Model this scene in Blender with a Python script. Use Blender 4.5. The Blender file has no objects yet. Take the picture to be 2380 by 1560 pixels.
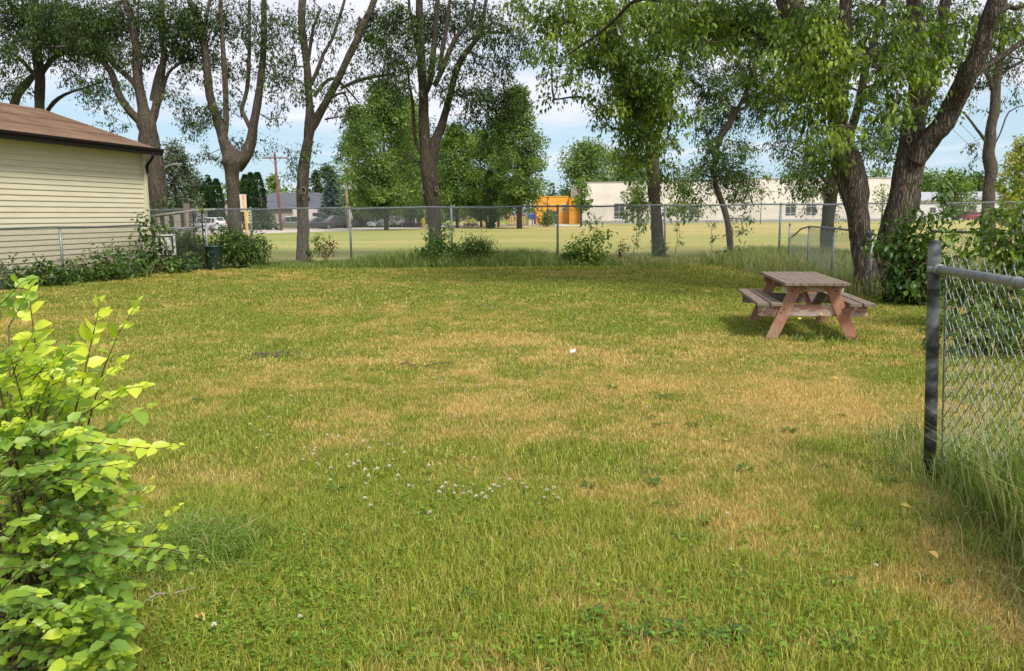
import bpy, math, random
import numpy as np
from mathutils import Vector, Matrix

random.seed(7)
rng = np.random.default_rng(11)
PI = math.pi
SC = bpy.context.scene
COL = SC.collection

# ---------------------------------------------------------------- camera
FP = 1880.0                 # focal length in units of a 2380 px wide picture
CAMH = 1.55
PITCH = math.radians(8.43); ROLL = math.radians(0.5)
Fv = np.array([0, math.cos(PITCH), -math.sin(PITCH)])
U0 = np.array([0, math.sin(PITCH), math.cos(PITCH)]); R0 = np.array([1.0, 0, 0])
Rv = math.cos(ROLL)*R0 - math.sin(ROLL)*U0
Uv = math.sin(ROLL)*R0 + math.cos(ROLL)*U0
cam_d = bpy.data.cameras.new('camera'); cam = bpy.data.objects.new('camera', cam_d); COL.objects.link(cam)
M = Matrix.Identity(4)
for i in range(3):
    M[i][0] = Rv[i]; M[i][1] = Uv[i]; M[i][2] = -Fv[i]
M[2][3] = CAMH
cam.matrix_world = M
cam_d.sensor_width = 36; cam_d.lens = 36*FP/2380
cam_d.clip_start = 0.05; cam_d.clip_end = 3000
SC.camera = cam

# ---------------------------------------------------------------- light
SUN_EL, SUN_AZ = 50.0, 148.0       # azimuth measured from +Y (ahead) towards +X
w = bpy.data.worlds.new("World"); SC.world = w; w.use_nodes = True
nt = w.node_tree; nt.nodes.clear()
def N(nt, t, **k):
    n = nt.nodes.new(t)
    for a, b in k.items():
        if a == 'inp':
            for i, v in b.items(): n.inputs[i].default_value = v
        else: setattr(n, a, b)
    return n
out = N(nt, 'ShaderNodeOutputWorld'); bg = N(nt, 'ShaderNodeBackground', inp={'Strength': 0.1})
sky = N(nt, 'ShaderNodeTexSky', sky_type='NISHITA'); sky.sun_disc = False
sky.sun_elevation = math.radians(SUN_EL); sky.sun_rotation = math.radians(SUN_AZ)
sky.air_density = 1.0; sky.dust_density = 1.2; sky.ozone_density = 1.2
tc = N(nt, 'ShaderNodeTexCoord')
sep = N(nt, 'ShaderNodeSeparateXYZ'); nt.links.new(tc.outputs['Generated'], sep.inputs[0])
zc = N(nt, 'ShaderNodeMath', operation='MAXIMUM', inp={1: 0.0}); nt.links.new(sep.outputs['Z'], zc.inputs[0])
za = N(nt, 'ShaderNodeMath', operation='ADD', inp={1: 0.10}); nt.links.new(zc.outputs[0], za.inputs[0])
dx = N(nt, 'ShaderNodeMath', operation='DIVIDE'); dy = N(nt, 'ShaderNodeMath', operation='DIVIDE')
nt.links.new(sep.outputs['X'], dx.inputs[0]); nt.links.new(za.outputs[0], dx.inputs[1])
nt.links.new(sep.outputs['Y'], dy.inputs[0]); nt.links.new(za.outputs[0], dy.inputs[1])
cb = N(nt, 'ShaderNodeCombineXYZ', inp={'Z': 3.7}); nt.links.new(dx.outputs[0], cb.inputs[0]); nt.links.new(dy.outputs[0], cb.inputs[1])
nz = N(nt, 'ShaderNodeTexNoise', inp={'Scale': 0.75, 'Detail': 7.0, 'Roughness': 0.55, 'Distortion': 0.35}); nt.links.new(cb.outputs[0], nz.inputs['Vector'])
# more cloud higher up, a clear pale band low down
el = N(nt, 'ShaderNodeMapRange', inp={'From Min': 0.07, 'From Max': 0.17, 'To Min': -0.09, 'To Max': 0.17}); nt.links.new(sep.outputs['Z'], el.inputs['Value'])
ad = N(nt, 'ShaderNodeMath', operation='ADD'); nt.links.new(nz.outputs['Fac'], ad.inputs[0]); nt.links.new(el.outputs[0], ad.inputs[1])
cr = N(nt, 'ShaderNodeMapRange', inp={'From Min': 0.44, 'From Max': 0.62}); nt.links.new(ad.outputs[0], cr.inputs['Value'])
nz2 = N(nt, 'ShaderNodeTexNoise', inp={'Scale': 2.2, 'Detail': 5.0}); nt.links.new(cb.outputs[0], nz2.inputs['Vector'])
ccol = N(nt, 'ShaderNodeMix', data_type='RGBA'); ccol.inputs[6].default_value = (5.4, 5.6, 6.6, 1); ccol.inputs[7].default_value = (8.2, 8.2, 8.7, 1)
nt.links.new(nz2.outputs['Fac'], ccol.inputs[0])
skm = N(nt, 'ShaderNodeMix', data_type='RGBA', blend_type='MIX'); skm.inputs[0].default_value = 0.72
skm.inputs[7].default_value = (4.3, 5.9, 7.2, 1)
nt.links.new(sky.outputs[0], skm.inputs[6])
mx = N(nt, 'ShaderNodeMix', data_type='RGBA'); nt.links.new(cr.outputs[0], mx.inputs[0]); nt.links.new(skm.outputs[2], mx.inputs[6]); nt.links.new(ccol.outputs[2], mx.inputs[7])
nt.links.new(mx.outputs[2], bg.inputs['Color']); nt.links.new(bg.outputs[0], out.inputs[0])
sd = bpy.data.lights.new('sun', 'SUN'); sd.energy = 3.4; sd.angle = math.radians(14); sd.color = (1, 0.94, 0.84)
so = bpy.data.objects.new('sun', sd); COL.objects.link(so)
e, a = math.radians(SUN_EL), math.radians(SUN_AZ)
sv = Vector((math.sin(a)*math.cos(e), math.cos(a)*math.cos(e), math.sin(e)))
so.rotation_euler = sv.to_track_quat('Z', 'Y').to_euler(); so.location = sv*60
SC.view_settings.view_transform = 'Standard'; SC.view_settings.look = 'None'; SC.view_settings.gamma = 1; SC.view_settings.exposure = 0.48
SC.view_settings.use_curve_mapping = False
SC.render.engine = 'CYCLES'
SC.cycles.max_bounces = 6; SC.cycles.diffuse_bounces = 3; SC.cycles.transmission_bounces = 4; SC.cycles.transparent_max_bounces = 8
SC.cycles.use_denoising = True

# ---------------------------------------------------------------- helpers
def ray(px, py): return Fv + Rv*(px-1190)/FP + Uv*(780-py)/FP
def at(px, py, Y):
    r = ray(px, py); t = Y/r[1]; return np.array([r[0]*t, Y, CAMH + r[2]*t])
def gnd(px, py, z=0.0):
    r = ray(px, py); t = (z-CAMH)/r[2]; return np.array([r[0]*t, r[1]*t, z])
def xat(px, Y): return at(px, 500, Y)[0]
def mpp(Y): return Y/FP          # metres per picture unit at depth Y

def tag(o, label=None, cat=None, group=None, kind=None):
    if label: o['label'] = label
    if cat: o['category'] = cat
    if group: o['group'] = group
    if kind: o['kind'] = kind
    return o
def empty(name, loc=(0, 0, 0), rz=0.0):
    o = bpy.data.objects.new(name, None); COL.objects.link(o); o.location = loc; o.rotation_euler = (0, 0, rz); o.empty_display_size = 0.1
    return o
def link(name, me, mat, parent=None):
    o = bpy.data.objects.new(name, me); COL.objects.link(o)
    if mat is not None: me.materials.append(mat)
    if parent is not None: o.parent = parent
    return o
def copy_tree(o, parent=None):
    c = o.copy(); COL.objects.link(c)
    if parent is not None: c.parent = parent
    for ch in list(o.children): copy_tree(ch, c)
    return c

class MB:
    def __init__(s): s.v = []; s.f = []
    def add(s, vs, fs):
        n = len(s.v); s.v += [tuple(map(float, v)) for v in vs]; s.f += [tuple(n+i for i in f) for f in fs]; return s
    def box(s, c, d, rot=None, bev=0.0):
        """c centre, d full size; a small chamfer keeps edges from being razor sharp"""
        hx, hy, hz = d[0]/2, d[1]/2, d[2]/2
        if bev <= 0:
            vs = [(x, y, z) for x in (-hx, hx) for y in (-hy, hy) for z in (-hz, hz)]
            fs = [(0, 1, 3, 2), (4, 6, 7, 5), (0, 4, 5, 1), (2, 3, 7, 6), (0, 2, 6, 4), (1, 5, 7, 3)]
        else:
            b = min(bev, hx*.9, hy*.9, hz*.9); vs = []; idx = {}
            for i, sx in enumerate((-1, 1)):
                for j, sy in enumerate((-1, 1)):
                    for k, sz in enumerate((-1, 1)):
                        for m in range(3):
                            p = [sx*(hx-b), sy*(hy-b), sz*(hz-b)]; p[m] = (sx*hx, sy*hy, sz*hz)[m]
                            idx[(i, j, k, m)] = len(vs); vs.append(tuple(p))
            q = idx; fs = []
            for m in range(3):
                o1, o2 = [t for t in range(3) if t != m]
                for sgn in (0, 1):
                    f = []
                    for a_, b_ in ((0, 0), (1, 0), (1, 1), (0, 1)):
                        key = [0, 0, 0]; key[m] = sgn; key[o1] = a_; key[o2] = b_; f.append(q[(key[0], key[1], key[2], m)])
                    fs.append(tuple(f))
            for m in range(3):
                o1, o2 = [t for t in range(3) if t != m]
                for a_ in (0, 1):
                    for b_ in (0, 1):
                        k0 = [0, 0, 0]; k1 = [0, 0, 0]; k0[o1] = k1[o1] = a_; k0[o2] = k1[o2] = b_; k1[m] = 1
                        fs.append((q[(*k0, o1)], q[(*k1, o1)], q[(*k1, o2)], q[(*k0, o2)]))
            for i in (0, 1):
                for j in (0, 1):
                    for k in (0, 1): fs.append((q[(i, j, k, 0)], q[(i, j, k, 1)], q[(i, j, k, 2)]))
        c = Vector(c)
        if rot is not None: vs = [rot @ Vector(v) for v in vs]
        return s.add([Vector(v)+c for v in vs], fs)
    def beam(s, a, b, w_, h_, up=(0, 0, 1), bev=0.0):
        a = Vector(a); b = Vector(b); d = (b-a); L = d.length; x = d.normalized(); u = Vector(up)
        y = u.cross(x)
        if y.length < 1e-4: y = Vector((0, 1, 0)).cross(x)
        y.normalize(); z = x.cross(y)
        R = Matrix((x, y, z)).transposed()
        return s.box((a+b)/2, (L, w_, h_), R, bev)
    def tube(s, pts, rad, n=8, cap=True, jit=0.0, closed=False):
        pts = [Vector(p) for p in pts]
        if not hasattr(rad, '__len__'): rad = [rad]*len(pts)
        base = len(s.v); prev = None; m = len(pts)
        for i, p in enumerate(pts):
            if closed: t = pts[(i+1) % m]-pts[i-1]
            else: t = pts[min(i+1, m-1)]-pts[max(i-1, 0)]
            t.normalize()
            if prev is None:
                q = Vector((1, 0, 0)) if abs(t.x) < .8 else Vector((0, 1, 0))
                prev = (q-t*q.dot(t)).normalized()
            else: prev = (prev-t*prev.dot(t)).normalized()
            bb = t.cross(prev)
            for k in range(n):
                a_ = 2*PI*k/n; r = rad[i]*(1+(random.uniform(-jit, jit) if jit else 0))
                s.v.append(tuple(p+(prev*math.cos(a_)+bb*math.sin(a_))*r))
        for i in range(m if closed else m-1):
            for k in range(n):
                a0 = base+i*n; a1 = base+((i+1) % m)*n
                s.f.append((a0+k, a0+(k+1) % n, a1+(k+1) % n, a1+k))
        if cap and not closed:
            s.f.append(tuple(base+k for k in range(n))[::-1]); s.f.append(tuple(base+(m-1)*n+k for k in range(n)))
        return s
    def lathe(s, c, prof, n=16, axis='z'):
        base = len(s.v)
        for r, z in prof:
            for k in range(n):
                a_ = 2*PI*k/n; x, y = r*math.cos(a_), r*math.sin(a_)
                p = (x, y, z) if axis == 'z' else ((z, x, y) if axis == 'x' else (x, z, y))
                s.v.append((p[0]+c[0], p[1]+c[1], p[2]+c[2]))
        m = len(prof)
        for i in range(m-1):
            for k in range(n): s.f.append((base+i*n+k, base+i*n+(k+1) % n, base+(i+1)*n+(k+1) % n, base+(i+1)*n+k))
        s.f.append(tuple(base+k for k in range(n))[::-1]); s.f.append(tuple(base+(m-1)*n+k for k in range(n)))
        return s
    def prism(s, poly, vec):
        n = len(poly); v = Vector(vec)
        vs = [Vector(p) for p in poly]+[Vector(p)+v for p in poly]
        fs = [tuple(range(n))[::-1], tuple(range(n, 2*n))]+[(i, (i+1) % n, n+(i+1) % n, n+i) for i in range(n)]
        return s.add(vs, fs)
    def build(s, name, mat, parent=None, smooth=False):
        me = bpy.data.meshes.new(name); me.from_pydata(s.v, [], s.f)
        bmesh_fix(me)
        if smooth: me.polygons.foreach_set('use_smooth', [True]*len(me.polygons))
        me.update(); return link(name, me, mat, parent)
import bmesh
def bmesh_fix(me):
    b = bmesh.new(); b.from_mesh(me); bmesh.ops.recalc_face_normals(b, faces=b.faces[:]); b.to_mesh(me); b.free()

def np_mesh(name, V, faces, mat, parent=None, attrs=None, smooth=False):
    """faces: list of int arrays (M,k). attrs: {name: per-vertex floats}"""
    me = bpy.data.meshes.new(name)
    V = np.asarray(V, np.float32); me.vertices.add(len(V)); me.vertices.foreach_set('co', V.ravel())
    loops = np.concatenate([f.ravel() for f in faces]).astype(np.int32)
    sizes = np.concatenate([np.full(len(f), f.shape[1], np.int32) for f in faces])
    starts = np.concatenate([[0], np.cumsum(sizes)[:-1]]).astype(np.int32)
    me.loops.add(len(loops)); me.loops.foreach_set('vertex_index', loops)
    me.polygons.add(len(sizes)); me.polygons.foreach_set('loop_start', starts)
    me.update(calc_edges=True); me.validate()
    if attrs:
        for k, a_ in attrs.items():
            at_ = me.attributes.new(k, 'FLOAT', 'POINT'); at_.data.foreach_set('value', np.asarray(a_, np.float32))
    if smooth: me.polygons.foreach_set('use_smooth', np.ones(len(me.polygons), bool))
    return link(name, me, mat, parent)

# value noise for placing things
_T = rng.random((64, 64))
def vnoise(x, y, s):
    x = np.asarray(x)*s; y = np.asarray(y)*s; xi = np.floor(x).astype(int); yi = np.floor(y).astype(int)
    fx = x-xi; fy = y-yi; fx = fx*fx*(3-2*fx); fy = fy*fy*(3-2*fy)
    g = lambda i, j: _T[i % 64, j % 64]
    return (g(xi, yi)*(1-fx)+g(xi+1, yi)*fx)*(1-fy)+(g(xi, yi+1)*(1-fx)+g(xi+1, yi+1)*fx)*fy
def fbm(x, y, s): return .5*vnoise(x, y, s)+.3*vnoise(x+9.1, y+3.3, s*2.3)+.2*vnoise(x+4.7, y+8.8, s*5.1)

# ---------------------------------------------------------------- materials
def newmat(name):
    m = bpy.data.materials.new(name); m.use_nodes = True; t = m.node_tree; t.nodes.clear()
    o = N(t, 'ShaderNodeOutputMaterial'); return m, t, o
def ramp(t, fac, stops):
    r = N(t, 'ShaderNodeValToRGB'); e_ = r.color_ramp.elements
    while len(e_) < len(stops): e_.new(0.5)
    for el_, (p, c) in zip(e_, stops): el_.position = p; el_.color = (*c, 1)
    t.links.new(fac, r.inputs[0]); return r.outputs[0]
def principled(name, col, rough=.6, metal=0.0, col2=None, nscale=8.0, stretch=(1, 1, 1), bump=0.0, bscale=30.0, detail=5.0, spec=.4, lo=.35, hi=.65, coat=0.0):
    m, t, o = newmat(name); p = N(t, 'ShaderNodeBsdfPrincipled', inp={'Roughness': rough, 'Metallic': metal, 'Specular IOR Level': spec, 'Coat Weight': coat})
    t.links.new(p.outputs[0], o.inputs[0])
    tcn = N(t, 'ShaderNodeTexCoord'); mp = N(t, 'ShaderNodeMapping', inp={'Scale': stretch}); t.links.new(tcn.outputs['Object'], mp.inputs[0])
    if col2 is None: col2 = tuple(c*.8 for c in col)
    n1 = N(t, 'ShaderNodeTexNoise', inp={'Scale': nscale, 'Detail': detail, 'Roughness': .6}); t.links.new(mp.outputs[0], n1.inputs['Vector'])
    t.links.new(ramp(t, n1.outputs['Fac'], [(lo, col2), (hi, col)]), p.inputs['Base Color'])
    if bump:
        n2 = N(t, 'ShaderNodeTexNoise', inp={'Scale': bscale, 'Detail': 4.0}); t.links.new(mp.outputs[0], n2.inputs['Vector'])
        b = N(t, 'ShaderNodeBump', inp={'Strength': bump, 'Distance': 0.02}); t.links.new(n2.outputs['Fac'], b.inputs['Height']); t.links.new(b.outputs[0], p.inputs['Normal'])
    return m
def leafmat(name, stops, transl=.4, clump=.35, gloss=.022, cs=.9):
    m, t, o = newmat(name)
    at_ = N(t, 'ShaderNodeAttribute', attribute_name='rnd'); tcn = N(t, 'ShaderNodeTexCoord')
    n1 = N(t, 'ShaderNodeTexNoise', inp={'Scale': cs, 'Detail': 2.0}); t.links.new(tcn.outputs['Object'], n1.inputs['Vector'])
    mr = N(t, 'ShaderNodeMapRange', inp={'From Min': .3, 'From Max': .7, 'To Min': -clump, 'To Max': clump}); t.links.new(n1.outputs['Fac'], mr.inputs['Value'])
    s_ = N(t, 'ShaderNodeMath', operation='ADD'); t.links.new(at_.outputs['Fac'], s_.inputs[0]); t.links.new(mr.outputs[0], s_.inputs[1])
    c = ramp(t, s_.outputs[0], stops)
    d = N(t, 'ShaderNodeBsdfDiffuse'); tr = N(t, 'ShaderNodeBsdfTranslucent'); g = N(t, 'ShaderNodeBsdfGlossy', inp={'Roughness': .45})
    g.inputs['Color'].default_value = (.9, .95, .9, 1)
    t.links.new(c, d.inputs['Color'])
    br = N(t, 'ShaderNodeMix', data_type='RGBA', blend_type='MULTIPLY'); br.inputs[0].default_value = 1; br.inputs[7].default_value = (1.35, 1.35, .6, 1)
    t.links.new(c, br.inputs[6]); t.links.new(br.outputs[2], tr.inputs['Color'])
    m1 = N(t, 'ShaderNodeMixShader', inp={0: transl}); t.links.new(d.outputs[0], m1.inputs[1]); t.links.new(tr.outputs[0], m1.inputs[2])
    m2 = N(t, 'ShaderNodeMixShader', inp={0: gloss}); t.links.new(m1.outputs[0], m2.inputs[1]); t.links.new(g.outputs[0], m2.inputs[2])
    t.links.new(m2.outputs[0], o.inputs[0]); return m
def barkmat(name, dark, light, moss=None, furrow=1.0, sc=1.0):
    m, t, o = newmat(name); p = N(t, 'ShaderNodeBsdfPrincipled', inp={'Roughness': .92, 'Specular IOR Level': .15}); t.links.new(p.outputs[0], o.inputs[0])
    tcn = N(t, 'ShaderNodeTexCoord'); mp = N(t, 'ShaderNodeMapping', inp={'Scale': (sc, sc, sc*.13)}); t.links.new(tcn.outputs['Object'], mp.inputs[0])
    nw = N(t, 'ShaderNodeTexNoise', inp={'Scale': 7.0, 'Detail': 3.0}); t.links.new(mp.outputs[0], nw.inputs['Vector'])
    mxv = N(t, 'ShaderNodeMix', data_type='RGBA', blend_type='LINEAR_LIGHT'); mxv.inputs[0].default_value = .16
    t.links.new(mp.outputs[0], mxv.inputs[6]); t.links.new(nw.outputs['Color'], mxv.inputs[7])
    vo = N(t, 'ShaderNodeTexVoronoi', feature='DISTANCE_TO_EDGE', inp={'Scale': 16.0}); t.links.new(mxv.outputs[2], vo.inputs['Vector'])
    n2 = N(t, 'ShaderNodeTexNoise', inp={'Scale': 40.0, 'Detail': 6.0, 'Roughness': .65}); t.links.new(mp.outputs[0], n2.inputs['Vector'])
    mr = N(t, 'ShaderNodeMapRange', inp={'From Min': 0.0, 'From Max': .35}); t.links.new(vo.outputs['Distance'], mr.inputs['Value'])
    h = N(t, 'ShaderNodeMath', operation='MULTIPLY'); t.links.new(mr.outputs[0], h.inputs[0]); t.links.new(n2.outputs['Fac'], h.inputs[1])
    c = ramp(t, h.outputs[0], [(.02, dark), (.5, light)])
    if moss:
        n3 = N(t, 'ShaderNodeTexNoise', inp={'Scale': 1.6, 'Detail': 4.0}); t.links.new(tcn.outputs['Object'], n3.inputs['Vector'])
        mk = N(t, 'ShaderNodeMapRange', inp={'From Min': .5, 'From Max': .68, 'To Max': .6}); t.links.new(n3.outputs['Fac'], mk.inputs['Value'])
        mm = N(t, 'ShaderNodeMix', data_type='RGBA'); mm.inputs[7].default_value = (*moss, 1); t.links.new(mk.outputs[0], mm.inputs[0]); t.links.new(c, mm.inputs[6]); c = mm.outputs[2]
    t.links.new(c, p.inputs['Base Color'])
    b = N(t, 'ShaderNodeBump', inp={'Strength': furrow, 'Distance': .05}); t.links.new(h.outputs[0], b.inputs['Height']); t.links.new(b.outputs[0], p.inputs['Normal'])
    return m

MAT = {}
MAT['bark'] = barkmat('bark_ash', (.05, .04, .033), (.205, .165, .132), (.12, .11, .065), .8, 1.5)
MAT['bark_dark'] = barkmat('bark_dark', (.034, .028, .023), (.145, .115, .09), (.08, .075, .04), .8, 1.5)
MAT['bark_big'] = barkmat('bark_furrowed', (.04, .032, .027), (.23, .185, .145), None, 1.0, 1.25)
MAT['twig'] = principled('twig_wood', (.13, .105, .085), .9, col2=(.07, .055, .045))
MAT['twig_pale'] = principled('dead_twig', (.3, .26, .21), .9, col2=(.2, .17, .13))
MAT['shoot'] = principled('shoot_stem', (.13, .09, .04), .6, col2=(.09, .06, .03))
MAT['leaf_ash'] = leafmat('leaf_ash', [(0, (.02, .045, .014)), (.5, (.045, .09, .022)), (1, (.11, .17, .035))], .3)
MAT['leaf_bright'] = leafmat('leaf_boxelder', [(0, (.035, .08, .014)), (.5, (.12, .20, .026)), (1, (.32, .40, .05))], .4)
MAT['leaf_mid'] = leafmat('leaf_shade', [(0, (.028, .065, .014)), (.5, (.06, .125, .02)), (1, (.14, .22, .032))], .35)
MAT['leaf_far'] = leafmat('leaf_far', [(0, (.06, .11, .03)), (.5, (.125, .205, .048)), (1, (.24, .33, .075))], .4, .4, cs=.45)
MAT['leaf_far_bright'] = leafmat('leaf_far_bright', [(0, (.06, .12, .03)), (.5, (.13, .22, .04)), (1, (.26, .34, .06))], .4, .4, cs=.5)
MAT['leaf_far_dark'] = leafmat('leaf_far_dark', [(0, (.028, .058, .024)), (.5, (.055, .105, .034)), (1, (.11, .165, .05))], .25, .4, cs=.4)
MAT['leaf_blue'] = leafmat('needle_blue', [(0, (.05, .09, .085)), (.5, (.10, .16, .15)), (1, (.2, .28, .26))], .1, .3, cs=.6)
MAT['leaf_spruce'] = leafmat('needle_grey_green', [(0, (.03, .045, .025)), (.5, (.08, .11, .06)), (1, (.18, .21, .12))], .15, .35, cs=.6)
MAT['leaf_cedar'] = leafmat('cedar_scale', [(0, (.012, .032, .012)), (.5, (.028, .07, .02)), (1, (.06, .13, .035))], .15, .3, cs=.9)
MAT['leaf_yellow'] = leafmat('leaf_yellow', [(0, (.10, .13, .02)), (.5, (.26, .29, .04)), (1, (.48, .46, .07))], .4, .4, cs=1.2)
MAT['leaf_red'] = leafmat('leaf_dried_red', [(0, (.03, .01, .008)), (.5, (.09, .03, .02)), (1, (.16, .07, .04))], .2)
MAT['leaf_elm'] = leafmat('leaf_elm', [(0, (.10, .20, .04)), (.45, (.23, .38, .05)), (.75, (.44, .58, .05)), (1, (.64, .70, .07))], .45, .12, .03, cs=3.0)
MAT['leaf_weed'] = leafmat('leaf_weed', [(0, (.03, .075, .015)), (.5, (.075, .15, .025)), (1, (.17, .26, .045))], .35, .3, .025)
MAT['leaf_clover'] = leafmat('leaf_clover', [(0, (.055, .125, .018)), (.5, (.14, .25, .03)), (1, (.26, .38, .05))], .35, .2, .01)
def grassmat(name, g0, g1, g2, dry0, dry1, transl=.35):
    m, t, o = newmat(name)
    ar = N(t, 'ShaderNodeAttribute', attribute_name='rnd'); ad_ = N(t, 'ShaderNodeAttribute', attribute_name='dry')
    c1 = ramp(t, ar.outputs['Fac'], [(0, g0), (.5, g1), (1, g2)]); c2 = ramp(t, ar.outputs['Fac'], [(0, dry0), (1, dry1)])
    mm = N(t, 'ShaderNodeMix', data_type='RGBA'); t.links.new(ad_.outputs['Fac'], mm.inputs[0]); t.links.new(c1, mm.inputs[6]); t.links.new(c2, mm.inputs[7])
    d = N(t, 'ShaderNodeBsdfDiffuse'); tr = N(t, 'ShaderNodeBsdfTranslucent'); t.links.new(mm.outputs[2], d.inputs[0]); t.links.new(mm.outputs[2], tr.inputs[0])
    m1 = N(t, 'ShaderNodeMixShader', inp={0: transl}); t.links.new(d.outputs[0], m1.inputs[1]); t.links.new(tr.outputs[0], m1.inputs[2])
    g = N(t, 'ShaderNodeBsdfGlossy', inp={'Roughness': .5}); m2 = N(t, 'ShaderNodeMixShader', inp={0: .03}); t.links.new(m1.outputs[0], m2.inputs[1]); t.links.new(g.outputs[0], m2.inputs[2])
    t.links.new(m2.outputs[0], o.inputs[0]); return m
MAT['grass'] = grassmat('grass_blade', (.095, .145, .015), (.255, .325, .028), (.48, .50, .06), (.46, .31, .075), (.80, .62, .23))
MAT['longgrass'] = grassmat('long_grass_blade', (.06, .12, .015), (.13, .23, .025), (.25, .36, .045), (.34, .27, .11), (.68, .58, .30))

# ---------------------------------------------------------------- leaves as arrays
def unit(v): return v/np.maximum(np.linalg.norm(v, axis=1, keepdims=True), 1e-9)
def leaf_quads(P, D, Nn, L, W, rnd, droop=.12):
    """a folded pointed leaf of 4 vertices each"""
    n = len(P); D = unit(D); S = unit(np.cross(D, Nn)); Nn = np.cross(S, D)
    L = np.broadcast_to(L, n)[:, None]; W = np.broadcast_to(W, n)[:, None]
    V = np.empty((n, 4, 3)); V[:, 0] = P; V[:, 1] = P+D*L*.42+S*W*.5+Nn*L*.06; V[:, 2] = P+D*L-Nn*L*droop; V[:, 3] = P+D*L*.42-S*W*.5+Nn*L*.06
    F = np.arange(n*4).reshape(n, 4)
    tri = np.concatenate([F[:, [0, 1, 2]], F[:, [0, 2, 3]]])
    return V.reshape(-1, 3), [tri], np.repeat(rnd, 4)
def leaf_fine(P, D, Nn, L, W, rnd, droop=.2):
    """a broad leaf with midrib fold, 8 vertices"""
    n = len(P); D = unit(D); S = unit(np.cross(D, Nn)); Nn = np.cross(S, D)
    L = np.broadcast_to(L, n)[:, None]; W = np.broadcast_to(W, n)[:, None]
    V = np.empty((n, 8, 3))
    def pt(u, s, h): return P+D*L*u+S*W*s+Nn*L*(h-droop*u*u)
    V[:, 0] = pt(0, 0, 0); V[:, 1] = pt(.25, .46, .07); V[:, 2] = pt(.62, .43, .07); V[:, 3] = pt(1, 0, -.03)
    V[:, 4] = pt(.62, -.43, .07); V[:, 5] = pt(.25, -.46, .07); V[:, 6] = pt(.28, 0, 0); V[:, 7] = pt(.64, 0, 0)
    B = (np.arange(n)*8)[:, None]
    q = np.concatenate([B+np.array([[1, 2, 7, 6]]), B+np.array([[6, 7, 4, 5]])])
    t = np.concatenate([B+np.array([[0, 1, 6]]), B+np.array([[0, 6, 5]]), B+np.array([[2, 3, 7]]), B+np.array([[7, 3, 4]])])
    return V.reshape(-1, 3), [q, t], np.repeat(rnd, 8)
def merge(parts):
    Vs, Fq, Ft, R_ = [], [], [], []; o = 0
    for V, Fs, r in parts:
        Vs.append(V); R_.append(r)
        for f in Fs: (Fq if f.shape[1] == 4 else Ft).append(f+o)
        o += len(V)
    F = []
    if Fq: F.append(np.concatenate(Fq))
    if Ft: F.append(np.concatenate(Ft))
    return np.concatenate(Vs), F, np.concatenate(R_)
def randdir(n):
    v = rng.normal(size=(n, 3)); return unit(v)
def tubes_np(A, B, ra, rb, k=4):
    """straight tapered sticks between arrays of points"""
    n = len(A); D = unit(B-A); q = np.where(np.abs(D[:, :1]) < .8, np.array([[1., 0, 0]]), np.array([[0, 1., 0]]))
    u = unit(np.cross(D, q)); v = np.cross(D, u); V = np.empty((n, 2*k, 3))
    ra = np.broadcast_to(ra, n)[:, None]; rb = np.broadcast_to(rb, n)[:, None]
    for i in range(k):
        c, s_ = math.cos(2*PI*i/k), math.sin(2*PI*i/k); off = u*c+v*s_
        V[:, i] = A+off*ra; V[:, k+i] = B+off*rb
    Bs = (np.arange(n)*2*k)[:, None]
    F = np.concatenate([Bs+np.array([[i, (i+1) % k, k+(i+1) % k, k+i]]) for i in range(k)])
    return V.reshape(-1, 3), [F], np.zeros(n*2*k)

def grow(nodes, noder, C):
    """join every clump to the nearest piece already grown; returns parent indices (into nodes+C) and load"""
    n0 = len(nodes); P = np.concatenate([nodes, C]); n = len(C)
    pen = np.linalg.norm
    best = np.full(n, 1e9); par = np.full(n, -1)
    for j in range(0, n0):
        d = pen(C-nodes[j], axis=1); m = d < best; best[m] = d[m]; par[m] = j
    done = np.zeros(n, bool); order = []
    cost = np.zeros(n0+n)
    for _ in range(n):
        b = np.where(done, 1e9, best); i = int(np.argmin(b)); done[i] = True; order.append(i)
        cost[n0+i] = cost[par[i]]+best[i]*.35
        d = pen(C-C[i], axis=1)+cost[n0+i]*.25
        m = (~done) & (d < best); best[m] = d[m]; par[m] = n0+i
    load = np.ones(n0+n)
    for i in reversed(order): load[par[i]] += load[n0+i]
    return P, par, load

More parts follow.
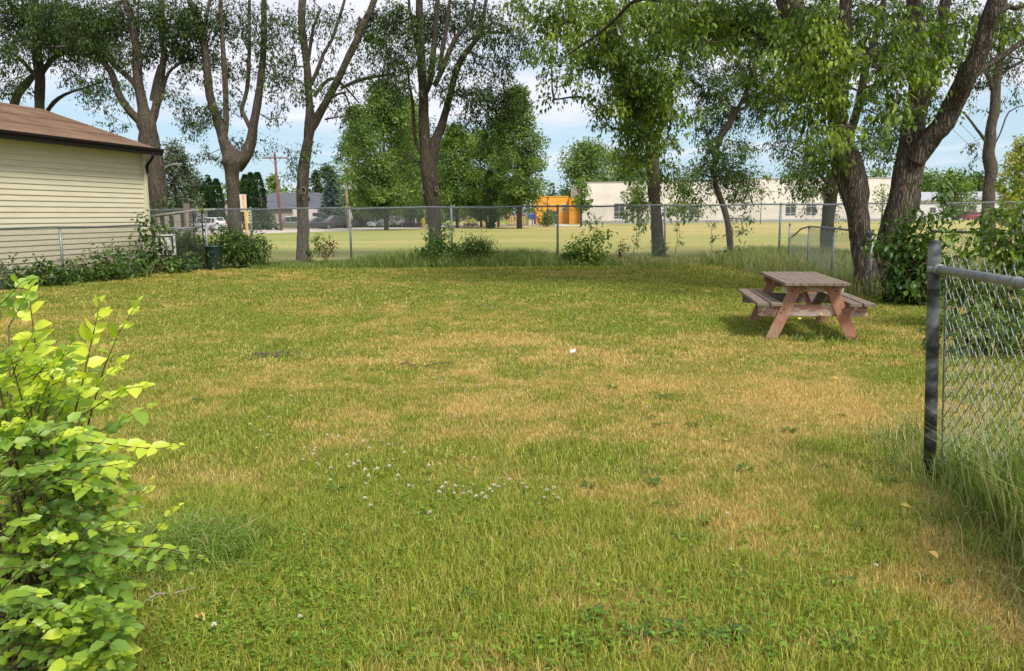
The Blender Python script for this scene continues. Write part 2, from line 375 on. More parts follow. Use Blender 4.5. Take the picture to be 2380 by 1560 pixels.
DENS = 2.6
def leafy(parent, nodes, blobs, leaf, mat, LL=.125, LW=.046, per=16, clump=.30, twigmat=None, rtwig=.0032, fine=False, droop=.55, tname='branches', cname='crown', brightness=None, bare=0.0):
    """blobs: (x,y,z centre, rx, ry, rz, lai) in metres"""
    Cs = []
    for (c, r, lai) in blobs:
        area = PI*r[0]*r[2]; n = max(3, int(DENS*lai*area/(LL*LW*.55)/per))
        d = randdir(n)*np.cbrt(rng.random((n, 1)))*.98; d[:, 2] *= .95
        Cs.append(np.array(c)+d*np.array(r)+rng.normal(scale=.12, size=(n, 3))*min(1, r[0]))
    C = np.concatenate(Cs); C[:, 2] = np.maximum(C[:, 2], .06)
    P, par, load = grow(np.asarray(nodes), None, C); n0 = len(nodes)
    A = P[par]; B = C; r1 = rtwig*np.sqrt(load[par].clip(1, 60)); r2 = rtwig*np.sqrt(load[n0:].clip(1, 60))
    mid = (A+B)/2+rng.normal(scale=.05, size=A.shape)*np.linalg.norm(B-A, axis=1, keepdims=True); mid[:, 2] -= .0
    tp = [tubes_np(A, mid, r2*1.15, r2*1.05, 4), tubes_np(mid, B, r2*1.05, r2*.8, 4)]
    if bare > 0:
        k = rng.random(len(B)) < bare; Bb = B[k]; 
        for _ in range(3):
            E = Bb+randdir(len(Bb))*clump*1.7*np.array([1, 1, .6])+np.array([0, 0, -.12])
            tp.append(tubes_np(Bb, E, .004, .0015, 3))
    V, F, _r = merge(tp); np_mesh(tname, V, F, twigmat or MAT['twig'], parent)
    # leaves
    n = len(C); idx = np.repeat(np.arange(n), per)
    tdir = unit(unit(B-A)*.6+randdir(n)*.9+np.array([0, 0, -droop*.5]))[idx]
    u = rng.random(len(idx)); sub = randdir(len(idx))
    td2 = unit(tdir+sub*.55)
    pos = C[idx]+td2*(u[:, None]*clump*1.5)+randdir(len(idx))*clump*.16
    ld = unit(td2*.7+randdir(len(idx))*.75+np.array([0, 0, -droop]))
    nn = unit(randdir(len(idx))*.55+np.array([0, 0, 1.0]))
    cr_ = rng.normal(.45, .16, n)[idx]+rng.normal(0, .13, len(idx))
    s_ = rng.uniform(.65, 1.25, len(idx))
    fn = leaf_fine if fine else leaf_quads
    V, F, R_ = fn(pos, ld, nn, LL*s_, LW*s_*rng.uniform(.8, 1.2, len(idx)), cr_.clip(0, 1))
    V[:, 2] = np.maximum(V[:, 2], .01)
    return np_mesh(cname, V, F, mat, parent, {'rnd': R_}, smooth=fine)

# ---------------------------------------------------------------- limbs of traced trees
def limb_pts(pl, extend=0.0, tiptaper=.25):
    """pl: (px,py,depth,width) in picture units -> smooth points and radii"""
    P = [at(a_, b_, c_) for a_, b_, c_, d_ in pl]; R_ = [d_*mpp(c_)/2 for a_, b_, c_, d_ in pl]
    if extend > 0:
        d = P[-1]-P[-2]; d = d/np.linalg.norm(d); d = d*.8+np.array([0, 0, .35]); d /= np.linalg.norm(d)
        P.append(P[-1]+d*extend*.55+np.array([.15, .1, 0])); R_.append(R_[-1]*.62)
        P.append(P[-1]+d*extend*.45-np.array([.2, 0, 0])); R_.append(R_[-2]*tiptaper)
    P = np.array(P); R_ = np.array(R_)
    # Catmull-Rom
    outp, outr = [], []
    for i in range(len(P)-1):
        p0 = P[max(i-1, 0)]; p1 = P[i]; p2 = P[i+1]; p3 = P[min(i+2, len(P)-1)]
        L = np.linalg.norm(p2-p1); k = max(2, int(L/.22))
        for j in range(k):
            t = j/k
            outp.append(.5*((2*p1)+(-p0+p2)*t+(2*p0-5*p1+4*p2-p3)*t*t+(-p0+3*p1-3*p2+p3)*t**3)); outr.append(R_[i]*(1-t)+R_[i+1]*t)
    outp.append(P[-1]); outr.append(R_[-1]); return np.array(outp), np.array(outr)
def limb_mesh(limbs, n=14, rough=.13, seed=0):
    Vs, Fs = [], []; o = 0; r_ = np.random.default_rng(seed); nodes = []
    for P, R_ in limbs:
        m = len(P); T = np.gradient(P, axis=0); T = unit(T); u = np.array([1., 0, 0]); fr = []
        lump = r_.normal(0, rough, (m, n)); ph = r_.random(n)*6
        for _ in range(2): lump = (lump+np.roll(lump, 1, 1)*.6+np.roll(lump, 1, 0)*.8)/2.0
        ridge = .045*np.sin(np.arange(n)*2.6+ph)+.0
        V = np.empty((m, n, 3))
        for i in range(m):
            u = u-T[i]*u.dot(T[i]); u /= np.linalg.norm(u); v = np.cross(T[i], u)
            for k in range(n):
                a_ = 2*PI*k/n; V[i, k] = P[i]+(u*math.cos(a_)+v*math.sin(a_))*R_[i]*(1+lump[i, k]+ridge[k])
        I = np.arange(m*n).reshape(m, n)+o
        F = np.stack([I[:-1], np.roll(I, -1, 1)[:-1], np.roll(I, -1, 1)[1:], I[1:]], -1).reshape(-1, 4)
        Vs.append(V.reshape(-1, 3)); Fs.append(F)
        o += m*n
        nodes.append(P[::2])
    return np.concatenate(Vs), [np.concatenate(Fs)], np.concatenate(nodes)
def knot(parent, px, py, Y, r, toward=None):
    """healed round scar where a limb was cut"""
    c = at(px, py, Y); b = MB()
    d = np.array([0, CAMH, CAMH])*0+np.array([-c[0], -c[1], 0]); d = d/np.linalg.norm(d); q = Vector(d)
    x = q.cross(Vector((0, 0, 1))).normalized(); z = Vector((0, 0, 1)); pts = [Vector(c)+x*math.cos(t)*r*.8+z*math.sin(t)*r*1.1 for t in np.linspace(0, 2*PI, 14, endpoint=False)]
    b.tube(pts, r*.26, 6, closed=True)
    o2 = b.build('knot', MAT['knot'], parent, True)
    b = MB(); b.add([Vector(c)-q*.01]+[Vector(p_)-q*.012 for p_ in pts], [(0, i+1, (i+1) % len(pts)+1) for i in range(len(pts))]); h_ = b.build('knot_hole', MAT['black_trim0'], o2); return o2
MAT['knot'] = principled('knot_callus', (.25, .205, .16), .9, col2=(.13, .105, .08), bump=.4, nscale=14)
MAT['black_trim0'] = principled('knot_dark', (.05, .035, .03), .9)

def traced_tree(name, label, limbs, blobs, leafm, bark='bark', LL=.125, LW=.046, n=14, clump=.27, group=None, ext=4.0, flare=1.6, per=16, cat='tree', minz=1.2, knots=(), extra=None, droop=.55, seed=0, fine=False, bare=.25, rtwig=.0034, sides=None):
    L = []
    for i, pl in enumerate(limbs):
        top = pl[-1][1] < 12
        P, R_ = limb_pts(pl, ext if top else 0)
        if i == 0:
            z = P[:, 2]; z0 = z[0]; h = np.clip(1-(z-z0)/.7, 0, 1); R_ = R_*(1+(flare-1)*h*h)
        L.append((P, R_))
    base = L[0][0][0].copy(); root = empty(name, (0, 0, 0)); tag(root, label, cat, group)
    V, F, nodes = limb_mesh(L, n, seed=seed)
    root.location = (float(base[0]), float(base[1]), 0); off = np.array([base[0], base[1], 0])
    np_mesh('trunk', V-off, F, MAT[bark], root, smooth=True)
    bl = []
    for b in blobs:
        px, py, Y, rx, ry, lai = b[:6]; c = at(px, py, Y); k = mpp(Y); bl.append((c-off, (rx*k, max(.7, min(rx, 90)*k), ry*k), lai))
    tips = [P[-1] for P, R_ in L]
    if extra: bl += [(np.array(c)-off, r, lai) for c, r, lai in extra]
    for P, R_ in L:
        if R_[-1] < .09 and P[-1][2] > 9: bl.append((P[-1]-off, (1.7, 1.7, 2.0), .55))
    nodes = nodes[nodes[:, 2] > minz]-off
    leafy(root, nodes, bl, None, MAT[leafm], LL, LW, per, clump, droop=droop, fine=fine, bare=bare, rtwig=rtwig)
    for kx, ky, kY, kr in knots:
        o = knot(root, kx, ky, kY, kr); o.location = (-float(off[0]), -float(off[1]), 0)
    return root

# ================================================================ ground
LZ = .012
DRY = [(1330, 800, 330, 40, .55), (1200, 870, 260, 60, .55), (1050, 980, 300, 50, .35), (1750, 960, 330, 70, .75), (1900, 900, 200, 60, .6), (1560, 1010, 260, 60, .45),
       (1450, 860, 160, 50, .5), (2050, 1000, 160, 110, .6), (2120, 1180, 120, 110, .6), (1640, 790, 140, 30, .35), (840, 790, 330, 60, .2), (900, 900, 200, 50, .35),
       (2300, 1400, 130, 160, .8), (1180, 1130, 90, 60, .25), (1900, 1300, 260, 150, .28), (1400, 1480, 220, 80, .22), (1700, 1150, 300, 60, .35), (300, 640, 250, 14, .45), (800, 635, 260, 10, .2), (2100, 1480, 200, 120, .3)]
GREEN = [(700, 1250, 420, 220, .55), (560, 1480, 420, 160, .6), (560, 980, 240, 60, .25), (700, 826, 130, 20, .8), (1000, 1180, 250, 60, .4), (1500, 700, 380, 50, .25), (1900, 800, 230, 40, .35), (420, 850, 160, 60, .2), (1300, 660, 700, 24, .2)]
def _pp(lst):
    o = []
    for px, py, rx, ry, am in lst:
        c = gnd(px, py); k = c[1]/FP; y1 = gnd(px, py-ry)[1]; y2 = gnd(px, min(py+ry, 1900))[1]; o.append((c[0], c[1], rx*k, (y1-y2)/2, am))
    return o
DRYW, GREENW = _pp(DRY), _pp(GREEN)
def dryness(x, y):
    d = np.zeros_like(x)+.22
    for cx, cy, rx, ry, am in DRYW: d += am*np.exp(-(((x-cx)/rx)**2+((y-cy)/ry)**2)*1.1)
    for cx, cy, rx, ry, am in GREENW: d -= am*np.exp(-(((x-cx)/rx)**2+((y-cy)/ry)**2)*1.1)
    n = .7*fbm(x, y, .8)+.75*fbm(x+30, y+11, 2.6)+.5*fbm(x+13, y+41, 7.7)
    return np.clip(.09+.58*d+(n-.975)*1.7-.10*np.clip((7-y)/3, 0, 1)*np.clip((1.2-x)/2, 0, 1)-.10*np.clip((y-11)/8, 0, 1), 0, 1)
def groundmat(name, g0, g1, dry0, dry1, soil, fine=60.0, stripes=0.0):
    m, t, o = newmat(name); p = N(t, 'ShaderNodeBsdfPrincipled', inp={'Roughness': .95, 'Specular IOR Level': .1}); t.links.new(p.outputs[0], o.inputs[0])
    tcn = N(t, 'ShaderNodeTexCoord'); ad_ = N(t, 'ShaderNodeAttribute', attribute_name='dry')
    n1 = N(t, 'ShaderNodeTexNoise', inp={'Scale': fine, 'Detail': 6.0, 'Roughness': .7}); t.links.new(tcn.outputs['Object'], n1.inputs['Vector'])
    n2 = N(t, 'ShaderNodeTexNoise', inp={'Scale': 3.0, 'Detail': 5.0}); t.links.new(tcn.outputs['Object'], n2.inputs['Vector'])
    cg = ramp(t, n1.outputs['Fac'], [(.3, g0), (.7, g1)]); cd = ramp(t, n1.outputs['Fac'], [(.3, dry0), (.7, dry1)])
    mm = N(t, 'ShaderNodeMix', data_type='RGBA'); t.links.new(ad_.outputs['Fac'], mm.inputs[0]); t.links.new(cg, mm.inputs[6]); t.links.new(cd, mm.inputs[7])
    sm = N(t, 'ShaderNodeMapRange', inp={'From Min': .6, 'From Max': .72, 'To Max': .7}); t.links.new(n2.outputs['Fac'], sm.inputs['Value'])
    ms = N(t, 'ShaderNodeMix', data_type='RGBA'); ms.inputs[7].default_value = (*soil, 1); t.links.new(sm.outputs[0], ms.inputs[0]); t.links.new(mm.outputs[2], ms.inputs[6])
    t.links.new(ms.outputs[2], p.inputs['Base Color'])
    b = N(t, 'ShaderNodeBump', inp={'Strength': .8, 'Distance': .03}); t.links.new(n1.outputs['Fac'], b.inputs['Height']); t.links.new(b.outputs[0], p.inputs['Normal'])
    return m
def grid_sheet(name, x0, x1, y0, y1, nx, ny, z, mat, fn, dz=0.0):
    X, Y = np.meshgrid(np.linspace(x0, x1, nx), np.linspace(y0, y1, ny)); x = X.ravel(); y = Y.ravel()
    V = np.stack([x, y, np.full_like(x, z)+dz*(fbm(x, y, 1.3)-.5)], 1); I = np.arange(nx*ny).reshape(ny, nx)
    F = np.stack([I[:-1, :-1], I[:-1, 1:], I[1:, 1:], I[1:, :-1]], -1).reshape(-1, 4)
    return np_mesh(name, V, [F], mat, None, {'dry': fn(x, y)}, smooth=True)
def field_dry(x, y):
    d = .38+.5*(fbm(x*.35, y, .16)-.5)*2+.25*(fbm(x, y, .9)-.5)
    d += .32*np.exp(-((y-95)/26)**2)*np.clip((x+12)/18, 0, 1) + .16*np.clip((x+4)/12, 0, 1) - .22*np.clip((-x-8)/10, 0, 1)
    d += .10*np.sin(y*.9+.08*x)
    return np.clip(d, 0, 1)
MAT['lawn_soil'] = groundmat('lawn_ground', (.07, .09, .015), (.20, .235, .035), (.25, .18, .06), (.48, .36, .13), (.12, .085, .055), 70)
MAT['field'] = groundmat('field_ground', (.17, .215, .045), (.27, .32, .07), (.38, .31, .11), (.54, .43, .18), (.26, .27, .07), 6.0)
gr = grid_sheet('ground', -900, 900, -60, 1700, 3, 3, -.02, MAT['field'], lambda x, y: np.full_like(x, .3)); tag(gr, 'open ground reaching the horizon', kind='structure')
fl = grid_sheet('field', -95, 110, 25.5, 190, 206, 330, -.008, MAT['field'], field_dry); tag(fl, 'mown school field beyond the wire fence', kind='structure')
lw = grid_sheet('lawn', -16, 17, -3, 26.6, 260, 240, 0.0, MAT['lawn_soil'], dryness, .02); tag(lw, 'patchy green and dry back yard lawn', kind='structure')

# ---------------------------------------------------------------- grass blades
def blades(x, y, h, wd, lean, rnd, dry, z=0.0, bend=.5):
    n = len(x); a_ = rng.uniform(0, 2*PI, n); la = rng.uniform(0, 2*PI, n)
    S = np.stack([np.cos(a_), np.sin(a_), np.zeros(n)], 1)*(wd/2)[:, None]; Ld = np.stack([np.cos(la), np.sin(la), np.zeros(n)], 1)
    P = np.stack([x, y, np.full(n, z)], 1); V = np.empty((n, 5, 3)); up = np.array([0, 0, 1.])
    V[:, 0] = P-S; V[:, 1] = P+S; m = P+up*(h*.6)[:, None]+Ld*(h*lean*.3)[:, None]
    V[:, 2] = m+S*.75; V[:, 3] = m-S*.75; V[:, 4] = P+up*(h*(1-.25*lean))[:, None]+Ld*(h*lean)[:, None]
    I = np.arange(n*5).reshape(n, 5)
    return V.reshape(-1, 3), [I[:, [0, 1, 2, 3]], I[:, [3, 2, 4]]], np.repeat(rnd, 5), np.repeat(dry, 5)
def blade_obj(name, sets, mat, parent=None):
    V = np.concatenate([s[0] for s in sets]); R_ = np.concatenate([s[2] for s in sets]); D = np.concatenate([s[3] for s in sets]); Q, T = [], []; o = 0
    for s in sets: Q.append(s[1][0]+o); T.append(s[1][1]+o); o += len(s[0])
    return np_mesh(name, V, [np.concatenate(Q), np.concatenate(T)], mat, parent, {'rnd': R_, 'dry': D})
def fencex_right(y):   # side fence of the yard: x as a function of depth
    return np.interp(y, [2, 5, 14, 17.3, 20.8, 26], [2.7, 3.6, 6.9, xat(1940, 17.3), xat(1882, 20.8), xat(1837, 26)])
def fencex_left(y): return np.interp(y, [2, 18, 23.5, 24.5, 26.5], [-13.2, -11.2, -10.3, -9.0, -8.6])
sets = []
for y0, y1, dens, hh, ww in ((2.1, 4.6, 14000, .037, .0034), (4.6, 8, 6000, .035, .0052), (8, 14, 2100, .036, .0098), (14, 20, 800, .042, .017), (20, 26, 520, .045, .024)):
    A = .70*(y1*y1-y0*y0)+1.2*(y1-y0); n = int(A*dens); y = np.sqrt(rng.random(n)*(y1*y1-y0*y0)+y0*y0); x = rng.uniform(-1, 1, n)*(.70*y+.6)
    k = (x > fencex_left(y)-.3) & (x < np.where(y < 14, .68*y+.6, fencex_right(y)+.2)); x, y = x[k], y[k]
    cl = fbm(x, y, 4.5); k = rng.random(len(x)) < (.45+.9*cl); x, y = x[k], y[k]; n = len(x)
    d = dryness(x, y); lush = np.clip(1-d*1.5, 0, 1)*np.clip((7-y)/4, 0, 1)
    h = hh*rng.uniform(.5, 1.25, n)*(.75+.6*fbm(x+5, y, 2.2))*(1+.5*lush); dr = np.clip(d*1.0+(fbm(x+3, y+8, 7.0)-.5)*1.3+rng.normal(-.12, .2, n), 0, 1); dr = np.where(rng.random(n) < d*.45+.13, np.clip(dr+.55, 0, 1), dr)
    sets.append(blades(x, y, h, ww*rng.uniform(.6, 1.2, n), rng.uniform(.15, .95, n), np.clip(rng.normal(.47+.16*lush-.12*np.clip((y-8)/8, 0, 1), .22, n), 0, 1), dr))  # towards the back, tree shade put into blade colour; grass also greener there
tag(blade_obj('grass', sets, MAT['grass']), 'short mown lawn grass, green with straw-coloured patches', kind='stuff')

# long unmown grass along the fences, in patches
def tall(n, fx, fy, hf, wd, dryb, z=0.0):
    x = fx(n); y = fy(n, x); h = hf(x, y)*rng.uniform(.5, 1.15, n)
    return blades(x, y, h, np.full(n, wd)*rng.uniform(.6, 1.3, n), rng.uniform(.15, .9, n), np.clip(rng.normal(.45, .25, n), 0, 1), np.where(rng.random(n) < dryb(x, y), rng.uniform(.5, 1, n), rng.uniform(0, .2, n)), z)
TG = []
def hback(x, y):
    base = .16+.14*fbm(x, y, .6)
    for px, wpx, am in ((900, 90, .22), (1200, 130, .30), (1000, 90, .2), (1760, 100, .22), (1480, 60, .06), (1900, 120, .3)):
        base = base+am*np.exp(-((x-xat(px, 26))/(wpx*mpp(26)))**2)
    return base*np.where(x < xat(820, 26), .75, 1)
for nn_, w_, ya, yb in ((26000, .013, 24.5, 26.6), (9000, .016, 26.4, 28.5)):
    TG.append(tall(nn_, lambda n: rng.uniform(xat(600, 26), xat(1990, 26), n), lambda n, x: rng.uniform(ya, yb, n)*1.0+.25*(fbm(x, x*0, .7)-.5), lambda x, y: hback(x, y)*np.clip((y-24.1)/.9, .25, 1), w_, lambda x, y: .06+.2*(fbm(x, y, .5) > .58)+.35*(x > xat(1420, 26))*(x < xat(1620, 26))))
# right of the side fence and round the corner
TG.append(tall(16000, lambda n: rng.uniform(6.2, 11.5, n), lambda n, x: rng.uniform(14.5, 26, n), lambda x, y: .42+.25*fbm(x, y, .7)+0*x, .011, lambda x, y: .38+0*x))
# skirt of the near right fence
def ynear(n, x): return np.clip(rng.uniform(2.2, 6.2, n), 2.1, 9)
tag(blade_obj('long_grass', TG, MAT['longgrass']), 'unmown long grass growing along the back fence', kind='stuff')
fxn = lambda yy: np.interp(yy, [2.3, 4.7, 7.5], [2.02, 2.5, 3.1])
n = 1500; yy = 2.3+2.4*rng.random(n)**.9; xx = fxn(yy)+np.abs(rng.normal(0, .20, n))+.0
cl_ = np.interp(yy, [2.3, 3.0, 3.9, 4.7], [1.0, 1.15, .8, .35])
S1 = blades(xx, yy, rng.uniform(.28, .85, n)*cl_, rng.uniform(.005, .011, n), rng.uniform(.15, .75, n), np.clip(rng.normal(.7, .2, n), 0, 1), np.where(rng.random(n) < .12, rng.uniform(.7, 1, n), rng.uniform(0, .12, n)))
n = 3000; yy = 2.3+3.2*rng.random(n); xx = fxn(yy)+rng.normal(.1, .16, n)
S1b = blades(xx, yy, rng.uniform(.08, .28, n), rng.uniform(.003, .006, n), rng.uniform(.3, 1.2, n), np.clip(rng.normal(.5, .2, n), 0, 1), np.where(rng.random(n) < .3, rng.uniform(.5, 1, n), rng.uniform(0, .15, n)))
n = 46; yy = rng.uniform(2.6, 5.6, n); xx = fxn(yy)+rng.uniform(.02, .5, n)
S1c = blades(xx, yy, rng.uniform(.6, 1.1, n), rng.uniform(.004, .006, n), rng.uniform(.1, .4, n), rng.uniform(.7, 1, n), np.full(n, 1.0))
n = 6000; yy = rng.uniform(2.2, 5.0, n); xx = np.interp(yy, [2.3, 4.7, 7.5], [1.86, 2.42, 3.1])+rng.normal(0, .16, n)
S2 = blades(xx, yy, rng.uniform(.015, .05, n), rng.uniform(.0025, .0045, n), rng.uniform(1.2, 3.0, n), rng.random(n)*.7, rng.uniform(.5, 1, n))
tag(blade_obj('tall_grass', [S1, S1b, S1c, S2], MAT['longgrass']), 'tall green grass growing through the near chain-link fence', kind='stuff')
# long grass under the leafy shrub at the left
n = 3000; c = gnd(480, 1290); xx = c[0]+rng.normal(-.12, .18, n); yy = c[1]+rng.normal(0, .17, n)
S3 = blades(xx, yy, rng.uniform(.06, .17, n), rng.uniform(.004, .007, n), rng.uniform(.8, 1.8, n), np.clip(rng.normal(.65, .2, n), 0, 1), np.where(rng.random(n) < .07, .8, .0))
tag(blade_obj('grass_tuft', [S3], MAT['longgrass']), 'flattened tuft of long grass beside the leafy shrub', kind='stuff')

# clover and small weed leaves in the green part of the lawn
def clover_leaves():
    P = []
    for px, py, rx, ry, n in ((620, 1340, 330, 190, 2000), (1000, 1170, 260, 60, 900), (560, 1500, 380, 110, 1100), (1450, 1480, 350, 90, 500), (700, 826, 120, 12, 500), (1900, 1380, 300, 130, 260), (480, 1010, 200, 60, 500)):
        u = rng.normal(0, .55, (n, 2)); q = np.array([gnd(px+a_*rx, min(py+b_*ry, 1640)) for a_, b_ in u]); P.append(q)
    P = np.concatenate(P); P[:, 2] = rng.uniform(.012, .05, len(P)); parts = []
    a0 = rng.uniform(0, 2*PI, len(P))
    for k in range(3):
        a_ = a0+k*2*PI/3; D = np.stack([np.cos(a_), np.sin(a_), np.full(len(P), .12)], 1); s_ = rng.uniform(.007, .013, len(P))
        parts.append(leaf_quads(P, D, np.tile([0, 0, 1.], (len(P), 1))+randdir(len(P))*.15, s_, s_*1.05, np.clip(rng.normal(.5, .25, len(P)), 0, 1), .05))
    return merge(parts)
def broad():
    n = 2600; px = rng.uniform(380, 2300, n); py = 960+600*rng.random(n)**.7; q = np.array([gnd(a_, b_) for a_, b_ in zip(px, py)]); q[:, 2] = rng.uniform(.012, .04, n); k_ = fbm(q[:, 0], q[:, 1], 2.0) > .47; q = q[k_]; n = len(q)
    a_ = rng.uniform(0, 2*PI, n); return leaf_fine(q, np.stack([np.cos(a_), np.sin(a_), rng.uniform(.1, .9, n)], 1), np.tile([0, -.2, 1.], (n, 1))+randdir(n)*.3, rng.uniform(.016, .04, n), rng.uniform(.010, .020, n), np.clip(rng.normal(.5, .22, n), 0, 1), .3)
V, F, R_ = broad(); tag(np_mesh('weed_leaves', V, F, MAT['leaf_clover'], None, {'rnd': R_}), 'small broad weed leaves mixed through the near lawn', kind='stuff')
V, F, R_ = clover_leaves(); tag(np_mesh('clover_leaves', V, F, MAT['leaf_clover'], None, {'rnd': R_}), 'low clover patch in the greener lawn', kind='stuff')

# ---------------------------------------------------------------- road, path
MAT['road'] = principled('road_gravel', (.62, .53, .47), .95, col2=(.48, .42, .38), nscale=1.2, bump=.2, bscale=12)
MAT['concrete'] = principled('concrete', (.62, .58, .52), .9, col2=(.5, .46, .42), nscale=2.0)
def sheet(name, pts, z, mat, label):
    b = MB(); b.add([(p[0], p[1], z) for p in pts], [tuple(range(len(pts)))]); o = b.build(name, mat); tag(o, label, kind='structure'); return o
sheet('road', [(-60, 43), (-25, 82), (-11, 109), (-8, 150), (-22, 150), (-16, 123), (-33, 110), (-75, 62)], -.003, MAT['road'], 'pale gravel road with parked cars beside the field')
sheet('path', [(-13, 115), (xat(1255, 121), 121.5), (xat(1255, 123), 124), (-14, 118)], 0.001, MAT['concrete'], 'narrow concrete path along the playground')
sheet('pavement', [(xat(1272, 119), 119), (xat(1352, 112), 112), (xat(1420, 116), 116), (xat(1340, 125), 125), (xat(1300, 140), 140), (xat(1283, 140), 140)], .001, MAT['concrete'], 'curved concrete walk leading to the orange entrance')
V_ = [(xat(1040, 122), 124.5), (xat(1262, 122), 124.5), (xat(1262, 150), 148), (xat(1040, 150), 148)]
MAT['woodchip'] = principled('woodchip', (.34, .24, .17), .95, col2=(.22, .15, .1), nscale=3)
sheet('playground_ground', V_, .001, MAT['woodchip'], 'brown wood chip ground of the playground')

# ================================================================ garage
GP0 = at(327, 355, 24.0); GP1 = at(0, 320, 19.2)
gd = np.array([GP1[0]-GP0[0], GP1[1]-GP0[1]]); gd /= np.linalg.norm(gd)      # towards the camera
gl = np.array([gd[1], -gd[0]]); gl = gl if gl[0] < 0 else -gl                  # away from the yard
GH = float((GP0[2]+GP1[2])/2); GL = 9.5; GW = 7.0
MAT['siding'] = principled('vinyl_siding', (.64, .585, .43), .5, col2=(.58, .53, .385), nscale=1.5, stretch=(1, 1, 6))
MAT['siding_trim'] = principled('siding_trim', (.60, .56, .41), .5)
MAT['gutter'] = principled('gutter_black', (.008, .006, .006), .6, col2=(.010, .008, .008), spec=.2)
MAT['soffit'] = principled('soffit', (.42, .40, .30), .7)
def shinglemat(name, c1, c2, c3):
    m, t, o = newmat(name); p = N(t, 'ShaderNodeBsdfPrincipled', inp={'Roughness': .95, 'Specular IOR Level': .1}); t.links.new(p.outputs[0], o.inputs[0])
    uv = N(t, 'ShaderNodeTexCoord'); mp = N(t, 'ShaderNodeMapping'); t.links.new(uv.outputs['Object'], mp.inputs[0])
    br = N(t, 'ShaderNodeTexBrick', inp={'Scale': 1.0, 'Mortar Size': .016, 'Mortar Smooth': .6, 'Brick Width': 1.9, 'Row Height': .14, 'Color1': (*c1, 1), 'Color2': (*c2, 1), 'Mortar': (*c3, 1), 'Bias': 0.0})
    t.links.new(mp.outputs[0], br.inputs['Vector'])
    n1 = N(t, 'ShaderNodeTexNoise', inp={'Scale': 1.1, 'Detail': 6.0}); t.links.new(uv.outputs['Object'], n1.inputs['Vector'])
    n3 = N(t, 'ShaderNodeTexNoise', inp={'Scale': 120.0, 'Detail': 2.0}); t.links.new(uv.outputs['Object'], n3.inputs['Vector'])
    r1 = ramp(t, n1.outputs['Fac'], [(.3, (.72, .72, .72)), (.7, (1.2, 1.15, 1.1))]); r3 = ramp(t, n3.outputs['Fac'], [(.3, (.75, .75, .75)), (.7, (1.2, 1.2, 1.2))])
    m1 = N(t, 'ShaderNodeMix', data_type='RGBA', blend_type='MULTIPLY'); m1.inputs[0].default_value = 1; t.links.new(br.outputs['Color'], m1.inputs[6]); t.links.new(r1, m1.inputs[7])
    m2 = N(t, 'ShaderNodeMix', data_type='RGBA', blend_type='MULTIPLY'); m2.inputs[0].default_value = 1; t.links.new(m1.outputs[2], m2.inputs[6]); t.links.new(r3, m2.inputs[7])
    t.links.new(m2.outputs[2], p.inputs['Base Color'])
    b = N(t, 'ShaderNodeBump', inp={'Strength': .6, 'Distance': .02}); t.links.new(br.outputs['Fac'], b.inputs['Height']); b.invert = True; t.links.new(b.outputs[0], p.inputs['Normal'])
    return m
MAT['shingle'] = shinglemat('brown_shingle', (.29, .20, .145), (.25, .165, .12), (.11, .07, .05))
gar = empty('garage', (GP0[0], GP0[1], 0)); tag(gar, 'cream vinyl sided garage with brown shingle roof and black gutter', 'garage')
def G3(u, s_, z):    # u: along the wall towards the camera, s_: into the building, z
    return Vector((gd[0]*u+gl[0]*s_, gd[1]*u+gl[1]*s_, z))
# clapboards: each course leans out at its lower edge
b = MB(); cw = .135; nc = int(GH/cw)+1
def courses(b, p0, dirv, L, outv, h0, h1f):
    z = h0; vs = []; prof = []
    while z < h1f-.001:
        z2 = min(z+cw, h1f); prof += [(.024, z), (.024, z+.012), (.006, z2-.010), (.002, z2)]; z = z2
    A = [p0+outv*o_+Vector((0, 0, z_)) for o_, z_ in prof]; B = [v+dirv*L for v in A]; n_ = len(A)
    b.add(A+B, [(i, i+1, n_+i+1, n_+i) for i in range(n_-1)])
dv = Vector((gd[0], gd[1], 0)); lv = Vector((gl[0], gl[1], 0))
courses(b, Vector((0, 0, 0)), dv, GL, -lv, .12, GH)
courses(b, Vector((0, 0, 0)), lv, GW, -dv, .12, GH)
gw = b.build('wall', MAT['siding'], gar)
b = MB(); b.add([G3(0, .0, .0), G3(GL, 0, 0), G3(GL, GW, 0), G3(0, GW, 0), G3(0, 0, GH), G3(GL, 0, GH), G3(GL, GW, GH), G3(0, GW, GH)], [(1, 5, 6, 2), (2, 6, 7, 3), (0, 1, 5, 4), (0, 3, 7, 4)])
b.add([G3(0, 0, GH), G3(0, GW, GH), G3(0, GW/2, GH+1.15), ], [(0, 1, 2)]); b.build('wall_core', MAT['siding'], gar)
b = MB(); b.box(G3(-.03, -.03, GH/2), (.13, .13, GH), Matrix.Rotation(math.atan2(gd[1], gd[0]), 3, 'Z'), .008); b.build('corner_trim', MAT['siding_trim'], gar)
b = MB(); b.box(G3(GL/2, -.005, .06), (GL, .05, .14), Matrix.Rotation(math.atan2(gd[1], gd[0]), 3, 'Z')); b.build('foundation', MAT['concrete'], gar)
OV = .42; PT = .33
def roofz(s_): return GH+.10+(s_+OV)*PT
b = MB(); th = .035
_sl = math.atan(PT)
R_ = Matrix.Rotation(math.atan2(gd[1], gd[0]), 3, 'Z')
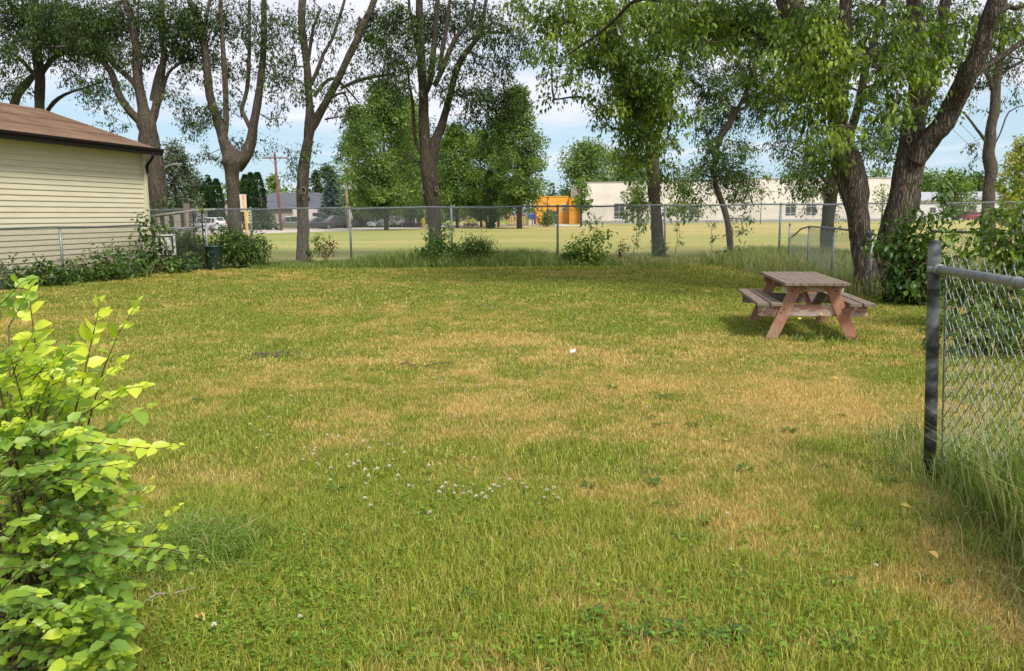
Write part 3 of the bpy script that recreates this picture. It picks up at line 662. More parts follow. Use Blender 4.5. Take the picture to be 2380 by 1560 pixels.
for sg in (0, 1):
    # courses as real overlapping strips
    s_ = -OV; run = GW/2+OV; k = 0; step = .125
    while s_ < GW/2-.001:
        s2 = min(s_+step, GW/2); za, zb = roofz(s_)+.016, roofz(s2)+.002
        f = lambda s0: s0 if sg == 0 else GW-s0
        b.add([G3(-.32, f(s_), za-.014), G3(-.32, f(s_), za), G3(-.32, f(s2), zb), G3(GL+.3, f(s_), za-.014), G3(GL+.3, f(s_), za), G3(GL+.3, f(s2), zb)], [(0, 1, 4, 3), (1, 2, 5, 4)])
        s_ = s2
rf = MB(); rf.v = b.v; rf.f = b.f
ro = rf.build('roof', None, gar)
# shingle colours run across the slope, so the roof mesh gets its own tilted frame
ro.data.materials.append(MAT['shingle'])
inv = R_.inverted()
ro.data.transform(inv.to_4x4()); ro.rotation_euler = (0, 0, math.atan2(gd[1], gd[0]))
b = MB(); b.prism([G3(-.32, -OV, roofz(-OV)-.012), G3(-.32, GW/2, roofz(GW/2)-.012), G3(-.32, GW+OV, roofz(-OV)-.012), G3(-.32, GW+OV, roofz(-OV)-.15), G3(-.32, GW/2, roofz(GW/2)-.15), G3(-.32, -OV, roofz(-OV)-.15)], G3(.03, 0, 0)); b.build('rake_board', MAT['gutter'], gar)
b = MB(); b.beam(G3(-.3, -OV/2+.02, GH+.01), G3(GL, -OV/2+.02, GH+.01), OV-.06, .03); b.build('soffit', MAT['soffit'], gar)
# K-style gutter
b = MB(); prof = [(0, 0), (.015, -.105), (-.075, -.105), (-.085, -.06), (-.12, -.03), (-.12, 0), (-.105, -.004), (-.105, -.028), (-.075, -.05), (-.065, -.092), (.0, -.09)]
b.prism([G3(-.34, -OV+p_, GH+.115+q_*1.75) for p_, q_ in prof], G3(GL+.5, 0, 0)); gu = b.build('gutter', MAT['gutter'], gar)
b = MB(); b.tube([G3(.12, -OV-.06, GH+.0), G3(.12, -OV-.055, GH-.14), G3(.08, -OV+.04, GH-.22), G3(-.02, -.16, GH-.36), G3(-.09, -.10, GH-.47), G3(-.09, -.07, GH-.6)], [.04]*6, 8)
b.build('downspout', MAT['gutter'], gar, True)

# ================================================================ chain-link fences
MAT['galv'] = principled('galvanised_pipe', (.26, .275, .285), .5, .5, col2=(.17, .185, .195), nscale=14)
MAT['galv_dark'] = principled('weathered_pipe', (.24, .28, .29), .6, .4, col2=(.14, .17, .18), nscale=10)
MAT['wire'] = principled('fence_wire', (.24, .26, .25), .5, .6, col2=(.16, .17, .17), nscale=20)
MAT['wire_near'] = principled('fence_wire_near', (.33, .36, .345), .5, .45, col2=(.15, .165, .16), nscale=30)
def pipe(name, pts, r, mat, parent, n=10, sm=True):
    b = MB(); b.tube(pts, r, n); return b.build(name, mat, parent, sm)
def post(parent, x, y, h, r, mat, cap=True):
    b = MB(); b.lathe((x, y, 0), [(r, 0), (r, h)], 12); p = b.build('post', mat, parent, False)
    for f in p.data.polygons: f.use_smooth = len(f.vertices) == 4
    if cap:
        b = MB(); b.lathe((x, y, h), [(r*1.12, -.03), (r*1.12, .01), (r*.8, .035), (r*.3, .05)], 12); b.build('post_cap', mat, p, True)
    return p
def link_mesh(parent, a, c, z0, z1, d, wr, mat, name='wire_mesh', woven=False, k=3, zf=None):
    """diamond wire between ground points a and c. woven: every wire a zigzag hooked to its neighbours"""
    a = np.array(a, float); c = np.array(c, float); L = np.linalg.norm(c-a); u = (c-a)/L; nrm = np.array([-u[1], u[0]])
    H = z1-z0; As, Bs = [], []
    hx = d/2
    if not woven:
        n = int((L+H)/d)+1; s = np.arange(n)*d
        for sg in (1, -1):
            sa = s-H if sg > 0 else s; sb = s if sg > 0 else s-H
            za = np.full(n, z0); zb = np.full(n, z1)
            da = sb-sa; t0 = np.clip(np.where(da > 0, (0-sa)/da, (L-sa)/da), 0, 1); t1 = np.clip(np.where(da > 0, (L-sa)/da, (0-sa)/da), 0, 1)
            k_ = t1-t0 > .01; sa, da, t0, t1, n_ = sa[k_], da[k_], t0[k_], t1[k_], k_.sum()
            for t_, lst in ((t0, As), (t1, Bs)):
                S = sa+da*t_; Z = z0+H*t_
                lst.append(np.stack([a[0]+u[0]*S+nrm[0]*wr*sg, a[1]+u[1]*S+nrm[1]*wr*sg, Z], 1))
    else:
        nw = int(L/hx); nz_ = int(H/hx)
        for i in range(nw):
            q = np.arange((nz_)*4+1)/4.0; ph = q*PI+(0 if i % 2 == 0 else PI); cw_ = np.cos(ph); tri = 1-2*np.abs(((ph/PI) % 2)-1); tri = -tri*-1
            tw_ = .72*(2*np.abs(((ph/PI) % 2)-1)-1)+.28*cw_
            zz = z1-q*hx+.012*rng.normal(); ss = (i+.5)*hx-hx*.52*tw_+rng.normal(0, .002)+.0015*np.sin(q*1.3+i); off = wr*1.2*np.sin(ph+PI/2)
            sag = .012*np.sin(ss*2.1+zz*3)
            P = np.stack([a[0]+u[0]*ss+nrm[0]*(off+sag), a[1]+u[1]*ss+nrm[1]*(off+sag), zz], 1)
            As += [P[:-1]]; Bs += [P[1:]]
            As.append(P[:1]); Bs.append(P[:1]+np.array([[u[0]*.016*(1 if i % 2 else -1), u[1]*.016*(1 if i % 2 else -1), .03]]))
    A = np.concatenate(As); B = np.concatenate(Bs)
    V, F, _ = tubes_np(A, B, wr, wr, k); return np_mesh(name, V, F, mat, parent, smooth=woven)
BY = 26.3; BH = 1.85
bf = empty('chain_link_fence', (0, BY, 0)); tag(bf, 'long grey chain-link fence across the back of the lawn', 'fence')
def rel(o, root):    # place a child built in world coordinates under a root elsewhere
    o.location = tuple(-Vector(root.location)); return o
for px in (345, 583, 813, 1049, 1296, 1546, 1814, 2080, 2378):
    rel(post(bf, xat(px, BY), BY, BH, .036, MAT['galv_dark']), bf)
xs = np.linspace(xat(300, BY), xat(2900, BY), 60)
rel(pipe('top_rail', [(x, BY, BH-.02+.012*math.sin(x*1.7)+.008*math.sin(x*4.1)) for x in xs], .026, MAT['galv_dark'], bf), bf)
rel(link_mesh(bf, (xs[0], BY-.03), (xs[-1], BY-.03), .03, BH+.03, .0635, .0031, MAT['wire']), bf)
b = MB()
for x in np.arange(xs[0], xs[-1], .6): b.tube([(x+.034*math.cos(t)*.3, BY+.034*math.cos(t), BH-.02+.034*math.sin(t)) for t in np.linspace(0, 2*PI, 9, endpoint=False)], .005, 4, closed=True)
rel(b.build('wire_ties', MAT['wire'], bf), bf)
# side fence on the right running towards the camera
sf = empty('chain_link_fence', (xat(1882, 20.8), 20.8, 0)); tag(sf, 'low galvanised side fence with sloping end rail behind the picnic table', 'fence')
SP = [(1837, 23.6, 1.24), (1882, 20.8, 1.2), (1940, 17.3, 1.2), (2030, 14.9, 1.2)]
pts = []
for px, Y, h in SP:
    x = xat(px, Y); rel(post(sf, x, Y, h-.01, .03 if px == 1837 else .026, MAT['galv']), sf); pts.append((x, Y, h))
p0 = at(1840, 551, 23.6); pts2 = [tuple(p0), tuple(at(1848, 545, 22.9)), tuple(at(1862, 532, 21.9)), tuple(at(1882, 526.5, 20.8)), tuple(at(1940, 531, 17.3)), tuple(at(2030, 542, 14.9))]
rel(pipe('top_rail', pts2, .022, MAT['galv'], sf), sf)
for i in range(3): rel(link_mesh(sf, pts[i][:2], pts[i+1][:2], .03, (1.0 if i == 0 else 1.18), .0635, .0015, MAT['wire']), sf)
# rail behind the big tree
rf2 = empty('chain_link_fence', (at(2176, 538, 14.6)[0], 14.6, 0)); tag(rf2, 'dark green pipe rail fence with wire ties right of the big tree', 'fence')
A_ = at(2172, 538, 14.6); B_ = at(2385, 543, 12.6); C_ = B_+(B_-A_)*1.3
rel(pipe('top_rail', [A_, B_, C_], .025, MAT['galv_dark'], rf2), rf2)
b = MB()
for t0 in (0.01, .16, .33, .5, .68, .85):
    c = A_+(B_-A_)*t0; b.tube([(c[0]+.012*math.cos(t), c[1]+.034*math.cos(t), c[2]+.034*math.sin(t)) for t in np.linspace(0, 2*PI, 10, endpoint=False)], .006, 5, closed=True)
rel(b.build('wire_ties', MAT['wire_near'], rf2), rf2)
rel(link_mesh(rf2, A_[:2], C_[:2], .03, A_[2], .08, .0024, MAT['wire']), rf2)
rel(post(rf2, A_[0], A_[1]+.02, A_[2]-.01, .028, MAT['galv_dark']), rf2); rel(post(rf2, C_[0], C_[1]+.03, C_[2], .028, MAT['galv_dark']), rf2)
# left fence before the garage and the sagging rail beyond it
lf = empty('chain_link_fence', (xat(153, 19.8), 19.8, 0)); tag(lf, 'low chain-link fence standing before the cream garage wall', 'fence')
LA = at(-300, 545, 14.6); LB = at(0, 532, 18.0); LC = at(325, 523, 23.2)
for px, Y in ((-190, 16.2), (153, 19.9), (325, 23.2)):
    t = (Y-LB[1])/(LC[1]-LB[1]); x = LB[0]+(LC[0]-LB[0])*t; rel(post(lf, x, Y, 1.36, .03, MAT['galv'], px > 0), lf)
rel(pipe('top_rail', [LB+(LB-LC)*.7, LB, LB+(LC-LB)*.3+np.array([0, 0, .012]), LB+(LC-LB)*.62-np.array([0, 0, .02]), LC], .021, MAT['galv'], lf), lf)
rel(link_mesh(lf, (LB+(LB-LC)*.7)[:2], LC[:2], .03, 1.39, .0635, .0032, MAT['wire']), lf)
lf2 = empty('chain_link_fence', (xat(477, 24.6), 24.6, 0)); tag(lf2, 'sagging bluish pipe rail of an old fence between garage and tree', 'fence')
LD = [at(325, 524, 23.2), at(370, 527.5, 23.6), at(415, 532, 24.0), at(445, 530, 24.3), at(477, 525, 24.6)]
rel(pipe('top_rail', LD, .024, MAT['galv'], lf2), lf2); rel(post(lf2, xat(477, 24.6), 24.6, 1.46, .032, MAT['galv']), lf2)
rel(link_mesh(lf2, LD[0][:2], LD[-1][:2], .03, 1.22, .075, .0022, MAT['wire']), lf2)
# near fence at the right, running towards the camera
NP = gnd(2160, 1112); NR0 = at(2170, 624, NP[1]); NR1 = at(2380, 659, 3.66); ndv = NR1-NR0; NR2 = NR0+ndv*2.3
def sprayed(name):
    m, t, o = newmat(name); p = N(t, 'ShaderNodeBsdfPrincipled', inp={'Roughness': .5, 'Metallic': .25}); t.links.new(p.outputs[0], o.inputs[0])
    tcn = N(t, 'ShaderNodeTexCoord'); mp = N(t, 'ShaderNodeMapping', inp={'Scale': (5, 5, 8.5)}); t.links.new(tcn.outputs['Object'], mp.inputs[0])
    n1 = N(t, 'ShaderNodeTexNoise', inp={'Scale': 1.0, 'Detail': 2.0, 'Roughness': .4}); t.links.new(mp.outputs[0], n1.inputs['Vector'])
    sp = N(t, 'ShaderNodeSeparateXYZ'); t.links.new(tcn.outputs['Object'], sp.inputs[0])
    zr = N(t, 'ShaderNodeMapRange', inp={'From Min': .2, 'From Max': 1.45, 'To Min': -.06, 'To Max': .06}); t.links.new(sp.outputs['Z'], zr.inputs['Value'])
    s_ = N(t, 'ShaderNodeMath', operation='ADD'); t.links.new(n1.outputs['Fac'], s_.inputs[0]); t.links.new(zr.outputs[0], s_.inputs[1])
    n2 = N(t, 'ShaderNodeTexNoise', inp={'Scale': 60.0, 'Detail': 3.0}); t.links.new(tcn.outputs['Object'], n2.inputs['Vector'])
    s2 = N(t, 'ShaderNodeMath', operation='MULTIPLY_ADD', inp={1: .12}); t.links.new(n2.outputs['Fac'], s2.inputs[0]); t.links.new(s_.outputs[0], s2.inputs[2])
    t.links.new(ramp(t, s2.outputs[0], [(.50, (.010, .010, .011)), (.58, (.055, .06, .063)), (.68, (.17, .18, .19))]), p.inputs['Base Color']); return m
MAT['sprayed'] = sprayed('sprayed_steel')
nf = empty('chain_link_fence', (float(NP[0]), float(NP[1]), 0)); tag(nf, 'near chain-link fence ending in a thick black-streaked steel post', 'fence')
b = MB(); r = .034; HP = float(at(2170, 560, NP[1])[2])
prof = [(r, -.05)]+[(r, z) for z in np.linspace(0, HP-.004, 12)]+[(r-.002, HP), (r-.005, HP), (r-.005, HP-.06)]
b.lathe((0, 0, 0), prof, 28); LEAN = .045
b.v = [(x_-LEAN*z_, y_, z_) for x_, y_, z_ in b.v]; po = b.build('post', MAT['sprayed'], nf, True)
b = MB(); zr_ = float(NR0[2]); b.lathe((-LEAN*zr_, 0, zr_), [(r+.001, -.02), (r+.004, -.018), (r+.004, .012), (r+.001, .014)], 28); b.build('post_band', MAT['galv'], nf, True)
off0 = Vector((float(NP[0]), float(NP[1]), 0))
rr = [Vector(NR0)-off0, Vector(NR1)-off0, Vector(NR2)-off0]
st = Vector((-.02, -.045, 0)); rr[0] = Vector((-LEAN*zr_, 0, zr_))+(rr[1]-Vector((-LEAN*zr_, 0, zr_))).normalized()*.05
b = MB(); b.tube(rr, .0235, 18); b.build('top_rail', MAT['galv'], nf, True)
b = MB(); dd = (rr[1]-rr[0]).normalized(); b.tube([rr[0]-dd*.012, rr[0]+dd*.035], .029, 18); b.tube([rr[0]+dd*.8, rr[0]+dd*.83], .027, 18); b.build('rail_end_cup', MAT['galv'], nf, True)
lm = link_mesh(nf, NP[:2]+np.array([.035, -.05]), np.array(NR2[:2])+np.array([.035, 0]), .03, zr_+.03, .088, .0026, MAT['wire_near'], woven=True, k=5)
rel(lm, nf)
_n = len(lm.data.vertices); _a = np.empty(_n*3, np.float32); lm.data.vertices.foreach_get('co', _a); _a = _a.reshape(-1, 3)
_a[:, 0] -= LEAN*_a[:, 2]*np.clip(1-(NP[1]-_a[:, 1])/1.1, 0, 1); lm.data.vertices.foreach_set('co', _a.ravel())
b = MB(); b.beam((.043, -.05, .04), (.043-LEAN*zr_, -.05, zr_-.02), .014, .004); b.build('tension_bar', MAT['galv'], nf)
MAT['white_wire'] = MAT['wire_near']
# leaning posts and pole beyond the fence line at the left

# ================================================================ picnic table
def woodmat(name, paint, bare, amt, grey=None, axis=(1, 1, 1)):
    m, t, o = newmat(name); p = N(t, 'ShaderNodeBsdfPrincipled', inp={'Roughness': .85, 'Specular IOR Level': .2}); t.links.new(p.outputs[0], o.inputs[0])
    tcn = N(t, 'ShaderNodeTexCoord'); mp = N(t, 'ShaderNodeMapping', inp={'Scale': axis}); t.links.new(tcn.outputs['Object'], mp.inputs[0])
    g = N(t, 'ShaderNodeTexNoise', inp={'Scale': 14.0, 'Detail': 8.0, 'Roughness': .7, 'Distortion': .6}); t.links.new(mp.outputs[0], g.inputs['Vector'])
    w_ = N(t, 'ShaderNodeTexNoise', inp={'Scale': 5.0, 'Detail': 7.0, 'Roughness': .65}); t.links.new(mp.outputs[0], w_.inputs['Vector'])
    cb_ = ramp(t, g.outputs['Fac'], [(.3, tuple(c*.55 for c in bare)), (.5, bare), (.7, tuple(min(1, c*1.25) for c in bare))])
    cp = ramp(t, g.outputs['Fac'], [(.3, tuple(c*.8 for c in paint)), (.7, paint)])
    mk = N(t, 'ShaderNodeMapRange', inp={'From Min': amt-.06, 'From Max': amt+.06}); t.links.new(w_.outputs['Fac'], mk.inputs['Value'])
    mm = N(t, 'ShaderNodeMix', data_type='RGBA'); t.links.new(mk.outputs[0], mm.inputs[0]); t.links.new(cp, mm.inputs[6]); t.links.new(cb_, mm.inputs[7])
    t.links.new(mm.outputs[2], p.inputs['Base Color'])
    b = N(t, 'ShaderNodeBump', inp={'Strength': .5, 'Distance': .008}); t.links.new(g.outputs['Fac'], b.inputs['Height']); t.links.new(b.outputs[0], p.inputs['Normal']); return m
MAT['w_top'] = woodmat('weathered_grey_board', (.19, .145, .115), (.20, .165, .135), .5, axis=(6, .6, 3))
MAT['w_end'] = woodmat('board_brown_red', (.20, .10, .075), (.20, .15, .12), .62, axis=(6, .6, 3))
MAT['w_leg'] = woodmat('worn_salmon_leg', (.37, .18, .115), (.33, .225, .16), .50, axis=(5, 3, .9))
MAT['w_leg2'] = woodmat('salmon_leg', (.40, .18, .11), (.32, .205, .145), .58, axis=(5, 3, .9))
MAT['w_beam'] = woodmat('peeling_salmon_beam', (.38, .185, .145), (.50, .385, .34), .49, axis=(1.1, 3, 3))
MAT['w_brace'] = woodmat('red_brown_brace', (.30, .14, .10), (.22, .17, .14), .6, axis=(1.2, 3, 3))
MAT['w_greybeam'] = woodmat('grey_beam', (.20, .17, .15), (.22, .19, .17), .5, axis=(.7, 3, 3))
pt = empty('picnic_table', (3.84, 10.72, 0), math.radians(-8.6)); tag(pt, 'weathered wooden picnic table with worn salmon-red legs on the lawn', 'table')
TT = .715; Lt = 2.0; bw = .0905; BV = .004
for i in range(8):
    x = (i-3.5)*(bw+.004); b = MB(); b.box((x, random.uniform(-.008, .008), TT-.019+random.uniform(-.001, .001)), (bw, Lt+random.uniform(-.006, .006), .038), Matrix.Rotation(random.uniform(-.001, .001), 3, 'Z'), BV)
    b.build('top_board', MAT['w_top'], pt)
for y in (-.76, 0, .76):
    b = MB(); b.box((0.0, y, TT-.0385-.045), (.72, .038, .088), None, BV); b.build('cross_beam', MAT['w_beam' if y < 0 else 'w_brace'], pt)
for sy in (-1, 1):
    b = MB(); b.box((0, sy*.76, .355), (1.29, .038, .142), None, BV); b.build('seat_beam', MAT['w_beam' if sy < 0 else 'w_greybeam'], pt)
    for sx in (-1, 1):
        yl = sy*(.76+.0395); tx, fx_ = sx*.195, sx*.485
        h = .074; b = MB(); b.prism([(tx-h, yl-.019, TT-.039), (tx+h, yl-.019, TT-.039), (fx_+h, yl-.019, 0), (fx_-h, yl-.019, 0)], (0, .038, 0))
        b.build('leg', MAT['w_leg' if sx < 0 else 'w_leg2'], pt)
for sx in (-1, 1):
    for k in (0, 1):
        x = sx*(.62-k*.16); b = MB(); b.box((x, 0, .4265+.0195), (.135, Lt-.04+k*.02, .039), None, BV); b.build('seat_board', MAT['w_top'], pt)
b = MB(); b.beam((.0, -.70, .36), (.0, -.03, .62), .038, .088, bev=BV); b.build('brace', MAT['w_leg2'], pt)
b = MB(); b.beam((.0, .70, .36), (.0, .03, .62), .038, .088, bev=BV); b.build('brace', MAT['w_brace'], pt)
MAT['bolt'] = principled('rusty_bolt', (.12, .09, .07), .6, .6)
for sy in (-1, 1):
    for sx in (-1, 1):
        for xx_, zz_ in ((.225, .64), (.26, .60), (.345, .375), (.38, .33)):
            b = MB(); b.lathe((sx*xx_, sy*(.76+.0595), zz_), [(.011, -.004), (.011, .004), (.006, .007)], 8, 'y'); b.build('bolt', MAT['bolt'], pt)

# ================================================================ vehicles
MAT['glass'] = principled('car_glass', (.03, .04, .045), .08, spec=.8, col2=(.02, .025, .03))
MAT['tyre'] = principled('tyre', (.02, .02, .02), .85); MAT['rim'] = principled('rim', (.45, .46, .48), .35, .8)
MAT['lamp_w'] = principled('head_lamp', (.75, .78, .8), .15, spec=.8); MAT['lamp_r'] = principled('tail_lamp', (.45, .02, .02), .2, spec=.7)
MAT['black_trim'] = principled('black_trim', (.02, .02, .022), .5); MAT['plate'] = principled('number_plate', (.7, .72, .75), .5)
PAINT = {}
def paint(c):
    if c not in PAINT: PAINT[c] = principled('car_paint', c, .28, .15, col2=tuple(x*.93 for x in c), spec=.6, coat=.6)
    return PAINT[c]
def car(name, label, loc, head, L, W, H, kind, col, cat='car', group=None, rack=False):
    """head: world angle of the nose. Local +x is forward"""
    root = empty(name, (loc[0], loc[1], -.002), head); tag(root, label, cat, group); P = paint(col)
    hb = .52*H+.05
    if kind == 'suv': st = [(-.5, .42, .60, .46, .40), (-.47, .58, .74, .50, .42), (-.40, .60, .95, .5, .40), (-.30, .59, .99, .5, .41), (0, .58, 1.0, .5, .42), (.12, .575, .985, .5, .42), (.27, .57, .60, .5, .46), (.40, .54, .56, .49, .44), (.475, .47, .49, .46, .40), (.5, .36, .38, .42, .36)]
    elif kind == 'sedan': st = [(-.5, .46, .50, .46, .40), (-.47, .60, .64, .49, .42), (-.36, .63, .68, .5, .43), (-.20, .62, .97, .5, .38), (-.05, .61, 1.0, .5, .39), (.08, .60, .98, .5, .39), (.25, .59, .63, .5, .44), (.40, .54, .57, .49, .43), (.475, .46, .48, .46, .4), (.5, .36, .38, .42, .36)]
    elif kind == 'pickup': st = [(-.5, .56, .57, .48, .47), (-.49, .60, .605, .5, .48), (-.14, .60, .605, .5, .48), (-.13, .60, .96, .5, .42), (-.05, .60, 1.0, .5, .43), (.08, .60, .99, .5, .43), (.21, .60, .64, .5, .46), (.36, .58, .61, .5, .46), (.47, .55, .57, .49, .45), (.5, .44, .46, .46, .42)]
    else: st = [(-.5, .42, .84, .48, .45), (-.48, .5, .97, .5, .46), (0, .5, 1.0, .5, .46), (.25, .5, .98, .5, .45), (.36, .52, .60, .5, .46), (.46, .47, .5, .48, .44), (.5, .36, .38, .44, .4)]
    zb = .17 if kind != 'pickup' else .24
    V, F, G = [], [], []; side = [lambda s_: s_]
    for x, zbe, zt, wb, wt in st:
        w1 = wb*W*2/2; w2 = wt*W
        V += [(x*L, -w1*.88, zb*H), (x*L, -w1, (zb+.08)*H), (x*L, -w1*1.0, (zbe-.06)*H), (x*L, -w1*.965, zbe*H), (x*L, -w2, zt*H-.03*H*(zt > zbe+.1)), (x*L, -w2*.75, zt*H),
              (x*L, w2*.75, zt*H), (x*L, w2, zt*H-.03*H*(zt > zbe+.1)), (x*L, w1*.965, zbe*H), (x*L, w1, (zbe-.06)*H), (x*L, w1, (zb+.08)*H), (x*L, w1*.88, zb*H)]
    m = len(st)
    for i in range(m-1):
        a0 = i*12; a1 = a0+12; cab0 = st[i][2]-st[i][1] > .2; cab1 = st[i+1][2]-st[i+1][1] > .2
        for k in range(12):
            f = (a0+k, a0+(k+1) % 12, a1+(k+1) % 12, a1+k); F.append(f)
            if k in (3, 7) and (cab0 or cab1): G.append((f, 'side_window' if cab0 and cab1 else None))
        if cab0 != cab1 and kind != 'x': G.append(((a0+5, a0+6, a1+6, a1+5), 'windscreen' if cab0 else 'rear_window'))
    F.append(tuple(range(12))[::-1]); F.append(tuple((m-1)*12+k for k in range(12)))
    b = MB(); b.add(V, F); bo = b.build('body', P, root, False)
    bo.modifiers.new('bevel', 'BEVEL').width = .03; bo.modifiers['bevel'].segments = 2; bo.modifiers['bevel'].limit_method = 'ANGLE'
    wins = {}
    for f, nm in G:
        if nm is None: continue
        q = [Vector(V[i]) for i in f]; c = sum(q, Vector())/4; nrm = (q[1]-q[0]).cross(q[3]-q[0]).normalized(); 
        if nrm.dot(c-Vector((0, 0, H*.4))) < 0: nrm = -nrm
        q = [c+(p_-c)*.86+nrm*.012 for p_ in q]
        b = wins.setdefault((nm, c.y > 0 if nm == 'side_window' else 0, round(c.x, 1)), MB()); b.add(q+[p_-nrm*.02 for p_ in q], [(0, 1, 2, 3), (0, 1, 5, 4), (1, 2, 6, 5), (2, 3, 7, 6), (3, 0, 4, 7)])
    for (nm, _s, _x), b in wins.items(): b.build(nm, MAT['glass'], root)
    wr = .205*H if kind != 'pickup' else .215*H
    for sx in (-.31, .31):
        for sy in (-1, 1):
            b = MB(); b.lathe((sx*L, sy*(W/2-.11), wr), [(wr*.62, -.11), (wr*.96, -.11), (wr, -.08), (wr, .08), (wr*.96, .11), (wr*.62, .11)], 20, 'y'); t = b.build('wheel', MAT['tyre'], root, False)
            b = MB()
            for k in range(5):
                a_ = 2*PI*k/5+.3; b.beam((sx*L, sy*(W/2+.003), wr), (sx*L+math.cos(a_)*wr*.6, sy*(W/2+.003), wr+math.sin(a_)*wr*.6), wr*.2, .02, up=(0, 1, 0))
            b.tube([(sx*L+math.cos(q)*wr*.6, sy*(W/2+.0), wr+math.sin(q)*wr*.6) for q in np.linspace(0, 2*PI, 16, endpoint=False)], wr*.07, 5, closed=True)
            b.build('rim', MAT['rim'], t)
            b = MB(); b.tube([(sx*L+math.cos(q)*wr*1.16, sy*(W/2-.005), wr+math.sin(q)*wr*1.16) for q in np.linspace(-.1, PI+.1, 12)], .03, 5); b.build('wheel_arch', MAT['black_trim'], root)
    x = .485*L
    for sy in (-1, 1):
        b = MB(); b.box((.472*L, sy*W*.36, .455*H+.02), (.10*L*.5, W*.16, .07*H), Matrix.Rotation(sy*-.35, 3, 'Z'), .02); b.build('headlight', MAT['lamp_w'], root)
        b = MB(); b.box((-.482*L, sy*W*.41, .60*H if kind != 'pickup' else .5*H), (.06*L, W*.12, .10*H), Matrix.Rotation(sy*.3, 3, 'Z'), .02); b.build('tail_light', MAT['lamp_r'], root)
        b = MB(); b.box((.19*L, sy*(W/2+.07), .60*H), (.10, .16, .10), None, .03); b.build('mirror', P, root)
    b = MB(); b.box((.495*L, 0, .36*H), (.05, W*.5, .08*H), None, .01); b.build('grille', MAT['black_trim'], root)
    b = MB(); b.box((.5*L, 0, .22*H), (.09, W*.86, .08*H), None, .02); b.box((-.495*L, 0, .26*H), (.09, W*.88, .12*H), None, .02); b.build('bumper', MAT['black_trim'] if kind in ('suv', 'pickup') else P, root)
    b = MB(); b.box((.515*L, 0, .29*H), (.02, .3, .12)); b.box((-.518*L, 0, .42*H), (.02, .3, .12)); b.build('number_plate', MAT['plate'], root)
    if kind == 'pickup':
        b = MB(); b.box((-.31*L, 0, .603*H), (.34*L, W*.84, .02)); b.build('bed_cover', MAT['black_trim'], root)
    if kind == 'suv':
        b = MB(); b.box((-.42*L, 0, .985*H), (.16, W*.7, .04), None, .015); b.build('roof_spoiler', P, root)
    return root
def cp(px, Y): return (xat(px, Y), Y)
WHT, SIL, DRK, OLV, BLK, RED = (.72, .73, .75), (.42, .44, .46), (.03, .035, .05), (.12, .125, .10), (.02, .022, .025), (.30, .02, .03)
car('parked_car', 'white hatchback suv with red tail lights seen from behind at the road', cp(482, 97), math.radians(157), 4.35, 1.8, 1.66, 'suv', WHT)
car('parked_car', 'dark olive grey suv facing the road beside the round shrub', cp(671, 105), math.radians(207), 4.7, 1.86, 1.72, 'suv', OLV)
car('parked_car', 'dark blue hatchback parked between the trunk and the pickup', cp(735, 109), math.radians(210), 4.4, 1.8, 1.5, 'sedan', DRK)
car('pickup_truck', 'black pickup truck parked next to the fence post with its nose out', cp(780, 113), math.radians(213), 5.5, 2.0, 1.85, 'pickup', BLK, 'pickup truck')
lb = ['white car parked first in the row, partly behind the slim tree trunk', 'white car just right of the slim tree trunk', 'silver people carrier with a large windscreen in the parked row', 'grey car with dark bumper in the middle of the parked row', 'pale red-tinged white car near the end of the parked row', 'white van-like car at the far right end of the parked row']
for i, (px, Y, c_, k_, hh) in enumerate(((888, 121, WHT, 'sedan', 1.5), (908, 124, WHT, 'suv', 1.6), (919, 128, SIL, 'suv', 1.75), (934, 131, (.28, .29, .31), 'suv', 1.65), (944, 134, (.62, .55, .55), 'suv', 1.6), (953, 138, WHT, 'van', 1.95))):
    car('parked_car', lb[i], cp(px, Y), math.radians(225), 4.4, 1.8, hh, k_, c_, 'car', 'row of cars parked in the distance')
car('parked_car', 'dark red car parked before the white building, seen through leaves', cp(2247, 150), math.radians(200), 4.4, 1.8, 1.6, 'suv', RED, 'car')
car('parked_car', 'red car parked at the tree trunk on the right, front towards the lawn', cp(2275, 152), math.radians(250), 4.4, 1.8, 1.5, 'sedan', (.34, .03, .04), 'car')
# white camper behind the pickup
MAT['white_paint'] = principled('white_paint', (.74, .70, .70), .5, col2=(.66, .62, .62)); MAT['pink_white'] = principled('aged_white', (.66, .58, .57), .6)
cam_ = empty('camper_trailer', (*cp(748, 119), 0), math.radians(15)); tag(cam_, 'long white camper trailer parked behind the dark cars', 'camper')
b = MB(); b.prism([(-4.1, -1.2, .7), (4.0, -1.2, .7), (4.35, -1.2, 1.3), (4.1, -1.2, 2.5), (3.3, -1.2, 2.95), (-4.1, -1.2, 2.95)], (0, 2.4, 0)); o = b.build('body', MAT['pink_white'], cam_)
o.modifiers.new('b', 'BEVEL').width = .12
b = MB()
for x in (-2.8, -.9, 2.2): b.box((x, -1.21, 1.95), (.9, .03, .5))
b.build('window', MAT['glass'], cam_); b = MB(); b.box((.7, -1.21, 1.65), (.65, .04, 1.7), None, .01); b.build('door', MAT['white_paint'], cam_)
b = MB(); b.lathe((-.6, -1.1, .35), [(.2, -.1), (.35, -.1), (.35, .1), (.2, .1)], 16, 'y'); b.lathe((-1.4, -1.1, .35), [(.2, -.1), (.35, -.1), (.35, .1), (.2, .1)], 16, 'y'); b.build('wheel', MAT['tyre'], cam_)

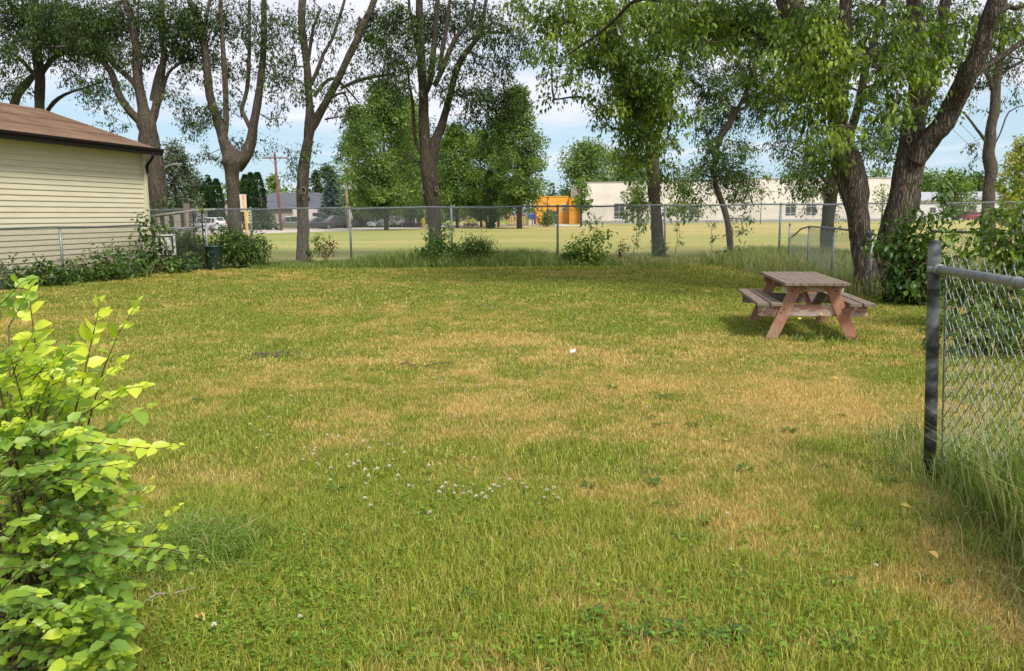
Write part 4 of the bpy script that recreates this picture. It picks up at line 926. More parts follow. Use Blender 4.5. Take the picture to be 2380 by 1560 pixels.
# ================================================================ buildings
MAT['b_wall'] = principled('stucco_tan', (.44, .37, .33), .9, col2=(.36, .30, .27), nscale=1.0); MAT['b_wall2'] = principled('stucco_beige', (.52, .46, .40), .9, col2=(.44, .38, .33), nscale=.8)
MAT['b_grey'] = principled('roof_grey', (.11, .115, .14), .9, col2=(.075, .08, .10), nscale=6, stretch=(1, 1, 4)); MAT['b_brown'] = principled('roof_brown', (.15, .095, .08), .9, col2=(.10, .065, .055), nscale=6)
MAT['frame_w'] = principled('white_frame', (.70, .70, .68), .5); MAT['pane'] = principled('window_pane', (.04, .05, .06), .12, spec=.7, col2=(.06, .07, .08), nscale=.5)
MAT['b_red'] = principled('red_brown_shed', (.20, .075, .05), .8); MAT['b_white'] = principled('white_siding', (.72, .72, .74), .7, col2=(.62, .62, .65))
def window(parent, x, z, w_, h_, y, nx=1, nz=1, fw=.07, fmat=None, depth=.10, bars=None):
    """window in a wall whose outer face is the plane y (local, facing -y)"""
    fmat = fmat or MAT['frame_w']; b = MB(); yy = y-.02
    b.box((x-w_/2, yy, z), (fw, depth, h_), None); b.box((x+w_/2, yy, z), (fw, depth, h_), None)
    b.box((x, yy-.004, z-h_/2), (w_+fw, depth+.01, fw), None); b.box((x, yy-.004, z+h_/2), (w_+fw, depth+.01, fw), None)
    for i in range(1, nx): b.box((x-w_/2+w_*i/nx, yy-.012, z), (fw*.8, depth*.6, h_), None)
    for zf in (bars if bars else [i/nz for i in range(1, nz)]): b.box((x, yy-.009, z-h_/2+h_*zf), (w_, depth*.6, fw*.8), None)
    f = b.build('window', fmat, parent); b = MB(); b.box((x, y+.0, z), (w_-.004, .05, h_-.004), None); b.build('pane', MAT['pane'], f); return f
def house(label, px, Y, w_, d, h, rh, rot, wall, roofm, wins=(), hip=True, cat='house', gable_x=False, name='house', doors=(), ov=.5, overhang=True):
    root = empty(name, (xat(px, Y), Y, 0), math.radians(rot)); tag(root, label, cat)
    b = MB(); b.box((0, d/2, h/2), (w_, d, h)); 
    if not hip:
        if gable_x: b.prism([(-w_/2, 0, h), (w_/2, 0, h), (0, 0, h+rh)], (0, d, 0))
        else: b.prism([(-w_/2, 0, h), (-w_/2, d, h), (-w_/2, d/2, h+rh)], (w_, 0, 0))
    b.build('wall', wall, root); b = MB(); W2 = w_/2+ov; t = .12
    if hip:
        k = min(d, w_)/2*.95; rp = [(-W2, -ov, h), (W2, -ov, h), (W2, d+ov, h), (-W2, d+ov, h), (-w_/2+k, d/2, h+rh), (w_/2-k, d/2, h+rh)]
        b.add([(x, y, z+t) for x, y, z in rp]+[(x, y, z) for x, y, z in rp[:4]], [(0, 1, 5, 4), (1, 2, 5), (2, 3, 4, 5), (3, 0, 4), (0, 1, 7, 6), (1, 2, 8, 7), (2, 3, 9, 8), (3, 0, 6, 9), (6, 7, 8, 9)])
    elif gable_x:
        s_ = rh/(w_/2)
        for sg in (-1, 1): b.prism([(sg*W2, -ov, h-ov*s_), (0, -ov, h+rh), (0, -ov, h+rh+t), (sg*W2, -ov, h-ov*s_+t)], (0, d+2*ov, 0))
    else:
        s_ = rh/(d/2)
        for y0, y1 in ((-ov, d/2), (d+ov, d/2)): b.prism([(-W2, y0, h-ov*s_), (-W2, y1, h+rh), (-W2, y1, h+rh+t), (-W2, y0, h-ov*s_+t)], (2*W2, 0, 0))
    r_ = b.build('roof', roofm, root)
    for x, z, ww, wh in wins: window(root, x, z, ww, wh, 0, 2 if ww > 1 else 1, 1)
    for x, ww, wh, c_ in doors:
        b = MB(); b.box((x, -.03, wh/2), (ww, .07, wh), None, .01); b.build('door', c_, root)
    return root
h1 = house('tan bungalow with dark grey hip roof and two small windows', 676, 122, 17.5, 11, 2.75, 2.5, 6, MAT['b_wall'], MAT['b_grey'], [(-3.3, 1.35, .8, 1.5), (1.6, 1.6, .75, 1.4), (6.5, 1.6, 1.2, 1.0)])
b = MB(); b.lathe((2.5, 2, 4.0), [(.12, 0), (.12, .6)], 8); b.lathe((5.0, 2.2, 4.0), [(.1, 0), (.1, .5)], 8); b.build('roof_vent', MAT['black_trim'], h1)
h2 = house('beige house with low brown roof behind the parked pickup', 748, 134, 13.5, 11, 3.0, 1.9, 4, MAT['b_wall2'], MAT['b_brown'], [(-1.5, 2.0, .9, 1.2), (1.6, 2.0, 1.3, 1.1)])
h3 = house('small tan gable house end right of the utility pole', 806, 128, 7.6, 11, 2.7, 2.1, -14, MAT['b_wall2'], MAT['b_grey'], [(.9, 1.6, .7, 1.2)], False, gable_x=True)
h4 = house('white gable house partly hidden behind the forked ash trunk', 545, 116, 6.6, 9, 2.9, 1.5, 8, MAT['b_wall'], MAT['b_grey'], [(1.9, 1.9, 1.0, 1.2)], False, gable_x=True)
b = MB(); b.box((-2.7, -.5, 1.3), (.18, .18, 2.6)); b.box((2.9, -.5, 1.3), (.18, .18, 2.6)); b.box((2.6, -.4, 3.0), (1.7, .9, 1.0)); b.build('porch_post', MAT['white_paint'], h4)
h5 = house('low white building with grey roof left of the street corner', 338, 98, 9.0, 8, 2.5, .9, 0, MAT['b_white'], MAT['b_grey'], [(-1.4, 1.5, 1.0, .9), (2.0, 1.5, 1.0, .9)])
h6 = empty('carport', (*cp(462, 110), 0), math.radians(4)); tag(h6, 'red-brown wooden carport beside the dark cedars', 'carport')
b = MB(); b.box((.6, 1.5, 2.55), (8.2, 4, .22)); b.build('roof', principled('carport_roof', (.38, .26, .20), .8), h6)
b = MB()
for x in (-3.2, -1.8, -.3, 1.3, 4.5): b.box((x, -.2, 1.22), (.18, .18, 2.44))
b.build('post', MAT['b_red'], h6); b = MB()
b.box((-.9, 3.2, 1.15), (5.0, .12, 2.3)); b.build('back_wall', MAT['b_red'], h6)
house('low white building with pale roof seen through the right-hand leaves', 2225, 168, 19, 10, 4.0, 1.6, -3, MAT['b_white'], principled('roof_pale', (.36, .37, .42), .8), [(3.2, 1.9, .9, 1.5), (6.0, 1.9, .9, 1.5), (-5, 1.9, 1.2, 1.2)], False)

# school
def blockmat(name, c1, c2, mort, bwid=.6, rh=.3):
    m, t, o = newmat(name); p = N(t, 'ShaderNodeBsdfPrincipled', inp={'Roughness': .9, 'Specular IOR Level': .15}); t.links.new(p.outputs[0], o.inputs[0])
    tcn = N(t, 'ShaderNodeTexCoord'); sp = N(t, 'ShaderNodeSeparateXYZ'); cbn = N(t, 'ShaderNodeCombineXYZ'); t.links.new(tcn.outputs['Object'], sp.inputs[0]); t.links.new(sp.outputs['X'], cbn.inputs[0]); t.links.new(sp.outputs['Z'], cbn.inputs[1])
    br = N(t, 'ShaderNodeTexBrick', inp={'Scale': 1.0, 'Mortar Size': .02, 'Brick Width': bwid, 'Row Height': rh, 'Color1': (*c1, 1), 'Color2': (*c2, 1), 'Mortar': (*mort, 1)}); t.links.new(cbn.outputs[0], br.inputs['Vector'])
    n1 = N(t, 'ShaderNodeTexNoise', inp={'Scale': .35, 'Detail': 5.0}); t.links.new(tcn.outputs['Object'], n1.inputs['Vector']); r1 = ramp(t, n1.outputs['Fac'], [(.3, (.88, .88, .88)), (.7, (1.08, 1.06, 1.05))])
    m1 = N(t, 'ShaderNodeMix', data_type='RGBA', blend_type='MULTIPLY'); m1.inputs[0].default_value = 1; t.links.new(br.outputs['Color'], m1.inputs[6]); t.links.new(r1, m1.inputs[7]); t.links.new(m1.outputs[2], p.inputs['Base Color']); return m
MAT['block'] = blockmat('pale_block', (.70, .65, .62), (.65, .60, .57), (.56, .52, .50)); MAT['cap'] = principled('metal_cap', (.36, .35, .36), .5)
SY = 146.0; sx0 = xat(1353, SY); sx1 = xat(2085, SY)
sch = empty('school_building', (sx0, SY, 0)); tag(sch, 'long pale block school building with dark four-pane windows', 'school')
WL = sx1-sx0; xa = xat(1575, SY)-sx0; xb = xat(1740, SY)-sx0; xc = xat(1785, SY)-sx0
wins = []
for px0, px1, y0, y1, bars in ((1426.6, 1451.3, 473, 509, (.15, .45, .8)), (1565, 1583, 478, 507, (.2, .75)), (1600, 1626, 476, 506, (.2, .75)), (1722.6, 1749, 474, 504, (.2, .75)), (1824.8, 1851, 473, 502, (.2, .75)), (1873, 1898.5, 473, 501, (.2, .75)), (1990, 2014, 472, 500, (.2, .75))):
    A0 = at(px0, y1, SY); A1 = at(px1, y0, SY); wins.append((A0[0]-sx0, A1[0]-sx0, A0[2], A1[2], bars))
def wall_with_holes(b, x0, x1, z0, z1, holes, th=.35):
    xs_ = sorted(set([x0, x1]+[h_[0] for h_ in holes]+[h_[1] for h_ in holes]))
    for i in range(len(xs_)-1):
        a_, c_ = xs_[i], xs_[i+1]; hs = [h_ for h_ in holes if h_[0] <= a_+1e-6 and h_[1] >= c_-1e-6]
        segs = [(z0, z1)]
        for h_ in hs: segs = [(z0, h_[2]), (h_[3], z1)]
        for s0, s1 in segs: b.add([(a_, 0, s0), (c_, 0, s0), (c_, 0, s1), (a_, 0, s1), (a_, th, s0), (c_, th, s0), (c_, th, s1), (a_, th, s1)], [(0, 1, 2, 3), (4, 5, 6, 7), (3, 2, 6, 7), (0, 1, 5, 4), (0, 4, 7, 3), (1, 2, 6, 5)])
b = MB()
for x0, x1, hh in ((0, xa, 7.25), (xa, xb, 7.4), (xb, xc, 7.75), (xc, WL, 7.6)):
    wall_with_holes(b, x0, x1, 0, hh, [w_ for w_ in wins if w_[0] >= x0-.01 and w_[1] <= x1+.01])
me = bpy.data.meshes.new('wall'); me.from_pydata(b.v, [], b.f); link('wall', me, MAT['block'], sch)
b = MB(); b.box((WL/2, 14, 3.55), (WL-.02, 27.2, 7.1)); b.box((0.15, 14, 3.6), (.3, 27, 7.2)); b.build('side_wall', MAT['block'], sch)
b = MB()
for x0, x1, hh in ((-.1, xa, 7.25), (xa, xb, 7.4), (xb, xc, 7.75), (xc, WL+.1, 7.6)): b.box(((x0+x1)/2, .15, hh+.05), (x1-x0-.01, .55, .12))
b.build('roof_cap', MAT['cap'], sch)
b = MB(); b.box((WL/2, -.06, .22), (WL, .14, .5)); b.build('plinth', MAT['cap'], sch)
for x0, x1, z0, z1, bars in wins: window(sch, (x0+x1)/2, (z0+z1)/2, x1-x0, z1-z0, .12, 2, 1, .14, principled('alu_frame', (.42, .43, .45), .5), .12, bars)
b = MB(); c = at(1375.5, 466, SY); b.box((c[0]-sx0, -.03, c[2]), (.5, .1, .5)); b.build('vent', MAT['black_trim'], sch)
# orange wing
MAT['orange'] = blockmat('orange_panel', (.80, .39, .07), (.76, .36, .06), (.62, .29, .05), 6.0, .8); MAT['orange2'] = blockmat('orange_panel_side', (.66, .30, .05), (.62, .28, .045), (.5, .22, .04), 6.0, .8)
OY = 150; ox0 = xat(1240, OY); ox1 = xat(1321, OY); ox2 = xat(1352, 147)
orr = empty('orange_building', (ox0, OY, 0)); tag(orr, 'bright orange low building between the trees and the pale school', 'building')
b = MB(); b.box(((ox1-ox0)/2, 5, 2.45), (ox1-ox0, 10, 4.9)); b.build('wall', MAT['orange'], orr)
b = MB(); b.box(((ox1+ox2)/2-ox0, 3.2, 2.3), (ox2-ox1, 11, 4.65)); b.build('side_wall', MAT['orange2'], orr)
b = MB(); b.box(((ox1-ox0)/2, 5, 4.95), (ox1-ox0+.2, 10.2, .12)); b.build('roof_cap', principled('orange_cap', (.85, .42, .08), .6), orr)
A0 = at(1306.5, 491, OY); A1 = at(1316, 475.5, OY); window(orr, (A0[0]+A1[0])/2-ox0, (A0[2]+A1[2])/2, A1[0]-A0[0], A1[2]-A0[2], 0, 2, 2, .1)
A0 = at(1283, 512, OY); b = MB(); b.box((A0[0]-ox0, -.03, 1.15), (1.9, .08, 2.3)); b.build('door', MAT['pane'], orr)

# ================================================================ playground
MAT['pl_or'] = principled('play_orange', (.72, .30, .03), .5); MAT['pl_ye'] = principled('play_yellow_green', (.55, .60, .04), .5); MAT['pl_gr'] = principled('play_green', (.24, .46, .05), .5)
MAT['pl_red'] = principled('play_red', (.55, .05, .04), .5); MAT['pl_blue'] = principled('play_blue', (.05, .12, .38), .5); MAT['pl_tan'] = principled('play_tan', (.55, .42, .30), .7); MAT['pl_yel'] = principled('yellow_paint', (.80, .55, .03), .5); MAT['pl_pink'] = principled('play_pink', (.62, .35, .42), .5)
PY = 126.0; k = mpp(PY)
pg = empty('climbing_frame', (xat(1106, PY), PY, 0)); tag(pg, 'orange and yellow-green climbing frame in the school playground', 'climbing frame')
for x, y in ((-1.25, 0), (-.05, 0), (1.15, 0), (-1.25, 1.3), (-.05, 1.3), (1.15, 1.3)):
    b = MB(); b.box((x, y, 1.22), (.2, .2, 2.44), None, .02); b.build('post', MAT['pl_or'], pg)
b = MB(); b.box((-.65, 0, 2.2), (1.1, .08, .3), None, .02); b.build('arch_panel', MAT['pl_gr'], pg)
b = MB()
for x in np.linspace(.08, 1.05, 6): b.box((x, -.02, 1.85), (.1, .06, 1.15), None, .01)
b.box((.55, -.02, 2.4), (1.2, .07, .14)); b.box((.55, -.02, 1.75), (1.2, .07, .1)); b.box((.55, -.02, 1.3), (1.2, .07, .12)); b.build('wavy_panel', MAT['pl_ye'], pg)
b = MB(); b.box((0, .65, 1.15), (2.4, 1.3, .1)); b.build('deck', MAT['pl_or'], pg)
b = MB(); b.box((-.65, 0, .85), (1.0, .08, .75), None, .02); b.build('climbing_panel', MAT['pl_gr'], pg)
b = MB(); b.prism([(1.35, .3, 1.2), (2.1, .3, .75), (2.1, .3, .6), (1.35, .3, 1.05)], (0, .6, 0)); b.build('step', MAT['pl_gr'], pg)
sl = empty('slide', (xat(1154, PY), PY, 0)); tag(sl, 'lime green slide sloping down beside the slim dark tree', 'slide')
b = MB()
for yy in (0, .55): b.prism([(0, yy, 1.55), (1.5, yy, .25), (2.0, yy, .22), (2.0, yy, .42), (1.5, yy, .5), (0, yy, 1.85)], (0, .06, 0))
b.prism([(0, .05, 1.5), (1.5, .05, .25), (2.0, .05, .2), (2.0, .05, .28), (1.5, .05, .33), (0, .05, 1.6)], (0, .5, 0)); b.build('chute', MAT['pl_gr'], sl)
b = MB(); b.box((0, 0, .8), (.1, .1, 1.6)); b.box((0, .6, .8), (.1, .1, 1.6)); b.build('ladder', MAT['pl_or'], sl)
r2 = empty('play_structure', (xat(1196, PY+2), PY+2, 0)); tag(r2, 'red barred play structure left of the leaning tree trunk', 'play structure')
b = MB()
for x in np.linspace(-1.2, 1.8, 9): b.box((x, 0, .95), (.1, .1, 1.9))
b.build('bar', MAT['pl_red'], r2); b = MB(); b.box((-1.7, .6, 1.5), (1.6, 1.3, .9), None, .05); b.build('roof_panel', MAT['pl_pink'], r2); b = MB(); b.box((.3, .05, .35), (3.0, 1.2, .08)); b.box((-2.3, .6, .6), (.1, .1, 1.2)); b.build('deck', MAT['pl_tan'], r2)
r3 = empty('play_structure', (xat(1228, PY+2), PY+2, 0)); tag(r3, 'small play tower with dark blue canopy and orange tube slide', 'play structure')
b = MB(); b.box((.4, 0, 1.4), (1.1, 1.1, .8), None, .05); b.build('canopy', MAT['pl_blue'], r3)
b = MB(); b.tube([(1.1, 0, 1.7), (1.5, 0, 1.3), (1.7, 0, .8), (2.1, 0, .35)], .28, 10); b.build('tube_slide', MAT['pl_or'], r3, True)
b = MB(); b.box((-.1, 0, .7), (.1, .1, 1.6)); b.box((.9, 0, .7), (.1, .1, 1.4)); b.box((-1.2, 0, .3), (.1, .1, .6)); b.box((-1.2, 0, .62), (1.0, .4, .06)); b.build('post', MAT['galv'], r3)
b = MB(); b.box((0.25, -.8, .35), (.35, .35, .7), None, .04); b.box((.85, -.8, .35), (.35, .35, .7), None, .04); b.build('white_bin', MAT['white_paint'], r3)
r4 = empty('activity_board', (xat(1257, PY+1), PY+1, 0)); tag(r4, 'purple and yellow play panels before the orange building', 'play board')
b = MB(); b.box((-.9, 0, 1.0), (.35, .15, 1.5), None, .04); b.build('panel', principled('play_purple', (.10, .08, .30), .5), r4)
b = MB(); b.box((1.15, 0, 1.15), (.7, .15, 1.5), None, .08); b.build('panel', MAT['pl_yel'], r4); b = MB(); b.box((-.2, .05, .9), (1.0, .06, .1)); b.box((.3, .05, .5), (.08, .08, 1.0)); b.build('rail', MAT['pl_red'], r4)
# toy cars by the climbing frame
for px, c1, c2, lbl in ((1083, 'pl_tan', 'pl_pink', 'pinkish toy ride-on car left of the other two'), (1092, 'pl_red', 'pl_yel', 'red toy ride-on car with yellow roof'), (1104, 'pl_blue', 'pl_pink', 'blue toy ride-on car with pink roof')):
    t = empty('toy_car', (xat(px, PY-2), PY-2, 0)); tag(t, lbl, 'toy car')
    b = MB(); b.prism([(-.42, -.25, .12), (.42, -.25, .12), (.44, -.25, .38), (.2, -.25, .45), (-.42, -.25, .5)], (0, .5, 0)); b.build('body', MAT[c1], t)
    b = MB(); b.box((-.05, 0, 1.0), (.6, .5, .08), None, .03)
    for x in (-.3, .2):
        for y in (-.22, .22): b.beam((x, y, .45), (x*.85, y, 1.0), .06, .06)
    b.build('roof', MAT[c2], t); b = MB()
    for x in (-.28, .28):
        for y in (-.28, .28): b.lathe((x, y, .12), [(.12, -.03), (.12, .03)], 10, 'y')
    b.build('wheel', MAT['tyre'], t)
# low playground fence
pf = empty('playground_fence', (xat(1080, 124), 124, 0)); tag(pf, 'low silver pipe fence in front of the playground', 'fence')
b = MB(); x0 = xat(1068, 124); x1 = xat(1140, 124)
for x in np.linspace(x0, x1, 4): b.lathe((x, 124, 0), [(.04, 0), (.04, 1.9)], 8)
b.build('post', MAT['galv'], pf); rel(pf.children[0], pf); b = MB(); b.tube([(x0, 124, 1.85), (x1, 124, 1.85)], .045, 8); rel(b.build('top_rail', MAT['galv'], pf), pf)
# little sand shelter with green roof
gz = empty('play_shelter', (*cp(961, 121), 0)); tag(gz, 'small wooden play shelter with flat green roof by the hydrant', 'shelter')
b = MB(); b.prism([(-1.15, -.6, 1.35), (1.15, -.6, 1.35), (.3, -.6, 1.72), (-.3, -.6, 1.72)], (0, 1.2, 0)); b.build('roof', principled('green_roof', (.03, .16, .11), .7), gz)
b = MB()
for x in (-1.3, -.15, .5, 1.35): b.box((x, -.3, .9), (.2, .2, 1.0))
b.box((-.7, .5, .95), (1.2, .1, .8)); b.build('post', MAT['pl_tan'], gz); b = MB(); b.box((0, 0, .28), (3.0, 1.6, .55)); b.build('planter_base', principled('dark_planter', (.12, .11, .11), .8), gz)
fh = empty('fire_hydrant', (*cp(983, 118), 0)); tag(fh, 'bright yellow fire hydrant right of the little shelter', 'hydrant')
b = MB(); b.lathe((0, 0, 0), [(.26, 0), (.26, .1), (.19, .12), (.19, .95), (.25, .97), (.25, 1.05), (.17, 1.15), (.12, 1.3), (.04, 1.34)], 14); b.build('barrel', MAT['pl_yel'], fh, False)
b = MB(); b.lathe((0, 0, .8), [(.1, -.34), (.12, -.34), (.12, .34), (.1, .34)], 10, 'x'); b.lathe((0, -.2, .8), [(.13, -.12), (.13, .1)], 10, 'y'); b.build('nozzle', MAT['pl_yel'], fh)
# swing frame / rail behind
sw = empty('swing_frame', (*cp(963, 128), 0)); tag(sw, 'white pipe swing frame behind the play shelter', 'swing')
b = MB(); b.tube([(-2.3, 0, 2.5), (3.8, 0, 2.5)], .07, 8)
for x in (-2.2, .2, 1.6, 3.7): b.tube([(x, -.4, 0), (x, 0, 2.5)], .06, 8)
b.build('frame', MAT['white_paint'], sw)

# ================================================================ poles, wires, signs
MAT['pole_red'] = principled('pole_redwood', (.20, .105, .075), .9, col2=(.13, .07, .05), stretch=(1, 1, .1)); MAT['pole_tan'] = principled('pole_tan', (.38, .27, .2), .9, col2=(.28, .2, .15), stretch=(1, 1, .1))
MAT['cable'] = principled('cable', (.05, .06, .06), .7); MAT['ceramic'] = principled('insulator', (.5, .5, .52), .4)
def upole(label, px, Y, ytop, pxtop, mat, arm=(5, .35), transf=False, r=.16, group=None):
    T = at(pxtop, ytop, Y); x = xat(px, Y); root = empty('utility_pole', (x, Y, 0)); tag(root, label, 'utility pole')
    h = T[2]; b = MB(); b.tube([(0, 0, 0), ((T[0]-x)*.5, 0, h*.5), (T[0]-x, 0, h)], [r, r*.88, r*.72], 12); b.build('pole', MAT[mat], root, True)
    if arm:
        zt = h-.7; xx = (T[0]-x)*(zt/h); a0 = arm[0]/2; b = MB(); b.box((xx, -.15, zt), (arm[0], .12, .14)); b.beam((xx-a0*.5, -.16, zt-.02), (xx, -.16, zt-.75), .05, .05); b.beam((xx+a0*.5, -.16, zt-.02), (xx, -.16, zt-.75), .05, .05); b.build('crossarm', MAT[mat], root)
        b = MB()
        for t in (-.95, -.55, .55, .95): b.lathe((xx+t*a0, -.15, zt+.07), [(.03, 0), (.07, .05), (.05, .12), (.06, .18), (.02, .22)], 8)
        b.build('insulator', MAT['ceramic'], root)
    if transf:
        b = MB(); b.lathe((.45, -.2, h-3.3), [(.22, 0), (.24, .1), (.24, .9), (.2, 1.0), (.05, 1.05)], 12); b.lathe((1.05, -.2, h-3.3), [(.2, 0), (.22, .1), (.22, .8), (.05, .9)], 12); b.build('transformer', MAT['ceramic'], root)
    return root
u1 = upole('red-brown utility pole with crossarm left of the knotted trunk', 652, 100, 354, 638, 'pole_red', (3.0, .2), r=.19)
u2 = upole('tan utility pole with crossarm and transformers beside the big green tree', 809, 112, 383, 802, 'pole_tan', (3.1, .2), True, r=.2)
u3 = empty('utility_pole', (*cp(358, 60), 0)); tag(u3, 'pale leaning utility pole tight against the leftmost fence trunk', 'utility pole'); T = at(345, 388, 60)
b = MB(); b.tube([(0, 0, 0), (T[0]-xat(358, 60), 0, T[2])], [.28, .19], 14); b.build('pole', principled('pole_pale', (.52, .42, .36), .9, stretch=(1, 1, .1)), u3, True)
b = MB(); q = at(346, 431, 60); b.box((q[0]-xat(358, 60)-.6, -.2, q[2]), (1.2, .12, .12)); b.build('bracket', MAT['galv_dark'], u3)
# cobra head street lamp
slp = empty('street_lamp', (*cp(378, 70), 0)); tag(slp, 'grey cobra-head street lamp reaching out behind the leftmost fence trunk', 'street lamp'); q0 = at(380, 395, 70); q1 = at(392, 384, 70); q2 = at(405, 382, 70); bx = xat(378, 70)
b = MB(); b.tube([(0, 0, 0), (0, 0, q0[2]-.2), (q0[0]-bx, 0, q0[2]), (q1[0]-bx, 0, q1[2]), (q2[0]-bx, 0, q2[2])], [.12, .08, .07, .06, .05], 8); b.build('pole', MAT['galv'], slp, True)
b = MB(); b.box((q2[0]-bx+.2, 0, q2[2]), (.85, .3, .16), None, .06); b.build('lamp_head', MAT['galv'], slp)
def wire(label, pts, r=.018, group='overhead power wires'):
    P = []
    for i in range(len(pts)-1):
        a_, c_ = np.array(pts[i]), np.array(pts[i+1]); L = np.linalg.norm(c_-a_)
        for t in np.linspace(0, 1, 13)[(1 if i else 0):]: P.append(a_*(1-t)+c_*t-np.array([0, 0, L*.012*4*t*(1-t)]))
    b = MB(); b.tube(P, r, 5, cap=False); o = b.build('power_wire', MAT['cable'], None, True); tag(o, label, 'wire', group); return o
wire('lowest thick green wire sagging across the cedars to the red-brown pole', [at(330, 486, 62), at(470, 505-4, 80), at(647, 516-1, 100)][:1]+[at(346, 484, 62), at(647, 514, 99.8)], .03)
wire('wire running over the cedars from the leftmost trunk towards the lawn poles', [at(250, 405, 60), at(515, 432, 80), at(640, 470, 99.5), at(900, 500, 125)], .022)
wire('upper wire between the two utility poles at their crossarms', [at(240, 340, 62), at(634, 362, 99.8), at(800, 388, 111.8)], .02)
wire('second upper wire just below the first one at the crossarms', [at(240, 352, 62), at(643, 364, 99.8), at(806, 390, 111.8)], .02)
wire('wire from the red-brown pole down towards the house roof', [at(650, 400, 99.8), at(700, 452, 118), at(740, 470, 128)], .02)
wire('service wire from the red-brown pole to the tan pole, low', [at(649, 438, 99.8), at(805, 452+10, 111.8)], .025)
wire('upper wire of the pair crossing the sky between right-hand trunks', [at(2100, 180, 60), at(2245, 330, 52), at(2330, 420, 48)][:2]+[at(2290, 385, 50)], .012)
wire('lower wire of the pair crossing the sky between right-hand trunks', [at(2110, 150, 60), at(2262, 318, 52), at(2300, 372, 50)], .012)
# street name signs
MAT['sign_green'] = principled('sign_green', (.02, .30, .17), .4); MAT['sign_white'] = principled('sign_white', (.80, .82, .80), .5); MAT['rust'] = principled('rusty_orange', (.62, .25, .08), .8, col2=(.72, .48, .28), nscale=5)
MAT['sign_yellow'] = principled('sign_yellow', (.74, .72, .22), .5); MAT['dark_blob'] = principled('letter_black', (.02, .02, .02), .6)
def text(name, s_, size, loc, mat, parent, ex=.006, rot=(PI/2, 0, 0), sx=1.0):
    cu = bpy.data.curves.new(name, 'FONT'); cu.body = s_; cu.size = size; cu.extrude = ex; cu.align_x = 'CENTER'; cu.align_y = 'CENTER'
    tmp = bpy.data.objects.new('tmp', cu); COL.objects.link(tmp); dg = bpy.context.evaluated_depsgraph_get(); me = bpy.data.meshes.new_from_object(tmp.evaluated_get(dg)); bpy.data.objects.remove(tmp)
    o = bpy.data.objects.new(name, me); COL.objects.link(o); me.materials.clear(); me.materials.append(mat); o.location = loc; o.rotation_euler = rot; o.scale = (sx, 1, 1); o.parent = parent; return o
s1 = empty('street_sign', (*cp(423, 94), 0)); tag(s1, 'green street name sign above the wooden railing by the white suv', 'sign'); q = at(423, 479.5, 94)
b = MB(); b.box((0, 0, q[2]), (1.05, .03, .34)); b.build('sign_plate', MAT['sign_green'], s1); b = MB(); b.lathe((0, .05, 0), [(.03, 0), (.03, q[2])], 8); b.build('post', MAT['galv'], s1); b = MB()
for x in (-.42, -.12, .05, .22, .44): b.box((x, -.02, q[2]), (.09, .01, .17))
b.build('lettering', MAT['sign_white'], s1)
s2 = empty('street_sign', (*cp(958, 126), 0)); tag(s2, 'small green street sign on a thin pole behind the swing frame', 'sign'); q = at(958, 491, 126)
b = MB(); b.box((0, 0, q[2]), (.95, .03, .26)); b.box((0, 0, q[2]-.26), (.03, .9, .22)); b.build('sign_plate', MAT['sign_green'], s2); b = MB(); b.lathe((0, .05, 0), [(.05, 0), (.05, q[2]-.1)], 8); b.build('post', MAT['galv'], s2)
s3 = empty('crossing_sign', (*cp(579, 60), 0)); tag(s3, 'narrow yellow vertical sign beside the rusty orange post', 'sign')
q0 = at(579, 519, 60); q1 = at(579, 484, 60); zc_ = (q0[2]+q1[2])/2; hh = q1[2]-q0[2]; yy_ = np.linspace(0, 1, 7)
b = MB(); b.add([(-.11, 0, zc_-hh/2), (.11, 0, zc_-hh/2), (.13, 0, zc_+hh*.25), (.02, 0, zc_+hh/2), (-.14, 0, zc_+hh*.25), (-.11, .03, zc_-hh/2), (.11, .03, zc_-hh/2), (.13, .03, zc_+hh*.25), (.02, .03, zc_+hh/2), (-.14, .03, zc_+hh*.25)], [(0, 1, 2, 3, 4), (9, 8, 7, 6, 5), (0, 1, 6, 5), (1, 2, 7, 6), (2, 3, 8, 7), (3, 4, 9, 8), (4, 0, 5, 9)]); b.build('sign_plate', MAT['sign_yellow'], s3)
for i in range(4): b = MB(); b.box((.0, -.01, zc_+hh*(.2-.17*i)), (.11, .012, .08)); b.build('mark', MAT['dark_blob'], s3)
b = MB(); b.lathe((0, .05, 0), [(.02, 0), (.02, zc_)], 8); b.build('post', MAT['galv'], s3)
s4 = empty('rusty_post', (*cp(573, 62), 0)); tag(s4, 'peeling orange and white post right of the forked ash trunk', 'post'); q1 = at(566, 452, 62)
x_ = q1[0]-xat(573, 62); b = MB(); b.tube([(.0, 0, 0), (x_*.4, 0, q1[2]*.5), (x_, 0, q1[2])], [.13, .12, .10], 10); b.build('post', MAT['rust'], s4); b = MB(); b.box((x_-.12, 0, q1[2]-.65), (.6, .08, 1.3), None, .01); b.build('board', MAT['pink_white'], s4)

